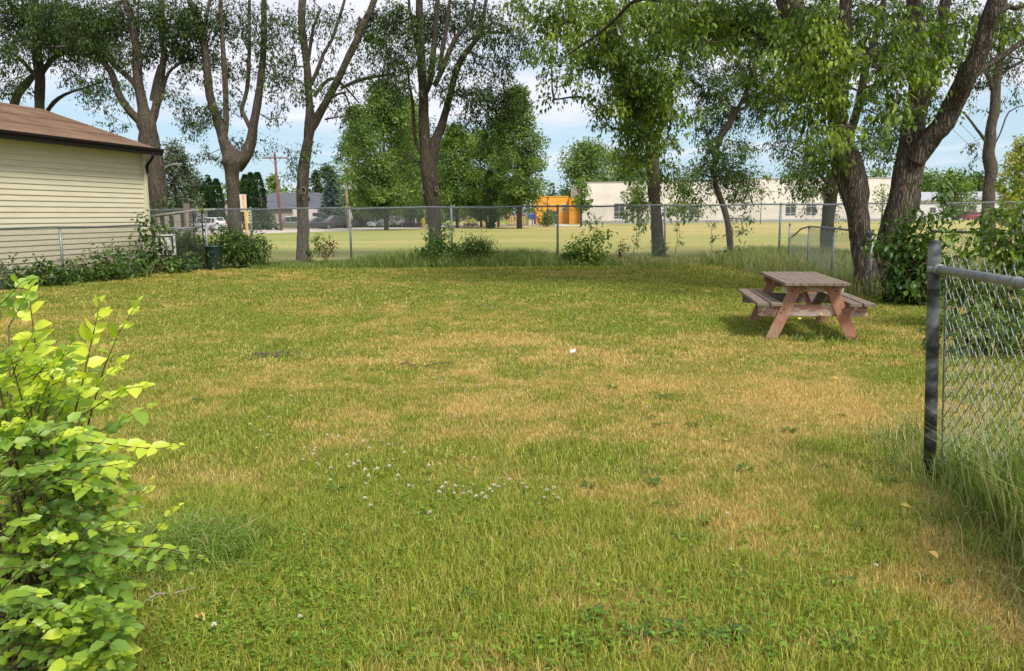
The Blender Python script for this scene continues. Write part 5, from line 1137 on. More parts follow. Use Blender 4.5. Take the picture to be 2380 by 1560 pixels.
# ================================================================ fence-line trees (traced trunks)
Y1 = 28.0
def D(pl, Y=Y1): return [(a_, b_, Y+(c_[1] if isinstance(c_, tuple) else 0), c_[0] if isinstance(c_, tuple) else c_) for a_, b_, c_ in pl]
def Bl(lst, Y=Y1, m=1.0): return [(a_, b_, Y+(random.uniform(-1.2, 1.2)), rx, ry, lai*m) for a_, b_, rx, ry, lai in lst]
g_f = 'ash trees along the back fence'
traced_tree('ash_tree', 'ash tree rising behind the garage roof, straight trunk with arching side limbs', [
    D([(94, 500, 26), (94, 300, 24), (92, 240, 22), (92, 180, 22), (86, 120, 20), (84, 50, 17), (80, 0, 15)], 30),
    D([(93, 175, 14), (115, 145, 13), (140, 125, 12), (170, 118, 8), (215, 135, 5)], 30), D([(90, 178, 10), (72, 165, 10), (50, 140, 8), (20, 120, 6), (-20, 118, 4)], 30),
    D([(76, 52, 10), (50, 42, 10), (35, 20, 9), (15, -10, 8)], 30), D([(110, 258, 10), (125, 238, 9), (150, 220, 7), (185, 208, 5), (240, 190, 3)], 30.5),
    D([(20, 300, 20), (38, 225, 18), (60, 195, 16), (78, 175, 12)], 31)],
    Bl([(50, 60, 70, 45, 1.7), (140, 50, 60, 50, 1.9), (20, 130, 45, 40, 1.2), (110, 100, 50, 30, 1.5), (160, 110, 50, 40, 1.5), (30, 200, 35, 22, 1.1), (200, 190, 45, 20, .5), (150, 170, 30, 20, .6), (60, 0, 80, 40, 1.2), (190, 60, 45, 50, 1.7)], 30, 1.05), 'leaf_ash', 'bark_dark', group=g_f, seed=1)
traced_tree('ash_tree', 'wide ash tree just right of the garage gutter, trunk splitting into four limbs', [
    D([(378, 600, 46), (372, 480, 42), (362, 400, 42), (351, 338, 40), (343, 290, 44), (333, 250, 24), (321, 188, 21), (318, 113, 18), (301, 25, 16), (291, 0, 14)]),
    D([(345, 300, 24), (321, 276, 20), (296, 250, 18), (276, 218, 17), (262, 175, 15), (252, 160, 14), (226, 125, 10), (180, 108, 7), (130, 110, 5)]),
    D([(348, 295, 22), (363, 250, 18), (372, 190, 17), (381, 130, 14), (378, 60, 13), (376, 0, 12)]), D([(320, 205, 14), (300, 180, 11), (275, 160, 11), (255, 140, 8), (238, 128, 5)]),
    D([(370, 240, 10), (385, 185, 8), (400, 160, 6), (430, 140, 4)]), D([(352, 235, 10), (362, 185, 10), (372, 150, 7)])],
    Bl([(240, 50, 60, 50, 1.8), (320, 40, 60, 45, 1.6), (400, 50, 50, 55, 1.7), (230, 115, 50, 35, 1.6), (290, 130, 45, 35, 1.3), (350, 110, 40, 40, 1.0), (420, 120, 45, 35, 1.7), (440, 60, 35, 45, 1.3), (200, 215, 35, 20, .5), (240, 230, 40, 22, .8), (300, 200, 30, 25, .5), (400, 190, 35, 22, .4), (180, 60, 50, 40, 1.6), (225, 190, 30, 18, .8), (410, 230, 35, 25, .4), (275, 290, 40, 22, .25), (325, 345, 14, 25, .8)], m=1.05), 'leaf_ash', group=g_f, seed=2)
traced_tree('ash_tree', 'forked ash tree with four upright limbs left of the yellow sign', [
    D([(553, 610, 42), (551, 556, 32), (545, 515, 29), (542, 473, 27), (539.6, 403, 31), (541, 372, 52), (530, 352, 30), (519, 330, 25), (514, 301, 22), (500, 262, 18), (489, 226, 18), (479, 138, 17), (469, 75, 16), (446, 12, 14), (440, 0, 12)]),
    D([(547, 385, 36), (570, 364, 28), (584, 330, 23), (589, 290, 19), (601, 223, 16), (611, 131, 14), (614, 50, 12), (614, 0, 11)]),
    D([(520, 318, 14), (526, 288, 13), (524, 200, 12), (519, 125, 10), (514, 50, 9), (513, 0, 8)]), D([(586, 305, 12), (568, 270, 10), (562, 250, 10), (574, 210, 9), (579, 125, 8), (579, 40, 7), (580, 0, 6)]),
    D([(474, 70, 8), (482, 30, 8), (488, 0, 7)])],
    Bl([(470, 50, 50, 50, 1.0), (540, 50, 50, 50, .85), (610, 60, 40, 60, .9), (500, 130, 45, 35, .8), (560, 160, 40, 50, .45), (620, 150, 28, 45, .6), (470, 170, 30, 30, .6), (455, 275, 40, 30, .85), (430, 245, 25, 18, .6), (500, 250, 28, 30, .8), (535, 230, 22, 40, .5), (640, 220, 25, 60, .5), (480, 360, 26, 13, .9), (508, 385, 16, 10, .6), (546, 345, 20, 22, 1.6), (575, 340, 22, 20, .8), (610, 330, 20, 12, .5), (455, 300, 28, 15, .7), (650, 270, 30, 18, .35)]), 'leaf_ash', 'bark', group=g_f, seed=3,
    knots=((527, 366, 27.5, .05), (553, 370, 27.45, .045)))
traced_tree('ash_tree', 'slender ash tree with an eye-shaped knot, standing left of the fence post', [
    D([(706, 620, 31), (705.7, 592, 29), (704, 519, 27), (703.5, 446, 25), (706, 390, 25), (712, 350, 23), (717, 325, 22), (721, 288, 24), (719, 250, 17), (717, 210, 17), (714.5, 158, 17), (706.6, 105, 17), (701, 52, 17), (704, 0, 16)]),
    D([(724, 300, 19), (743, 263, 18), (770, 215, 17), (796, 163, 16), (822, 110, 15), (848, 52, 14), (870, 0, 13)]),
    D([(720, 200, 9), (735, 170, 9), (752, 125, 8), (770, 95, 7), (783, 58, 7), (801, 0, 6)]), D([(717, 140, 7), (722, 100, 7), (730, 60, 6), (745, 20, 6)]),
    D([(730, 225, 8), (752, 195, 8), (775, 182, 8), (800, 200, 5), (835, 240, 3)]), D([(793, 205, 8), (825, 190, 8), (862, 180, 7), (905, 174, 5)]), D([(755, 278, 4), (785, 272, 3), (805, 275, 2)]), D([(770, 228, 6), (800, 215, 5), (812, 250, 3)]),
    D([(815, 120, 6), (828, 80, 5), (835, 40, 4)])],
    Bl([(670, 60, 40, 50, .45), (740, 40, 45, 40, .5), (800, 60, 40, 50, .35), (665, 150, 35, 40, .8), (680, 90, 30, 30, .5), (745, 130, 35, 40, .25), (690, 200, 25, 40, .6), (770, 190, 35, 30, .5), (830, 170, 35, 30, .5), (850, 90, 25, 50, .4), (735, 220, 18, 20, .9), (690, 375, 18, 25, .8), (680, 400, 14, 18, .7), (800, 240, 30, 25, .55), (815, 270, 22, 18, .8), (860, 60, 30, 40, .8), (733, 360, 14, 25, .45), (668, 350, 22, 14, .5)]), 'leaf_ash', group=g_f, seed=4,
    knots=((705, 443, 27.62, .10), (705, 461.5, 27.62, .045), (713, 324, 27.64, .04), (727, 330, 27.64, .04)))
traced_tree('ash_tree', 'big ash tree with many upright limbs in front of the tall poplars', [
    D([(1014, 640, 34), (1012, 570, 31), (1010, 501, 29), (1003, 450, 34), (998, 409, 38), (993, 375, 34), (988, 330, 24), (985, 263, 22), (983, 210, 20), (980, 158, 18), (977, 80, 17), (975, 0, 15)]),
    D([(1003, 380, 26), (1012, 330, 22), (1030, 284, 18), (1046, 223, 14), (1060, 165, 13), (1080, 125, 12), (1110, 90, 11), (1122, 50, 9), (1130, 0, 8)]),
    D([(990, 215, 14), (1000, 190, 13), (1006, 140, 12), (1011, 79, 11), (1017, 0, 10)]), D([(1010, 200, 12), (1028, 160, 12), (1045, 118, 12), (1065, 80, 10), (1090, 50, 8), (1105, 0, 6)]),
    D([(985, 365, 12), (972, 340, 9), (964, 315, 8), (959, 237, 7), (951, 197, 6), (948, 150, 4)]), D([(1020, 165, 9), (1030, 110, 9), (1040, 50, 8), (1046, 0, 7)]),
    D([(994, 392, 5), (970, 375, 4), (945, 358, 3)]), D([(1085, 95, 7), (1130, 75, 6), (1180, 78, 4)]), D([(985, 180, 8), (968, 110, 8), (955, 40, 7), (950, 0, 6)])],
    Bl([(930, 50, 50, 50, 1.3), (1000, 50, 50, 50, 1.3), (1080, 40, 50, 45, 1.1), (1150, 60, 50, 50, 1.0), (1210, 100, 35, 50, .9), (930, 130, 45, 40, 1.1), (990, 140, 35, 40, 1.0), (1070, 140, 40, 40, .7), (1150, 150, 50, 35, .7), (900, 180, 40, 25, 1.0), (940, 205, 35, 25, .9), (1050, 210, 40, 30, 1.0), (1110, 220, 45, 35, 1.2), (1170, 230, 45, 40, 1.1), (1080, 280, 35, 25, .7), (1140, 290, 45, 25, 1.0), (1200, 270, 20, 30, .6), (975, 290, 25, 30, .3), (1010, 330, 16, 30, .4), (890, 120, 30, 40, 1.0), (1130, 340, 35, 25, .6), (880, 60, 28, 45, .9), (960, 380, 35, 18, .4)], m=1.15), 'leaf_ash', 'bark_dark', group=g_f, seed=5,
    knots=((983, 447, 27.7, .045), (1015, 440, 27.72, .07)))
# boxelder with bright drooping shoots
traced_tree('boxelder_tree', 'boxelder tree with bright drooping leaves left of the thin crooked tree', [
    D([(1531, 625, 33), (1530, 592, 29), (1528, 540, 27), (1526, 501, 27), (1521, 460, 27), (1519, 428, 29), (1517, 391, 28), (1513, 350, 24), (1510, 302, 22), (1500, 240, 16), (1488, 180, 14), (1480, 100, 12), (1475, 0, 10)]),
    D([(1524, 380, 18), (1528, 330, 15), (1540, 270, 13), (1560, 200, 11), (1590, 120, 9), (1600, 0, 7)]), D([(1512, 400, 9), (1503, 380, 6), (1512, 350, 4)])],
    Bl([(1300, 50, 65, 45, 1.3), (1270, 120, 35, 30, 1.1), (1350, 120, 45, 35, 1.2), (1310, 180, 40, 25, 1.1), (1280, 220, 24, 14, .9), (1420, 60, 50, 50, 1.5)], 23, 1.4)
    +Bl([(1230, 20, 50, 30, 1.2), (1340, 20, 60, 30, 1.6), (1440, 20, 60, 30, 2.0), (1530, 30, 50, 40, 1.8), (1600, 90, 40, 40, 1.4), (1440, 100, 45, 30, 1.6)], 25)+Bl([(1410, 130, 55, 30, 1.9), (1460, 150, 50, 32, 2.0), (1520, 110, 35, 40, 1.6), (1540, 190, 35, 35, 1.6), (1480, 200, 45, 30, 1.8), (1560, 60, 45, 40, 1.5), (1420, 250, 30, 25, 1.2), (1370, 225, 25, 18, .7)], 24.5, 1.6)
    +Bl([(1500, 260, 45, 30, 1.9), (1560, 270, 40, 20, 1.2), (1470, 300, 35, 30, 1.6), (1540, 320, 35, 22, .9), (1460, 360, 30, 26, 1.3), (1620, 260, 40, 15, .9), (1440, 210, 30, 30, 1.4), (1400, 280, 25, 18, .8), (1485, 395, 24, 16, 1.5), (1520, 230, 50, 60, 1.5), (1500, 330, 40, 40, 1.2)], 26, 1.5)
    +Bl([(1478, 470, 32, 22, 1.9), (1490, 510, 20, 14, 1.0), (1575, 475, 35, 18, 1.6), (1545, 410, 20, 40, .9), (1540, 380, 25, 30, .7), (1600, 490, 28, 12, 1.0)], 28), 'leaf_bright', LL=.155, LW=.066, clump=.30, per=14, seed=6, droop=.7, group='boxelders at the back fence')
traced_tree('boxelder_tree', 'thin crooked boxelder leaning left with dark leaves, middle of the right fence', [
    D([(1701, 620, 16), (1698, 582, 15), (1695, 545, 14), (1690, 512, 13), (1683, 485, 14), (1672, 455, 14), (1664, 433, 13), (1660, 405, 12), (1662, 380, 12), (1667, 342, 12), (1680, 312, 11), (1696, 289, 11), (1717, 250, 9), (1740, 200, 8), (1760, 120, 7), (1770, 30, 6)]),
    D([(1688, 300, 7), (1700, 270, 6), (1745, 240, 5), (1790, 200, 4)]), D([(1664, 380, 7), (1650, 340, 6), (1640, 300, 5)])],
    Bl([(1640, 395, 45, 26, 1.6), (1590, 410, 35, 26, 1.1), (1625, 448, 38, 18, .9), (1700, 390, 40, 30, 1.5), (1740, 415, 32, 26, 1.3), (1720, 455, 35, 20, 1.2), (1755, 450, 18, 16, .7), (1660, 345, 35, 30, 1.5), (1720, 340, 35, 25, 1.1), (1690, 420, 30, 25, 1.3), (1722, 505, 20, 12, 1.0), (1712, 540, 16, 16, 1.1), (1655, 470, 16, 10, .6)], 28)
    +Bl([(1660, 210, 45, 45, 1.5), (1720, 170, 50, 45, 1.4), (1700, 260, 50, 30, 1.3), (1770, 220, 45, 40, 1.3), (1650, 290, 35, 30, 1.2), (1780, 280, 40, 25, .8), (1810, 330, 35, 20, .6), (1600, 170, 40, 45, 1.2), (1830, 190, 45, 45, 1.2), (1740, 70, 60, 50, 1.5), (1820, 70, 55, 50, 1.4), (1660, 90, 45, 45, 1.3), (1590, 60, 45, 50, 1.3)], 28), 'leaf_mid', 'bark_dark', LL=.115, LW=.05, clump=.27, per=14, seed=7, group='boxelders at the back fence')
traced_tree('boxelder_tree', 'dark boxelder with a ring-shaped knot standing behind the thick leaning stem', [
    D([(1918, 640, 30), (1921, 552, 27), (1925, 500, 26), (1928, 473, 29), (1932, 443, 32), (1941, 410, 28), (1955, 370, 24), (1970, 320, 21), (1987, 276, 19), (2002, 210, 18), (2016, 145, 16), (2037, 79, 14), (2050, 26, 12), (2055, -5, 11)]),
    D([(1930, 440, 12), (1915, 415, 9), (1895, 400, 6)])],
    Bl([(1860, 395, 42, 26, 1.4), (1900, 380, 35, 30, 1.7), (1850, 435, 32, 18, 1.0), (1885, 452, 30, 16, 1.1), (1905, 430, 28, 25, 1.5), (1845, 355, 45, 22, .9), (1880, 482, 18, 8, .7), (1900, 340, 40, 25, 1.2), (2030, 330, 40, 40, 1.3), (2070, 290, 40, 40, 1.1), (2040, 230, 40, 40, 1.2), (1960, 430, 14, 30, 1.0), (2060, 370, 30, 26, .9), (2010, 120, 55, 50, 1.3), (2000, 40, 60, 45, 1.3), (1935, 505, 9, 35, .9), (1900, 50, 60, 50, 1.2), (2090, 120, 55, 60, 1.2), (2100, 30, 60, 50, 1.2), (2150, 240, 40, 35, .8), (1840, 290, 45, 30, .7), (1880, 180, 45, 50, 1.1), (2190, 40, 60, 50, 1.0), (2200, 130, 45, 40, .8)]), 'leaf_mid', 'bark_dark', LL=.115, LW=.05, clump=.27, per=14, seed=8, group='boxelders at the back fence', knots=((1930, 444, 27.5, .075),))
traced_tree('ash_tree', 'bare-limbed ash tree at the right edge before the yellow bush tree', [
    D([(2292, 640, 32), (2295, 528, 30), (2297, 480, 27), (2299, 436, 27), (2304, 400, 27), (2297, 365, 27), (2301, 335, 24), (2304, 300, 22), (2310, 263, 21), (2313, 220, 20), (2316, 184, 20), (2325, 140, 15), (2328, 105, 13), (2332, 40, 12), (2336, 0, 11)], 28),
    D([(2310, 215, 13), (2302, 190, 13), (2290, 165, 9), (2280, 140, 6), (2262, 110, 4)], 28), D([(2298, 340, 8), (2285, 320, 7), (2270, 300, 6), (2243, 265, 4), (2225, 255, 2)], 28), D([(2309, 340, 3), (2325, 310, 3), (2345, 260, 3), (2380, 245, 2)], 28), D([(2318, 180, 8), (2345, 160, 7), (2380, 140, 6)], 28)],
    Bl([(2270, 150, 35, 35, .8), (2340, 150, 40, 40, 1.0), (2360, 80, 40, 50, 1.1), (2370, 215, 25, 30, .3), (2275, 200, 28, 24, .6), (2268, 340, 14, 22, .5), (2275, 375, 12, 14, .5), (2280, 250, 12, 20, .4), (2300, 50, 40, 40, .8)], 28), 'leaf_ash', 'bark', seed=9, bare=.6, group=g_f)
# the big twin-stemmed boxelder beside the table
YB = 15.3
def E(pl): return [(a_, b_, YB+(c_[1] if isinstance(c_, tuple) else 0), c_[0] if isinstance(c_, tuple) else c_) for a_, b_, c_ in pl]
traced_tree('boxelder_tree', 'massive twin-stemmed boxelder with furrowed bark beside the picnic table', [
    E([(2022, 712, 84), (2018, 672, 66), (2012, 620, 54), (2003, 570, 47), (1998, 534, 46), (1991, 490, 50), (1987, 455, 57), (1981, 422, 60), (1968, 385, 62), (1957, 350, 57), (1949, 300, 44), (1948, 250, 38), (1953, 200, 34), (1958, 158, 30), (1963, 80, 27), (1966, 0, 25)]),
    E([(2050, 700, 70), (2052, 650, 58), (2062, 590, 54), (2075, 545, 56), (2088, 500, 62), (2102, 450, 66), (2112, 400, 66), (2122, 350, 62), (2124, 300, 50), (2132, 250, 46), (2137, 200, 42), (2134, 120, 36), (2128, 50, 32), (2124, 0, 28)]),
    E([(2128, 375, (44, -.2)), (2150, 338, (44, -.3)), (2172, 310, (45, -.4)), (2195, 285, (44, -.5)), (2215, 245, (42, -.6)), (2233, 206, (41, -.8)), (2252, 165, (42, -1)), (2272, 131, (41, -1.1)), (2284, 95, (38, -1.2)), (2296, 53, (36, -1.3)), (2318, 0, (33, -1.4))]),
    E([(2138, 255, (34, .3)), (2152, 205, (34, .5)), (2167, 160, (32, .6)), (2182, 110, (28, .8)), (2190, 60, (26, .9)), (2198, 0, (22, 1))]),
    E([(1950, 300, (34, .2)), (1935, 240, (34, .3)), (1905, 165, (36, .2)), (1875, 95, (46, 0)), (1850, 35, (54, -.2)), (1836, 0, (50, -.3))]),
    E([(1915, 190, (22, .3)), (1880, 165, (18, .5)), (1835, 130, (17, .6)), (1797, 105, (15, .8)), (1750, 75, (13, 1)), (1715, 55, (12, 1.2)), (1670, 45, (10, 1.6)), (1620, 30, (9, 2.0))]),
    E([(2236, 212, (20, -.6)), (2262, 178, (17, -.5)), (2290, 155, (15, -.4)), (2330, 130, (12, -.3)), (2385, 92, (9, -.2))]),
    E([(2290, 75, (15, -1.2)), (2310, 40, (13, -1.2)), (2345, 15, (11, -1.1)), (2400, 5, (9, -1))]),
    E([(1700, 60, (9, 1.4)), (1640, 20, (9, 2)), (1560, 5, (9, 2.6)), (1480, 0, (9, 3.4)), (1440, 35, (8, 4)), (1400, 72, (7, 4.6)), (1360, 100, (6, 5)), (1320, 128, (4, 5.4))])],
    Bl([(1900, 50, 55, 45, 2.0), (1860, 110, 40, 30, 1.2), (1920, 130, 50, 40, 2.2), (1900, 190, 45, 30, 2.0), (1925, 240, 40, 28, 1.9), (1935, 300, 36, 22, 1.9), (1920, 350, 34, 20, 1.4), (1945, 375, 18, 14, 1.4)], 14.3, 1.3)
    +Bl([(2060, 200, 45, 30, 1.1), (2110, 150, 45, 35, 1.3), (2150, 120, 45, 35, 1.4), (2085, 255, 40, 18, 1.5), (2070, 320, 20, 14, 1.2), (2050, 255, 30, 14, 1.1), (2140, 190, 40, 25, 1.2), (2110, 60, 50, 40, 1.2), (2200, 80, 45, 50, .9)], 14.2)
    +Bl([(1780, 60, 60, 45, 1.1), (1700, 50, 60, 40, 1.4), (1620, 40, 60, 40, 1.5), (1750, 150, 45, 35, .9), (1800, 220, 40, 40, 1.1), (1990, 50, 45, 40, .9), (2020, 140, 45, 40, .8), (2250, 60, 50, 40, .6), (2340, 60, 45, 45, .8), (2210, 250, 22, 18, .7), (1640, 100, 40, 22, .9), (2240, 150, 30, 30, .5), (1560, 20, 50, 30, 1.3), (1640, 15, 60, 28, 1.9), (1730, 15, 60, 28, 1.9), (1690, 90, 45, 30, 1.2), (1800, 120, 40, 35, 1.1), (1840, 190, 40, 30, 1.2), (1860, 260, 35, 30, 1.0)], 16), 'leaf_bright', 'bark_big', LL=.112, LW=.05, n=26, clump=.24, per=13, ext=4.5, flare=1.25, seed=10, droop=.75, fine=True, extra=[((6.0, 14.5, 11.0), (3.2, 2.6, 1.6), .7), ((3.5, 15.5, 10.5), (2.6, 2.4, 1.3), .7), ((9.0, 13.5, 11.5), (2.6, 2.4, 1.5), .6)],
    knots=((2113, 325, 15.03, .05),), group='boxelders at the back fence')

# ================================================================ shrubs and saplings
def shrub(name, label, px, py, blobs, leafm, LL=.09, LW=.045, per=14, clump=.25, cat='shrub', group=None, stems=3, fine=False, droop=.4, Y=None, twig=None, bare=.1):
    c = gnd(px, py) if Y is None else np.array([xat(px, Y), Y, 0.]); root = empty(name, (c[0], c[1], 0)); tag(root, label, cat, group)
    nodes = []; Yc = c[1]
    for i in range(stems):
        a_ = rng.uniform(0, 2*PI); r_ = rng.uniform(.02, .12)
        for t in (0.02, .15, .3): nodes.append([math.cos(a_)*r_*(1+t), math.sin(a_)*r_*(1+t), t])
    bl = []
    for bx, by, rx, ry, lai in blobs:
        q = at(bx, by, Yc+random.uniform(-.15, .15)); k_ = mpp(Yc); bl.append((q-c, (rx*k_, max(.15, min(rx*k_, .8)), ry*k_), lai))
    leafy(root, np.array(nodes), bl, None, MAT[leafm], LL, LW, per, clump, droop=droop, fine=fine, tname='stem', cname='foliage', twigmat=twig or MAT['shoot'], bare=bare); return root
gs = 'weedy shrubs along the fences'
shrub('shrub', 'dark rounded shrub between the green bin and the slender ash', 575, 620, [(560, 590, 38, 30, 2.4), (600, 590, 26, 30, 2.4), (545, 575, 30, 26, 1.6), (585, 560, 30, 14, 1.4)], 'leaf_mid', .11, .055, Y=25.4, group=gs)
shrub('shrub', 'leafy shrub sprouting round the base of the forked ash', 520, 610, [(520, 550, 28, 22, 1.6), (545, 555, 25, 20, 1.6), (500, 575, 22, 18, 1.3)], 'leaf_weed', .11, .06, Y=26.0, group=gs)
shrub('shrub', 'thicket of bright vine leaves at the corner of the cream garage', 345, 640, [(345, 540, 14, 30, 1.6), (350, 580, 20, 28, 1.8), (365, 610, 34, 22, 2.0), (400, 615, 36, 20, 1.8), (335, 600, 14, 26, 1.6), (340, 512, 9, 10, 1.2)], 'leaf_weed', .13, .09, Y=23.0, group=gs, per=10)
shrub('shrub', 'tangled green shrub behind the old railing and window frame', 440, 620, [(430, 570, 32, 30, 1.9), (465, 575, 26, 30, 1.9), (400, 555, 26, 22, 1.5), (440, 600, 45, 20, 2.0), (480, 600, 26, 18, 1.8)], 'leaf_mid', .11, .055, Y=24.9, group=gs)
shrub('shrub', 'dark mound of leaves over the railing at the leftmost fence trunk', 370, 600, [(368, 487, 30, 14, 2.2), (350, 500, 20, 12, 1.4), (392, 497, 18, 12, 1.2)], 'leaf_far_dark', .12, .07, Y=27.4, group=gs, stems=4)
shrub('shrub', 'small shrub in front of the green bin', 505, 625, [(505, 603, 12, 12, 1.6), (488, 612, 14, 8, 1.2)], 'leaf_mid', .10, .05, Y=24.4, group=gs)
for i, (px, Y, h, w_, lb_) in enumerate(((20, 18.3, 52, 45, 'leafy weeds at the left edge below the cream wall'), (105, 19.0, 58, 40, 'weeds left of the fence post below the cream wall'), (175, 19.8, 46, 35, 'low weeds just right of the fence post below the cream wall'), (240, 20.6, 66, 40, 'tall leafy weeds in the middle of the garage wall'), (290, 21.6, 62, 32, 'leafy weeds near the far corner of the garage wall'))):
    yb = 510+1.55/mpp(Y)
    shrub('weed_clump', lb_, px, 0, [(px, yb-h*.55, w_*.75, h*.4, 1.5), (px+12, yb-h*.25, w_, h*.3, 2.2), (px-20, yb-h*.3, w_*.7, h*.3, 1.6), (px+random.uniform(-10, 10), yb-h*.95, w_*.3, h*.2, 1.0)], 'leaf_weed' if i % 2 == 0 else 'leaf_mid', .12, .06, Y=Y, group=gs, clump=.22, stems=6)
shrub('shrub', 'bushy undergrowth round the foot of the big many-limbed ash', 1025, 620, [(1020, 560, 22, 30, 1.6), (1010, 590, 40, 26, 2.2), (1060, 585, 30, 20, 1.5), (1035, 610, 50, 14, 2.0), (1025, 530, 14, 14, .9)], 'leaf_weed', .12, .06, Y=25.6, group=gs)
shrub('shrub', 'dense dark shrub right of the many-limbed ash', 1100, 620, [(1100, 580, 34, 26, 2.4), (1110, 600, 36, 20, 2.4), (1085, 600, 28, 20, 2.0), (1125, 565, 18, 14, .9)], 'leaf_mid', .085, .035, Y=25.5, group=gs)
shrub('shrub', 'tall bright green sapling bush at the middle fence post', 1355, 622, [(1375, 560, 22, 22, 1.2), (1350, 585, 36, 24, 1.8), (1365, 608, 42, 16, 2.4), (1320, 600, 26, 18, 1.7), (1385, 535, 14, 14, .9), (1395, 548, 14, 10, .6), (1372, 512, 8, 10, .5), (1375, 595, 25, 25, 2.0)], 'leaf_bright', .13, .07, Y=25.2, group=gs)
shrub('shrub', 'dark weedy shrub at the foot of the thin crooked boxelder', 1712, 622, [(1712, 600, 26, 16, 2.0), (1735, 598, 16, 12, 1.3), (1690, 608, 26, 10, 1.6)], 'leaf_mid', .11, .06, Y=25.6, group=gs)
shrub('shrub', 'leafy suckers at the foot of the bright-leaved boxelder', 1532, 618, [(1530, 592, 18, 18, 1.5), (1535, 565, 10, 14, .8)], 'leaf_weed', .09, .045, Y=26.8, group=gs)
for px, lb_, xs_ in ((765, 'dried red-brown seedling left of the fence post', 1.0), (1442, 'dried red-brown seedling between the sapling bush and the boxelder', .95)):
    shrub('dead_seedling', lb_, px, 616, [(px+3, 575, 9, 9, 1.2), (px+8, 568, 7, 6, 1.0), (px-1, 592, 6, 10, .9)], 'leaf_red', .08, .04, Y=26.0, group='dried seedlings by the back fence', per=9, clump=.12, cat='seedling')
shrub('sapling', 'pale bluish sapling beside the slender ash trunk', 742, 612, [(735, 560, 14, 10, .8), (745, 575, 16, 12, .9), (730, 585, 12, 10, .7), (758, 553, 8, 7, .6)], 'leaf_mid', .09, .035, Y=26.0, cat='sapling', per=10, clump=.16)
for px, h, lb_ in ((1475, 545, 'thin sapling stem between the red seedling and the boxelder'), (1575, 540, 'thin vine-like sapling right of the boxelder fence post'), (1655, 535, 'drooping sapling left of the thin crooked boxelder')):
    shrub('sapling', lb_, px, 616, [(px, h, 7, 10, .45), (px+3, h+22, 5, 8, .35), (px+2, h-14, 4, 6, .25)], 'leaf_mid', .10, .04, Y=26.0, cat='sapling', per=8, clump=.14, group='saplings along the back fence')
shrub('shrub', 'dense leafy bush growing against the massive twin-stemmed boxelder', 2100, 712, [(2100, 560, 50, 40, 1.5), (2120, 610, 48, 40, 2.4), (2125, 665, 48, 38, 2.8), (2085, 620, 35, 35, 2.0), (2140, 700, 32, 24, 2.6), (2060, 560, 28, 24, 1.3), (2150, 500, 40, 30, .9), (2170, 560, 35, 30, 1.1), (2150, 640, 28, 40, 1.8), (2105, 690, 40, 22, 2.2), (2160, 440, 30, 30, .5), (2200, 470, 35, 22, .5)], 'leaf_mid', .115, .06, Y=13.6, group=gs, clump=.2, stems=8, fine=True, per=12)
shrub('shrub', 'big bright-leaved bush behind the near fence at the right edge', 2330, 800, [(2330, 560, 55, 30, 1.6), (2350, 610, 50, 30, 1.8), (2290, 520, 45, 25, .9), (2340, 490, 45, 25, 1.0), (2240, 570, 45, 35, .9), (2380, 560, 40, 60, 1.8), (2290, 690, 60, 50, 1.5), (2230, 650, 40, 40, 1.4), (2350, 720, 50, 50, 1.5), (2210, 740, 40, 30, 1.2), (2380, 450, 25, 30, .7)], 'leaf_bright', .115, .055, Y=10.6, group=gs, clump=.2, stems=10, fine=True, per=12)
shrub('shrub', 'low dark bush seen through the near chain-link mesh', 2290, 840, [(2290, 770, 60, 40, 1.5), (2220, 780, 40, 30, 1.2), (2360, 790, 50, 40, 1.4)], 'leaf_mid', .10, .05, Y=8.8, group=gs, clump=.2, stems=8, fine=True, per=12)

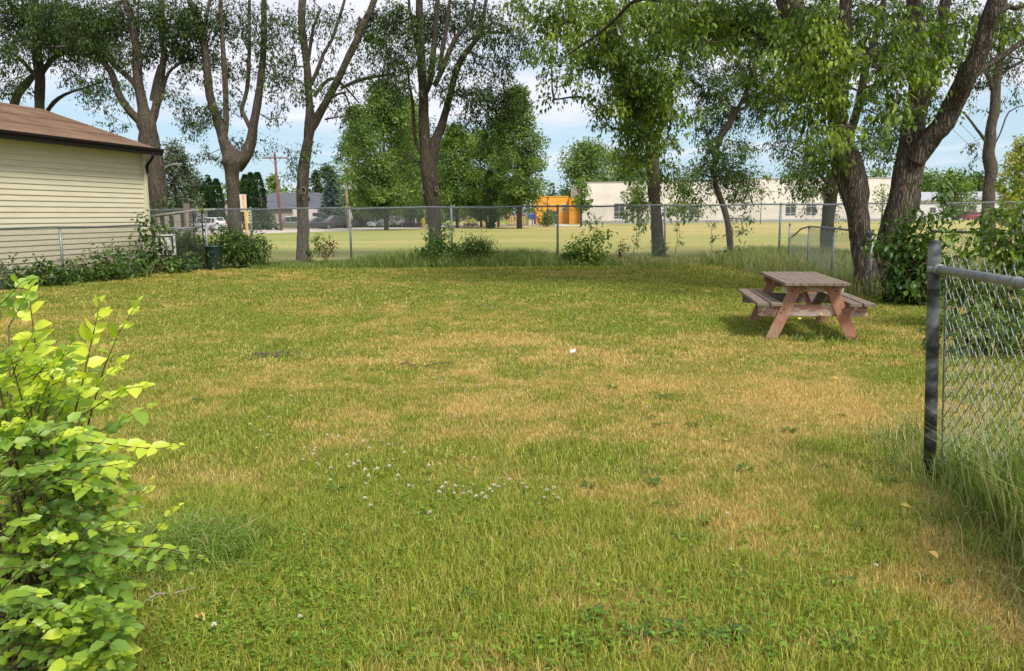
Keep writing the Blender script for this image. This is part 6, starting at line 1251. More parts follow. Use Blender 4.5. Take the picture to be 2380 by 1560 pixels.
# ================================================================ distant trees
def far_tree(name, label, px, Y, ybase, ytop, wpx, shape='round', mat='leaf_far', bark='bark', LLk=.0034, lai=3.2, group=None, cat='tree', trunk_w=None, crown0=.12, seed=None, flat=.8, low=None, lean=0):
    x = xat(px, Y); root = empty(name, (x, Y, 0)); tag(root, label, cat, group); k = mpp(Y)
    H = float(at(px, ytop, Y)[2]); W = wpx*k; R_ = W/2; z0 = H*crown0; L = max(.12, LLk*Y)
    tw = (trunk_w*k if trunk_w else max(.16, W*.045)); P = np.array([[0, 0, 0], [lean*.2, 0, H*.3], [lean*.5, 0, H*.6], [lean, 0, H*.93]]); 
    b = MB(); b.tube([tuple(p) for p in P], [tw*.62, tw*.42, tw*.26, tw*.06], 9); 
    n_l = 10 if shape != 'cone' else 4
    for i in range(n_l):
        z = z0+(H-z0)*rng.uniform(.02, .7); a_ = rng.uniform(0, 2*PI); e_ = rng.uniform(.4, .8)*R_; q = np.array([lean*z/H, 0, z]); b.tube([tuple(q), tuple(q+np.array([math.cos(a_)*e_*.5, math.sin(a_)*e_*.5, e_*.35])), tuple(q+np.array([math.cos(a_)*e_, math.sin(a_)*e_, e_*.9]))], [tw*.2, tw*.13, tw*.04], 5)
    b.build('trunk', MAT[bark], root, True)
    def prof(t):
        if shape == 'round': return np.sqrt(np.clip(1-(2*t-1)**2, 0, 1))**.8
        if shape == 'oval': return np.sin(np.clip(t, 0.004, 1)**.62*PI)**.6*1.08
        if shape == 'cone': return (1-t)**.85*np.clip(t*9, .35, 1)
        if shape == 'column': return np.clip(t*6, .5, 1)*np.clip((1-t)*2.6, .0, 1)**.55
        if shape == 'poplar': return np.clip(t*5, .6, 1)*(1.12-t*.8)*np.clip((1-t)*7, 0, 1)**.6
    A = W*(H-z0)*.72; n = int(lai*A/(L*L*.42)*1.9); n = min(n, 26000)
    if shape in ('cone', 'column'):
        t = rng.random(n)**(1.25 if shape == 'cone' else 1.0); r_ = prof(t)*R_*(1-np.abs(rng.normal(0, .16, n))).clip(.1, 1.05); a_ = rng.uniform(0, 2*PI, n)
        if shape == 'cone':
            lay = np.round(t*(H-z0)/(.03*H+.15)); t = (lay*(.03*H+.15)/(H-z0)).clip(0, .985)+rng.normal(0, .012, n); t = t.clip(0, .995); r_ = prof(t)*R_*rng.uniform(.15, 1.0, n)**.6*(1+.16*np.sin(a_*5+lay*2.1)+.1*np.sin(a_*9+lay)); 
        pos = np.stack([np.cos(a_)*r_, np.sin(a_)*r_, z0+t*(H-z0)-(r_*.18 if shape == 'cone' else 0)], 1)
        Dd = np.stack([np.cos(a_), np.sin(a_), np.full(n, -.12 if shape == 'cone' else 1.3)], 1)+randdir(n)*.45; nn = randdir(n)*.7+np.stack([np.cos(a_)*.4, np.sin(a_)*.4, np.ones(n)], 1)
        clr = .42+.14*np.sin(a_*4+t*23)+rng.normal(0, .15, n)
    else:
        nl = 95; tl = rng.random(nl); al = rng.uniform(0, 2*PI, nl); rl = prof(tl)*R_*rng.uniform(.15, .92, nl)
        Lc = np.stack([np.cos(al)*rl+lean*tl, np.sin(al)*rl, z0+(.04+.92*tl)*(H-z0)], 1); ls = R_*rng.uniform(.20, .40, nl)*(1 if shape != 'poplar' else .8)
        idx = rng.integers(0, nl, n); d = randdir(n)*(rng.random((n, 1))**.4); d[:, 2] *= flat
        pos = Lc[idx]+d*ls[idx][:, None]*np.where(rng.random((n, 1)) < .12, 1.45, 1.0)
        Dd = d+randdir(n)*.8+np.array([0, 0, -.2]); nn = d*.6+randdir(n)*.5+np.array([0, 0, .8]); clr = .44+rng.normal(0, .13, nl)[idx]+rng.normal(0, .14, n)+.0*d[:, 2]
    V, F, Rr = leaf_quads(pos, Dd, nn, L*rng.uniform(.7, 1.3, n), L*(.62 if shape not in ('cone',) else .5)*rng.uniform(.8, 1.2, n), clr.clip(0, 1))
    V[:, 2] = np.maximum(V[:, 2], .05)
    np_mesh('crown', V, F, MAT[mat], root, {'rnd': Rr}); return root
ft = far_tree
ft('poplar_tree', 'very tall dark green tree with a slim trunk before the parked cars', 897, 95, 534, 196, 225, 'oval', 'leaf_far', lai=5.5, trunk_w=9, crown0=.105, group='tall trees in the school field')
ft('poplar_tree', 'tall tree at the left of the group, dark crown over the tan utility pole', 838, 124, 520, 245, 110, 'oval', 'leaf_far', lai=5, crown0=.05, group='tall trees in the school field')
ft('poplar_tree', 'bright green poplar just right of the many-limbed ash trunk', 1062, 108, 525, 285, 140, 'oval', 'leaf_far_bright', lai=5, crown0=.07, group='tall trees in the school field')
ft('poplar_tree', 'second bright poplar standing behind the climbing frame', 1118, 116, 522, 300, 110, 'oval', 'leaf_far', lai=5, crown0=.08, group='tall trees in the school field')
ft('poplar_tree', 'tallest ragged poplar with a thick pale trunk left of the orange building', 1207, 98, 530, 196, 175, 'poplar', 'leaf_far', lai=5, trunk_w=11, crown0=.12, group='tall trees in the school field')
ft('poplar_tree', 'narrow dark tree leafy down to the ground beside the green slide', 1139, 100, 528, 400, 34, 'column', 'leaf_far_dark', lai=3.6, crown0=.0, trunk_w=8, group='tall trees in the school field')
ft('poplar_tree', 'tree filling the gap behind the many-limbed ash trunk', 970, 130, 520, 300, 130, 'oval', 'leaf_far', lai=5, crown0=.05, group='tall trees in the school field')
ft('poplar_tree', 'light tall poplar showing between the limbs of the many-limbed ash', 955, 118, 522, 228, 130, 'oval', 'leaf_far', lai=5, crown0=.06, group='tall trees in the school field')
ft('poplar_tree', 'light ragged poplar just left of the tallest ragged one', 1158, 112, 524, 262, 100, 'poplar', 'leaf_far_bright', lai=4.5, crown0=.06, group='tall trees in the school field')
ft('poplar_tree', 'soft pale tree in the back row behind the bright poplar', 1020, 138, 520, 318, 120, 'oval', 'leaf_far', lai=5, crown0=.02, group='tall trees in the school field')
ft('poplar_tree', 'low dark tree behind the swing frame', 930, 140, 518, 400, 170, 'round', 'leaf_far_dark', lai=3.2, crown0=.04, group='tall trees in the school field')
ft('young_maple', 'young round-topped maple before the left corner of the pale school', 1351, 113, 528, 419, 48, 'oval', 'leaf_far_bright', lai=3.4, crown0=.32, trunk_w=4)
ft('young_maple', 'young pale-leaved tree before the school just left of the bright boxelder', 1418+65, 120, 525, 425, 90, 'oval', 'leaf_far', lai=1.6, crown0=.30, trunk_w=5)
ft('young_maple', 'young tree before the school right of the bright boxelder', 1590, 122, 523, 420, 70, 'oval', 'leaf_far', lai=1.6, crown0=.30, trunk_w=4)
ft('round_bush', 'round green bush before the orange building', 1273, 112, 527, 492, 44, 'round', 'leaf_far_bright', lai=4, crown0=.0, cat='bush')
ft('broadleaf_tree', 'large round dark tree rising behind the left end of the school', 1362, 178, 516, 329, 150, 'round', 'leaf_far', lai=5.5, crown0=.15, group='trees behind the school')
ft('broadleaf_tree', 'green tree behind the school to the right of the large round one', 1450, 185, 514, 350, 140, 'round', 'leaf_far', lai=4, crown0=.15, group='trees behind the school')
ft('broadleaf_tree', 'tree top showing over the school roof behind the thin crooked boxelder', 1850, 190, 512, 398, 90, 'round', 'leaf_far', lai=3.5, crown0=.2, group='trees behind the school')
ft('broadleaf_tree', 'yellow-green tree top over the school roof beside the dark boxelder', 1775, 185, 512, 402, 60, 'round', 'leaf_far_bright', lai=3.2, crown0=.2, group='trees behind the school')
ft('broadleaf_tree', 'bright lime tree between the two stems of the massive boxelder', 2028, 180, 512, 392, 80, 'round', 'leaf_far_bright', lai=3, crown0=.1, group='trees behind the school')
ft('young_maple', 'thin young tree before the right end of the school', 2050, 120, 520, 425, 60, 'oval', 'leaf_far_bright', lai=.7, crown0=.28, trunk_w=4)
ft('broadleaf_tree', 'bright yellow-green tree above the white building at the right', 2215, 150, 510, 400, 110, 'round', 'leaf_far_bright', lai=4, crown0=.12, group='trees at the far right')
ft('broadleaf_tree', 'dark tree left of the bright one above the white building', 2150, 200, 508, 400, 120, 'round', 'leaf_far', lai=3.5, crown0=.05, group='trees at the far right')
ft('broadleaf_tree', 'darker tree tops above the white building beside the ash trunk', 2265, 210, 508, 405, 100, 'round', 'leaf_far_dark', lai=3.5, crown0=.05, group='trees at the far right')
ft('maple_tree', 'yellow-flecked conical tree at the right edge of the picture', 2362, 62, 545, 318, 120, 'oval', 'leaf_yellow', lai=3.4, crown0=.05)
ft('spruce_tree', 'distant grey spruce left of the large round tree', 1283, 190, 512, 425, 34, 'cone', 'leaf_spruce', lai=3, crown0=.02, group='distant spruces')
# left background
ft('spruce_tree', 'tall grey-green spruce behind the street lamp', 410, 92, 520, 326, 120, 'oval', 'leaf_spruce', lai=4.5, crown0=.02, group='distant spruces')
ft('broadleaf_tree', 'green tree between the garage corner and the leftmost fence trunk', 338, 100, 520, 400, 50, 'round', 'leaf_far_bright', lai=3.5, crown0=.1, group='trees along the far street')
ft('broadleaf_tree', 'yellow-green tree between the grey spruce and the cedars', 458, 120, 515, 418, 60, 'round', 'leaf_far_bright', lai=4, crown0=.02, group='trees along the far street')
ft('spruce_tree', 'pointed spruce tip behind the first cedar cluster', 488, 130, 515, 406, 30, 'cone', 'leaf_far_dark', lai=3, group='distant spruces')
for i, (px, yt, w_, lb_) in enumerate(((478, 424, 17, 'left cedar of the first trio'), (490, 416, 17, 'middle and tallest cedar of the first trio'), (507, 418, 24, 'right cedar of the first trio, wide and dark'), (574, 409, 24, 'left cedar of the second cluster right of the forked ash'), (587, 404, 24, 'middle cedar of the second cluster'), (603, 403, 27, 'right cedar of the second cluster before the tan bungalow'))):
    ft('cedar_tree', lb_+' by the street', px, 108-(i % 3)*.8, 520, yt, w_*1.15, 'column', 'leaf_cedar', lai=6, crown0=.0, LLk=.0030, group='columnar cedars by the street')
ft('broadleaf_tree', 'round tree showing over the tan bungalow behind the utility pole', 637, 150, 512, 405, 44, 'round', 'leaf_far', lai=4, crown0=.1, group='trees along the far street')
ft('broadleaf_tree', 'hazy tree behind the second cedar cluster', 556, 160, 512, 418, 50, 'round', 'leaf_far', lai=3.5, crown0=.0, group='trees along the far street')
ft('broadleaf_tree', 'small distant tree over the roof left of the slender ash', 678, 170, 512, 455, 30, 'round', 'leaf_far_bright', lai=4, crown0=.05, group='trees along the far street')
ft('broadleaf_tree', 'dark tree right of the slender ash behind the beige house', 738, 150, 512, 396, 44, 'oval', 'leaf_far_dark', lai=4, crown0=.05, group='trees along the far street')
ft('broadleaf_tree', 'dark green tree behind the blue spruce', 765, 160, 512, 382, 70, 'round', 'leaf_far_dark', lai=4, crown0=.05, group='trees along the far street')
ft('blue_spruce', 'blue spruce standing left of the tan utility pole', 775, 118, 520, 398, 78, 'cone', 'leaf_blue', lai=9, crown0=.02)
for i, (px, yb, yt, w_, lb_) in enumerate(((590, 525, 496, 50, 'wide dark round shrub before the second cedars'), (622, 525, 490, 36, 'dark round shrub left of the olive suv'))):
    ft('round_bush', lb_, px, 103, yb, yt, w_, 'round', 'leaf_far_dark', lai=4, crown0=0, cat='bush', group='clipped shrubs by the street')
ft('round_bush', 'low green bush behind the white suv tail', 525, 108, 520, 505, 28, 'round', 'leaf_far', lai=4, crown0=0, cat='bush')
# far treeline closing the horizon
n = 26000; xx = rng.uniform(-330, 330, n); cl = np.floor(xx/9); hh_ = 7+5*vnoise(cl, cl*0+3, .77)+3*vnoise(xx, xx*0, .3); yy = 270+8*rng.normal(size=n)+15*vnoise(cl, cl, .5); u = rng.random(n)
pos = np.stack([xx, yy, hh_*u**.8], 1); V, F, R_ = leaf_quads(pos, randdir(n), randdir(n)+np.array([0, -.3, .6]), rng.uniform(.8, 1.6, n), rng.uniform(.6, 1.1, n), (.4+.25*(vnoise(cl, cl*0, .9)-.5)+rng.normal(0, .15, n)).clip(0, 1))
tag(np_mesh('distant_treeline', V, F, MAT['leaf_far'], None, {'rnd': R_}), 'far line of trees along the horizon', kind='stuff')
# bare saplings before the school
def bare_tree(label, px, Y, ytop, w_, leafn=0, stake=False):
    x = xat(px, Y); root = empty('bare_sapling', (x, Y, 0)); tag(root, label, 'tree', 'bare young trees before the school'); H = float(at(px, ytop, Y)[2]); k = mpp(Y); r0 = .07
    A, B_ = [], []
    b = MB(); b.tube([(0, 0, 0), (.03, 0, H*.5), (0, 0, H)], [r0, r0*.6, .015], 6)
    for i in range(26):
        z = H*rng.uniform(.35, .92); a_ = rng.uniform(0, 2*PI); l_ = w_*k*.5*rng.uniform(.4, 1)*(1.2-z/H*.6); e_ = (math.cos(a_)*l_, math.sin(a_)*l_, z+l_*1.2); b.tube([(0, 0, z), (e_[0]*.5, e_[1]*.5, z+l_*.45), e_], [.025, .018, .008], 4)
    b.build('trunk', MAT['twig'], root); return root
bare_tree('bare thin young tree before the orange building', 1273, 111, 440, 30)
bare_tree('bare young tree with a few leaves before the school windows', 1768, 118, 420, 46)

# ================================================================ clutter at the left fence
MAT['ladder'] = principled('old_grey_timber', (.36, .33, .29), .85, col2=(.24, .22, .19), stretch=(2, 2, .4)); MAT['bin_green'] = principled('bin_dark_green', (.02, .045, .04), .45, col2=(.014, .03, .028))
RY = 25.2
ra = empty('wooden_railing', (xat(400, RY), RY, 0)); tag(ra, 'old grey wooden railing on posts between garage and leftmost trunk', 'railing'); x0_ = xat(400, RY)
def W_(px, py, Y=RY): q = at(px, py, Y); return Vector((q[0]-x0_, Y-RY, q[2]))
b = MB(); b.beam(W_(327, 505), W_(450, 488.5), .05, .05); b.beam(W_(450, 488.5), W_(500, 486), .05, .05); b.build('top_rail', MAT['ladder'], ra)
for px, yt, w_ in ((364, 499, .15), (386, 496, .14), (406, 493, .10), (414, 494, .09), (434, 495, .07)):
    T_ = W_(px, yt); b = MB(); b.box((T_.x, .03, T_.z/2), (w_, .045, T_.z), None, .004); b.build('post', MAT['ladder'], ra)
b = MB(); b.beam(W_(327, 533), W_(450, 531), .04, .09); b.build('lower_rail', MAT['ladder'], ra)
dp = empty('wooden_post', (xat(435, 25.8), 25.8, 0)); tag(dp, 'thick brown wooden post beside the white suv', 'post'); T = at(434, 474, 25.8)
b = MB(); b.box((0, 0, T[2]/2), (.165, .165, T[2]), None, .008); b.build('post', principled('brown_post', (.20, .165, .13), .9, stretch=(3, 3, .3)), dp)
for px, yt, Y, lb_ in ((469, 492, 24.2, 'thin black stake topped with a pale tuft'), (449, 494, 25.0, 'thinner black stake left of the other')):
    st_ = empty('garden_stake', (xat(px, Y), Y, 0)); tag(st_, lb_, 'stake'); T = at(px, yt, Y); b = MB(); b.lathe((0, 0, 0), [(.022, 0), (.02, T[2]), (.005, T[2]+.03)], 8); b.build('rod', MAT['black_trim'], st_)
    if px == 469: shr = leaf_quads(np.tile([0, 0, T[2]], (30, 1))+randdir(30)*.05, randdir(30)+np.array([0, 0, .6]), randdir(30), np.full(30, .1), np.full(30, .05), np.full(30, .95)); np_mesh('tuft', shr[0], shr[1], MAT['leaf_weed'], st_, {'rnd': shr[2]})
wf = empty('window_frame', (xat(381, 24.2), 24.2, 0)); tag(wf, 'small old white window frame with black edge hanging in the shrubs', 'window frame'); c0 = at(381, 569, 24.2); kx = mpp(24.2)
b = MB(); wd, ht = 40*kx, 44*kx
for a_, c_ in (((-wd/2, 0), (.06, ht)), ((wd/2, 0), (.05, ht)), ((0, ht/2), (wd+.05, .04)), ((0, -ht/2), (wd+.05, .04))): b.box((a_[0], 0, c0[2]+a_[1]), (c_[0], .05, c_[1]))
b.build('frame', MAT['frame_w'], wf); b = MB(); b.box((0, .03, c0[2]), (wd*.86, .02, ht*.93)); b.build('backing', MAT['black_trim'], wf)
b = MB(); b.box((.0-wd*.13, .012, c0[2]), (wd*.30, .02, ht*.8)); b.box((wd*.18, .012, c0[2]), (wd*.26, .02, ht*.8)); b.build('pane', MAT['white_paint'], wf)
b = MB(); b.box((0, .02, (c0[2]-ht/2)/2), (.06, .04, c0[2]-ht/2)); b.build('support', MAT['ladder'], wf)
bn = empty('garbage_bin', (xat(492, 24.5), 24.5, 0)); tag(bn, 'round dark green plastic garbage bin half hidden in the shrubs', 'bin')
T = at(492, 571.5, 24.5); h = T[2]; r = 19*mpp(24.5)
b = MB(); b.lathe((0, 0, 0), [(r*.8, 0), (r*.82, .02), (r*.95, h*.92), (r*.97, h*.93), (r*1.04, h*.935), (r*1.05, h), (r*.98, h), (r*.93, h*.9), (r*.75, .05)], 24); o = b.build('body', MAT['bin_green'], bn); 
for f in o.data.polygons: f.use_smooth = len(f.vertices) == 4
b = MB(); b.tube([(-r*.3, -r*.97, h*.78), (-r*.3, -r*1.12, h*.74), (r*.3, -r*1.12, h*.74), (r*.3, -r*.97, h*.78)], .015, 6); b.build('handle', MAT['bin_green'], bn)

# ================================================================ near elm shrub at the left
def shoot(pts, n, L, out, bright, seg=None, W=.62, spread=.85):
    """alternate leaves along one curved stem; pts: world points"""
    P = np.array(pts); d = np.linalg.norm(np.diff(P, axis=0), axis=1); s_ = np.concatenate([[0], np.cumsum(d)]); tot = s_[-1]
    tt = np.linspace(0, tot, 24); Q = np.stack([np.interp(tt, s_, P[:, i]) for i in range(3)], 1)
    for _ in range(2): Q[1:-1] = (Q[:-2]+Q[1:-1]*2+Q[2:])/4
    out['stems'].append((Q, np.linspace(.0034, .0011, 24)*(tot/.5)**.5))
    u = np.linspace(.10, 1, n)
    for i, t in enumerate(u):
        j = min(int(t*22.99), 22); p = Q[j]+(Q[j+1]-Q[j])*(t*22.99-j); tan = Q[min(j+1, 23)]-Q[j]; tan = tan/np.linalg.norm(tan)
        v = np.cross(tan, np.array([0, 0, 1.])); 
        if np.linalg.norm(v) < .3: v = np.array([1., .25, 0])
        v /= np.linalg.norm(v); side = v*(1 if i % 2 else -1)+rng.normal(0, .28, 3); dr = tan*rng.uniform(.35, .9)+side*spread; 
        if i >= n-2: dr = tan+side*.4
        s2 = L*(1 if t < .8 else 1.15-.75*(t-.8)/.2)*rng.uniform(.75, 1.15)
        out['p'].append(p); out['d'].append(dr); out['n'].append(np.array([0, -.85, .75])+rng.normal(0, .42, 3)); out['l'].append(s2); out['w'].append(s2*W*rng.uniform(.85, 1.1)); out['c'].append(np.clip(bright+.22*(t-.4)+rng.normal(0, .09), 0, 1))
eo = dict(stems=[], p=[], d=[], n=[], l=[], w=[], c=[])
def S_(pl, n, L, br): shoot([at(a_, b_, c_) for a_, b_, c_ in pl], n, L, eo, br)
S_([(112, 1060, 2.45), (106, 1028, 2.4), (91, 873, 2.35), (80, 782, 2.33), (69, 699, 2.3), (66, 672, 2.3)], 23, .068, .86)
S_([(155, 1030, 2.45), (161, 1013, 2.45), (192, 886, 2.4), (212, 798, 2.4), (228, 728, 2.38), (232, 700, 2.38)], 22, .066, .82)
S_([(205, 985, 2.6), (240, 860, 2.6), (272, 782, 2.6), (300, 735, 2.6), (322, 700, 2.6)], 15, .062, .62)
S_([(194, 963, 2.4), (230, 940, 2.4), (285, 905, 2.35), (345, 895, 2.3)], 15, .052, .85)
S_([(200, 935, 2.5), (230, 890, 2.5), (262, 860, 2.5), (288, 835, 2.5)], 12, .05, .88)
S_([(150, 1025, 2.4), (230, 1030, 2.3), (310, 1040, 2.25), (375, 1044, 2.2), (415, 1033, 2.2)], 19, .052, .84)
S_([(190, 1020, 2.6), (233, 1002, 2.6), (300, 968, 2.6), (355, 940, 2.6)], 10, .062, .5)
S_([(110, 1045, 2.3), (60, 960, 2.2), (40, 890, 2.15), (25, 830, 2.1)], 13, .05, .85)
S_([(100, 990, 2.5), (60, 850, 2.5), (50, 790, 2.5)], 10, .05, .8)
S_([(60, 1100, 2.3), (130, 1090, 2.2), (240, 1085, 2.15), (300, 1075, 2.1)], 15, .055, .75)
S_([(200, 1290, 2.5), (290, 1270, 2.4), (390, 1275, 2.3), (478, 1298, 2.25)], 16, .052, .55)
S_([(200, 1300, 2.45), (300, 1295, 2.35), (380, 1310, 2.3), (440, 1330, 2.3)], 14, .055, .5)
S_([(260, 1310, 2.5), (323, 1276, 2.45), (370, 1225, 2.4), (403, 1183, 2.4), (415, 1175, 2.4)], 13, .046, .86)
S_([(180, 1250, 2.45), (290, 1180, 2.4), (350, 1130, 2.4), (352, 1115, 2.4)], 13, .05, .72)
S_([(60, 1190, 2.3), (200, 1120, 2.25), (262, 1090, 2.2), (275, 1082, 2.2)], 14, .05, .68)
S_([(20, 760, 2.2), (60, 690, 2.2), (75, 660, 2.2)], 8, .05, .5)
S_([(-40, 740, 2.0), (10, 700, 2.0), (50, 655, 2.0), (72, 648, 2.0)], 10, .055, .35)
S_([(-30, 870, 2.1), (40, 840, 2.1), (110, 800, 2.15)], 10, .05, .62)
r9 = random.Random(5)
for i in range(46):
    x0_ = r9.uniform(120, 250); y0 = r9.uniform(1360, 1590); Y_ = r9.uniform(2.05, 2.4); P0 = at(x0_, y0, Y_); P2 = at(x0_+r9.uniform(30, 90), y0-r9.uniform(-10, 45), Y_-.1)
    P0[2] = max(P0[2], .05); P2[2] = max(P2[2], .07); shoot([P0, (P0+P2)/2+np.array([0, 0, .02]), P2], r9.randint(6, 10), r9.uniform(.04, .055), eo, r9.uniform(.2, .65))
for i in range(270):     # the mass of leafier shade shoots lower down
    x0_ = r9.uniform(-60, 170); y0 = r9.uniform(1040, 1600); a_ = r9.uniform(-.5, .55); L_ = r9.uniform(70, 190); Y_ = r9.uniform(2.05, 2.75)
    xe = x0_+L_*math.cos(a_)*1.1; ye = y0-L_*math.sin(a_)-10
    xe = min(xe, 330-(abs(ye-1300)*.08)+r9.uniform(-25, 25))
    Y2 = Y_-r9.uniform(-.1, .2)
    P0, P2 = at(x0_, y0, Y_), at(xe, ye, Y2)
    if P0[2] < .05: P0[2] = .06
    if P2[2] < .08: P2[2] = .09
    P1 = (P0+P2)/2+np.array([0, 0, .03]); shoot([P0, P1, P2], r9.randint(9, 14), r9.uniform(.036, .05), eo, r9.uniform(.1, .6)+.12*(r9.random() < .3))
for i in range(75):
    x0_ = r9.uniform(-60, 140); y0 = r9.uniform(860, 1080); a_ = r9.uniform(.2, 1.3); L_ = r9.uniform(70, 150); Y_ = r9.uniform(2.1, 2.7)
    P0, P2 = at(x0_, y0, Y_), at(min(x0_+L_*math.cos(a_), 260), y0-L_*math.sin(a_)*.8, Y_-.05); shoot([P0, (P0+P2)/2+np.array([0, 0, .01]), P2], r9.randint(8, 12), r9.uniform(.036, .048), eo, r9.uniform(.35, .8))
es_c = np.array([-1.35, 2.45, 0]); el_ = empty('elm_shrub', (es_c[0], es_c[1], 0)); tag(el_, 'bright yellow-green elm shrub in the near left corner', 'shrub')
V, F, R_ = leaf_fine(np.array(eo['p'])-es_c, np.array(eo['d']), np.array(eo['n']), np.array(eo['l']), np.array(eo['w']), np.array(eo['c']), .16)
np_mesh('foliage', V, F, MAT['leaf_elm'], el_, {'rnd': R_}, smooth=True)
b = MB()
base_ = Vector((-1.62, 2.55, 0))
for Q, rr_ in eo['stems']: b.tube([tuple(q) for q in Q], list(rr_), 5)
for i, (Q, rr_) in enumerate(eo['stems']):
    s0 = Vector(Q[0]); bp = base_+Vector((random.uniform(-.15, .15), random.uniform(-.1, .1), 0)); m_ = (s0+bp)/2+Vector((random.uniform(-.05, .05), 0, .05))
    if s0.z > .05 and (i < 18 or i % 7 == 0): b.tube([bp, m_, s0], [.007 if i < 18 else .0035, .005, .0028], 6)
for i in range(len(b.v)): b.v[i] = (b.v[i][0]-es_c[0], b.v[i][1]-es_c[1], b.v[i][2])
b.build('stem', MAT['shoot'], el_, True)

# ================================================================ small things on the lawn
MAT['petal'] = principled('clover_petal', (.80, .77, .68), .8, col2=(.66, .58, .46), nscale=4); MAT['petal_y'] = principled('yellow_petal', (.80, .70, .12), .7); MAT['stem_g'] = principled('green_stem', (.10, .18, .04), .7)
def clover_proto():
    root = empty('clover_flower', (0, 0, 0)); n = 70; d = randdir(n); d[:, 2] = np.abs(d[:, 2])*.9-.15; P = d*.004+np.array([0, 0, .062]); V, F, R_ = leaf_quads(P, d+np.array([0, 0, .25]), randdir(n), np.full(n, .0095), np.full(n, .0042), rng.random(n)); np_mesh('flower_head', V, F, MAT['petal'], root, {'rnd': R_})
    b = MB(); b.tube([(0, 0, 0), (.004, 0, .03), (0, 0, .062)], .0011, 5); b.build('stem', MAT['stem_g'], root); return root
cproto = clover_proto(); cl_spots = []
for cx, cy, sx_, sy_, n in ((840, 1120, 120, 45, 26), (1130, 1165, 70, 20, 18), (1260, 1170, 40, 10, 8), (760, 1090, 60, 40, 10), (650, 1020, 90, 40, 8), (1010, 1160, 80, 40, 10), (900, 900, 200, 25, 12), (1050, 915, 120, 18, 8), (160, 760, 90, 10, 7), (1400, 1000, 300, 120, 6), (700, 1460, 6, 10, 1), (504, 1493, 3, 3, 1), (1780, 1250, 200, 200, 4)):
    for _ in range(n): cl_spots.append((cx+random.gauss(0, .85)*sx_, cy+random.gauss(0, .85)*sy_))
for i, (px, py) in enumerate(cl_spots):
    c = gnd(px, min(py, 1540)); o = cproto if i == 0 else copy_tree(cproto); o.location = (c[0], c[1], 0); o.rotation_euler = (random.uniform(-.2, .2), random.uniform(-.2, .2), random.uniform(0, 6)); s_ = random.uniform(.5, 1.0); o.scale = (s_, s_, s_*1.15)
    tag(o, 'small white clover flower head standing in the lawn', 'clover flower', 'white clover flowers in the lawn')
def rosette(name, label, cat, group, n, L, W, upd, mat, spots):
    root = empty(name, (0, 0, 0)); a_ = np.linspace(0, 2*PI, n, endpoint=False)+rng.normal(0, .25, n); Dd = np.stack([np.cos(a_), np.sin(a_), rng.uniform(.15, upd, n)], 1); V, F, R_ = leaf_fine(np.tile([0, 0, .012], (n, 1))+Dd*.008, Dd, np.tile([0, 0, 1.], (n, 1))+randdir(n)*.2, L*rng.uniform(.6, 1.1, n), W*rng.uniform(.8, 1.1, n), rng.uniform(.25, .8, n), .35)
    me_o = np_mesh('foliage', V, F, MAT[mat], root, {'rnd': R_}, smooth=True)
    for i, (px, py) in enumerate(spots):
        c = gnd(px, py); o = root if i == 0 else copy_tree(root); o.location = (c[0], c[1], 0); o.rotation_euler = (0, 0, random.uniform(0, 6)); s_ = random.uniform(.65, 1.25); o.scale = (s_, s_, s_); tag(o, label, cat, group)
rs = random.Random(3)
rosette('plantain_weed', 'broad-leaved plantain weed lying flat in the near lawn', 'weed', 'plantain weeds in the lawn', 7, .055, .026, .7, 'leaf_weed', [(rs.uniform(480, 2200), 1180+330*rs.random()**.8) for _ in range(30)]+[(rs.uniform(1300, 2050), rs.uniform(960, 1180)) for _ in range(8)])
rosette('dandelion_weed', 'narrow-leaved dandelion rosette in the lawn', 'weed', 'dandelion rosettes in the lawn', 10, .07, .014, .8, 'leaf_weed', [(rs.uniform(420, 2250), 900+600*rs.random()) for _ in range(26)])
# yellow flowers under the table
yf = empty('wild_radish', (*gnd(1905, 792)[:2], 0)); tag(yf, 'small yellow-flowered weed in front of the picnic table leg', 'weed'); b = MB(); hd = MB(); yo = Vector(gnd(1905, 792))
for px, py, Y in ((1858, 742, 9.75), (1908, 732, 9.9), (1885, 748, 9.85), (1940, 742, 9.8), (1995, 745, 9.7)):
    q = Vector(at(px, py, Y))-yo; s_ = Vector((q.x*.45, q.y*.5, 0)); b.tube([s_, (s_+q)/2+Vector((.02, 0, .02)), q], [.004, .003, .002], 5)
    if px in (1858, 1908): hd.lathe(q, [(.003, -.01), (.018, .0), (.022, .01), (.012, .018)], 9)
b.build('stem', MAT['stem_g'], yf); hd.build('flower_head', MAT['petal_y'], yf)
n = 60; a_ = rng.uniform(0, 2*PI, n); P = np.stack([rng.uniform(-.35, .5, n), rng.uniform(-.2, .2, n), np.full(n, .01)], 1); V, F, R_ = leaf_quads(P, np.stack([np.cos(a_), np.sin(a_), rng.uniform(.6, 2, n)], 1), randdir(n), rng.uniform(.06, .15, n), rng.uniform(.008, .018, n), rng.random(n)*.6); np_mesh('foliage', V, F, MAT['leaf_weed'], yf, {'rnd': R_})
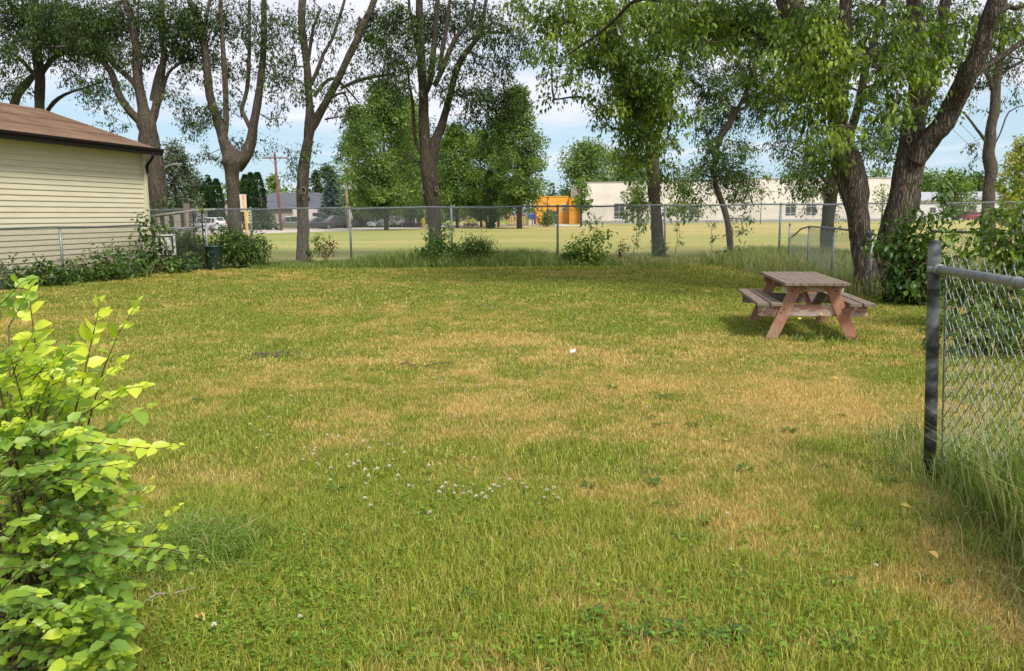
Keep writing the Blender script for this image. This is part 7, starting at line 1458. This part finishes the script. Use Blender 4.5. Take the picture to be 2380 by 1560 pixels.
# fallen twigs, leaves and scraps
def twig(label, pts, r, mat='twig_pale', name='fallen_twig', forks=()):
    q0 = gnd(*pts[0]); root = empty(name, (q0[0], q0[1], 0)); tag(root, label, 'twig'); b = MB()
    W = [Vector(gnd(*p))-Vector(q0)+Vector((0, 0, .03+.01*(i % 2))) for i, p in enumerate(pts)]; b.tube(W, [r*(1-.5*i/len(W)) for i in range(len(W))], 7)
    for i, p in forks: q = Vector(gnd(*p))-Vector(q0)+Vector((0, 0, .05)); b.tube([W[i], q], [r*.6, r*.3], 5)
    b.build('twig', MAT[mat], root, True)
twig('pale broken stick beside the grass tuft near the elm shrub', [(335, 1418), (365, 1402), (400, 1396), (455, 1388)], .0055, forks=((1, (352, 1395)), (2, (405, 1404))))
twig('small dark forked twig lying mid-lawn left of the dry patch', [(930, 853), (948, 850), (955, 854), (965, 857)], .007, 'twig', forks=((1, (945, 845)),))
twig('long thin reddish twig lying right of the forked one', [(990, 857), (1010, 853), (1030, 849), (1052, 851)], .006, 'bolt')
twig('straight straw-coloured stalk lying in the lawn before the bright sapling bush', [(1110, 714), (1130, 716), (1152, 720)], .008)
sc_ = empty('paper_scrap', (*gnd(1331, 827)[:2], 0)); tag(sc_, 'tiny white paper scrap lying mid-lawn', 'litter'); b = MB(); b.add([(-.03, -.02, .04), (.025, -.03, .045), (.035, .02, .075), (-.02, .03, .06), (-.03, -.02, .042), (.025, -.03, .047), (.035, .02, .077), (-.02, .03, .062)], [(0, 1, 2, 3), (4, 5, 6, 7), (0, 1, 5, 4), (1, 2, 6, 5), (2, 3, 7, 6), (3, 0, 4, 7)]); b.build('sheet', MAT['white_paint'], sc_)
n = 0
for px, py, lb_ in ((458, 1449, 'small orange fallen leaf on the near lawn by the elm shrub'), (2092, 1190, 'curled tan fallen leaf below the near fence post'), (1935, 888, 'pale yellow dry leaf lying right of the dry patch'), (1685, 1036, 'pale split leaf lying in the orange dry patch'), (2160, 1300, 'brown dead leaf in the bare soil by the tall grass')):
    q = gnd(px, py); lf_ = empty('fallen_leaf', (q[0], q[1], 0)); tag(lf_, lb_, 'leaf'); V, F, R_ = leaf_fine(np.array([[0, 0, .04]]), np.array([[math.cos(px), math.sin(px), .1]]), np.array([[.1, -.3, 1.]]), np.array([.055]), np.array([.035]), np.array([.9]), .3); np_mesh('blade', V, F, MAT['leaf_dry'] if 'leaf_dry' in MAT else MAT.setdefault('leaf_dry', leafmat('leaf_dry', [(0, (.35, .2, .06)), (1, (.72, .48, .14))], .3)), lf_, {'rnd': R_}, smooth=True)
# digging mound in the lawn
q = gnd(625, 828); md = empty('soil', (q[0], q[1], 0)); b = MB(); rm = random.Random(8)
for i in range(40): r_ = rm.uniform(.008, .026); b.lathe((rm.gauss(0, .16), rm.gauss(0, .10), 0), [(r_, .0), (r_*1.05, r_*.5+.01), (r_*.6, r_+.01), (r_*.15, r_*1.15+.01)], 6)
ms_ = b.build('soil_mound', principled('dark_soil', (.13, .10, .06), .95, col2=(.07, .055, .035))); ms_.location = md.location; bpy.data.objects.remove(md); tag(ms_, 'low patch of loose dark soil and weeds in the left lawn', kind='stuff')
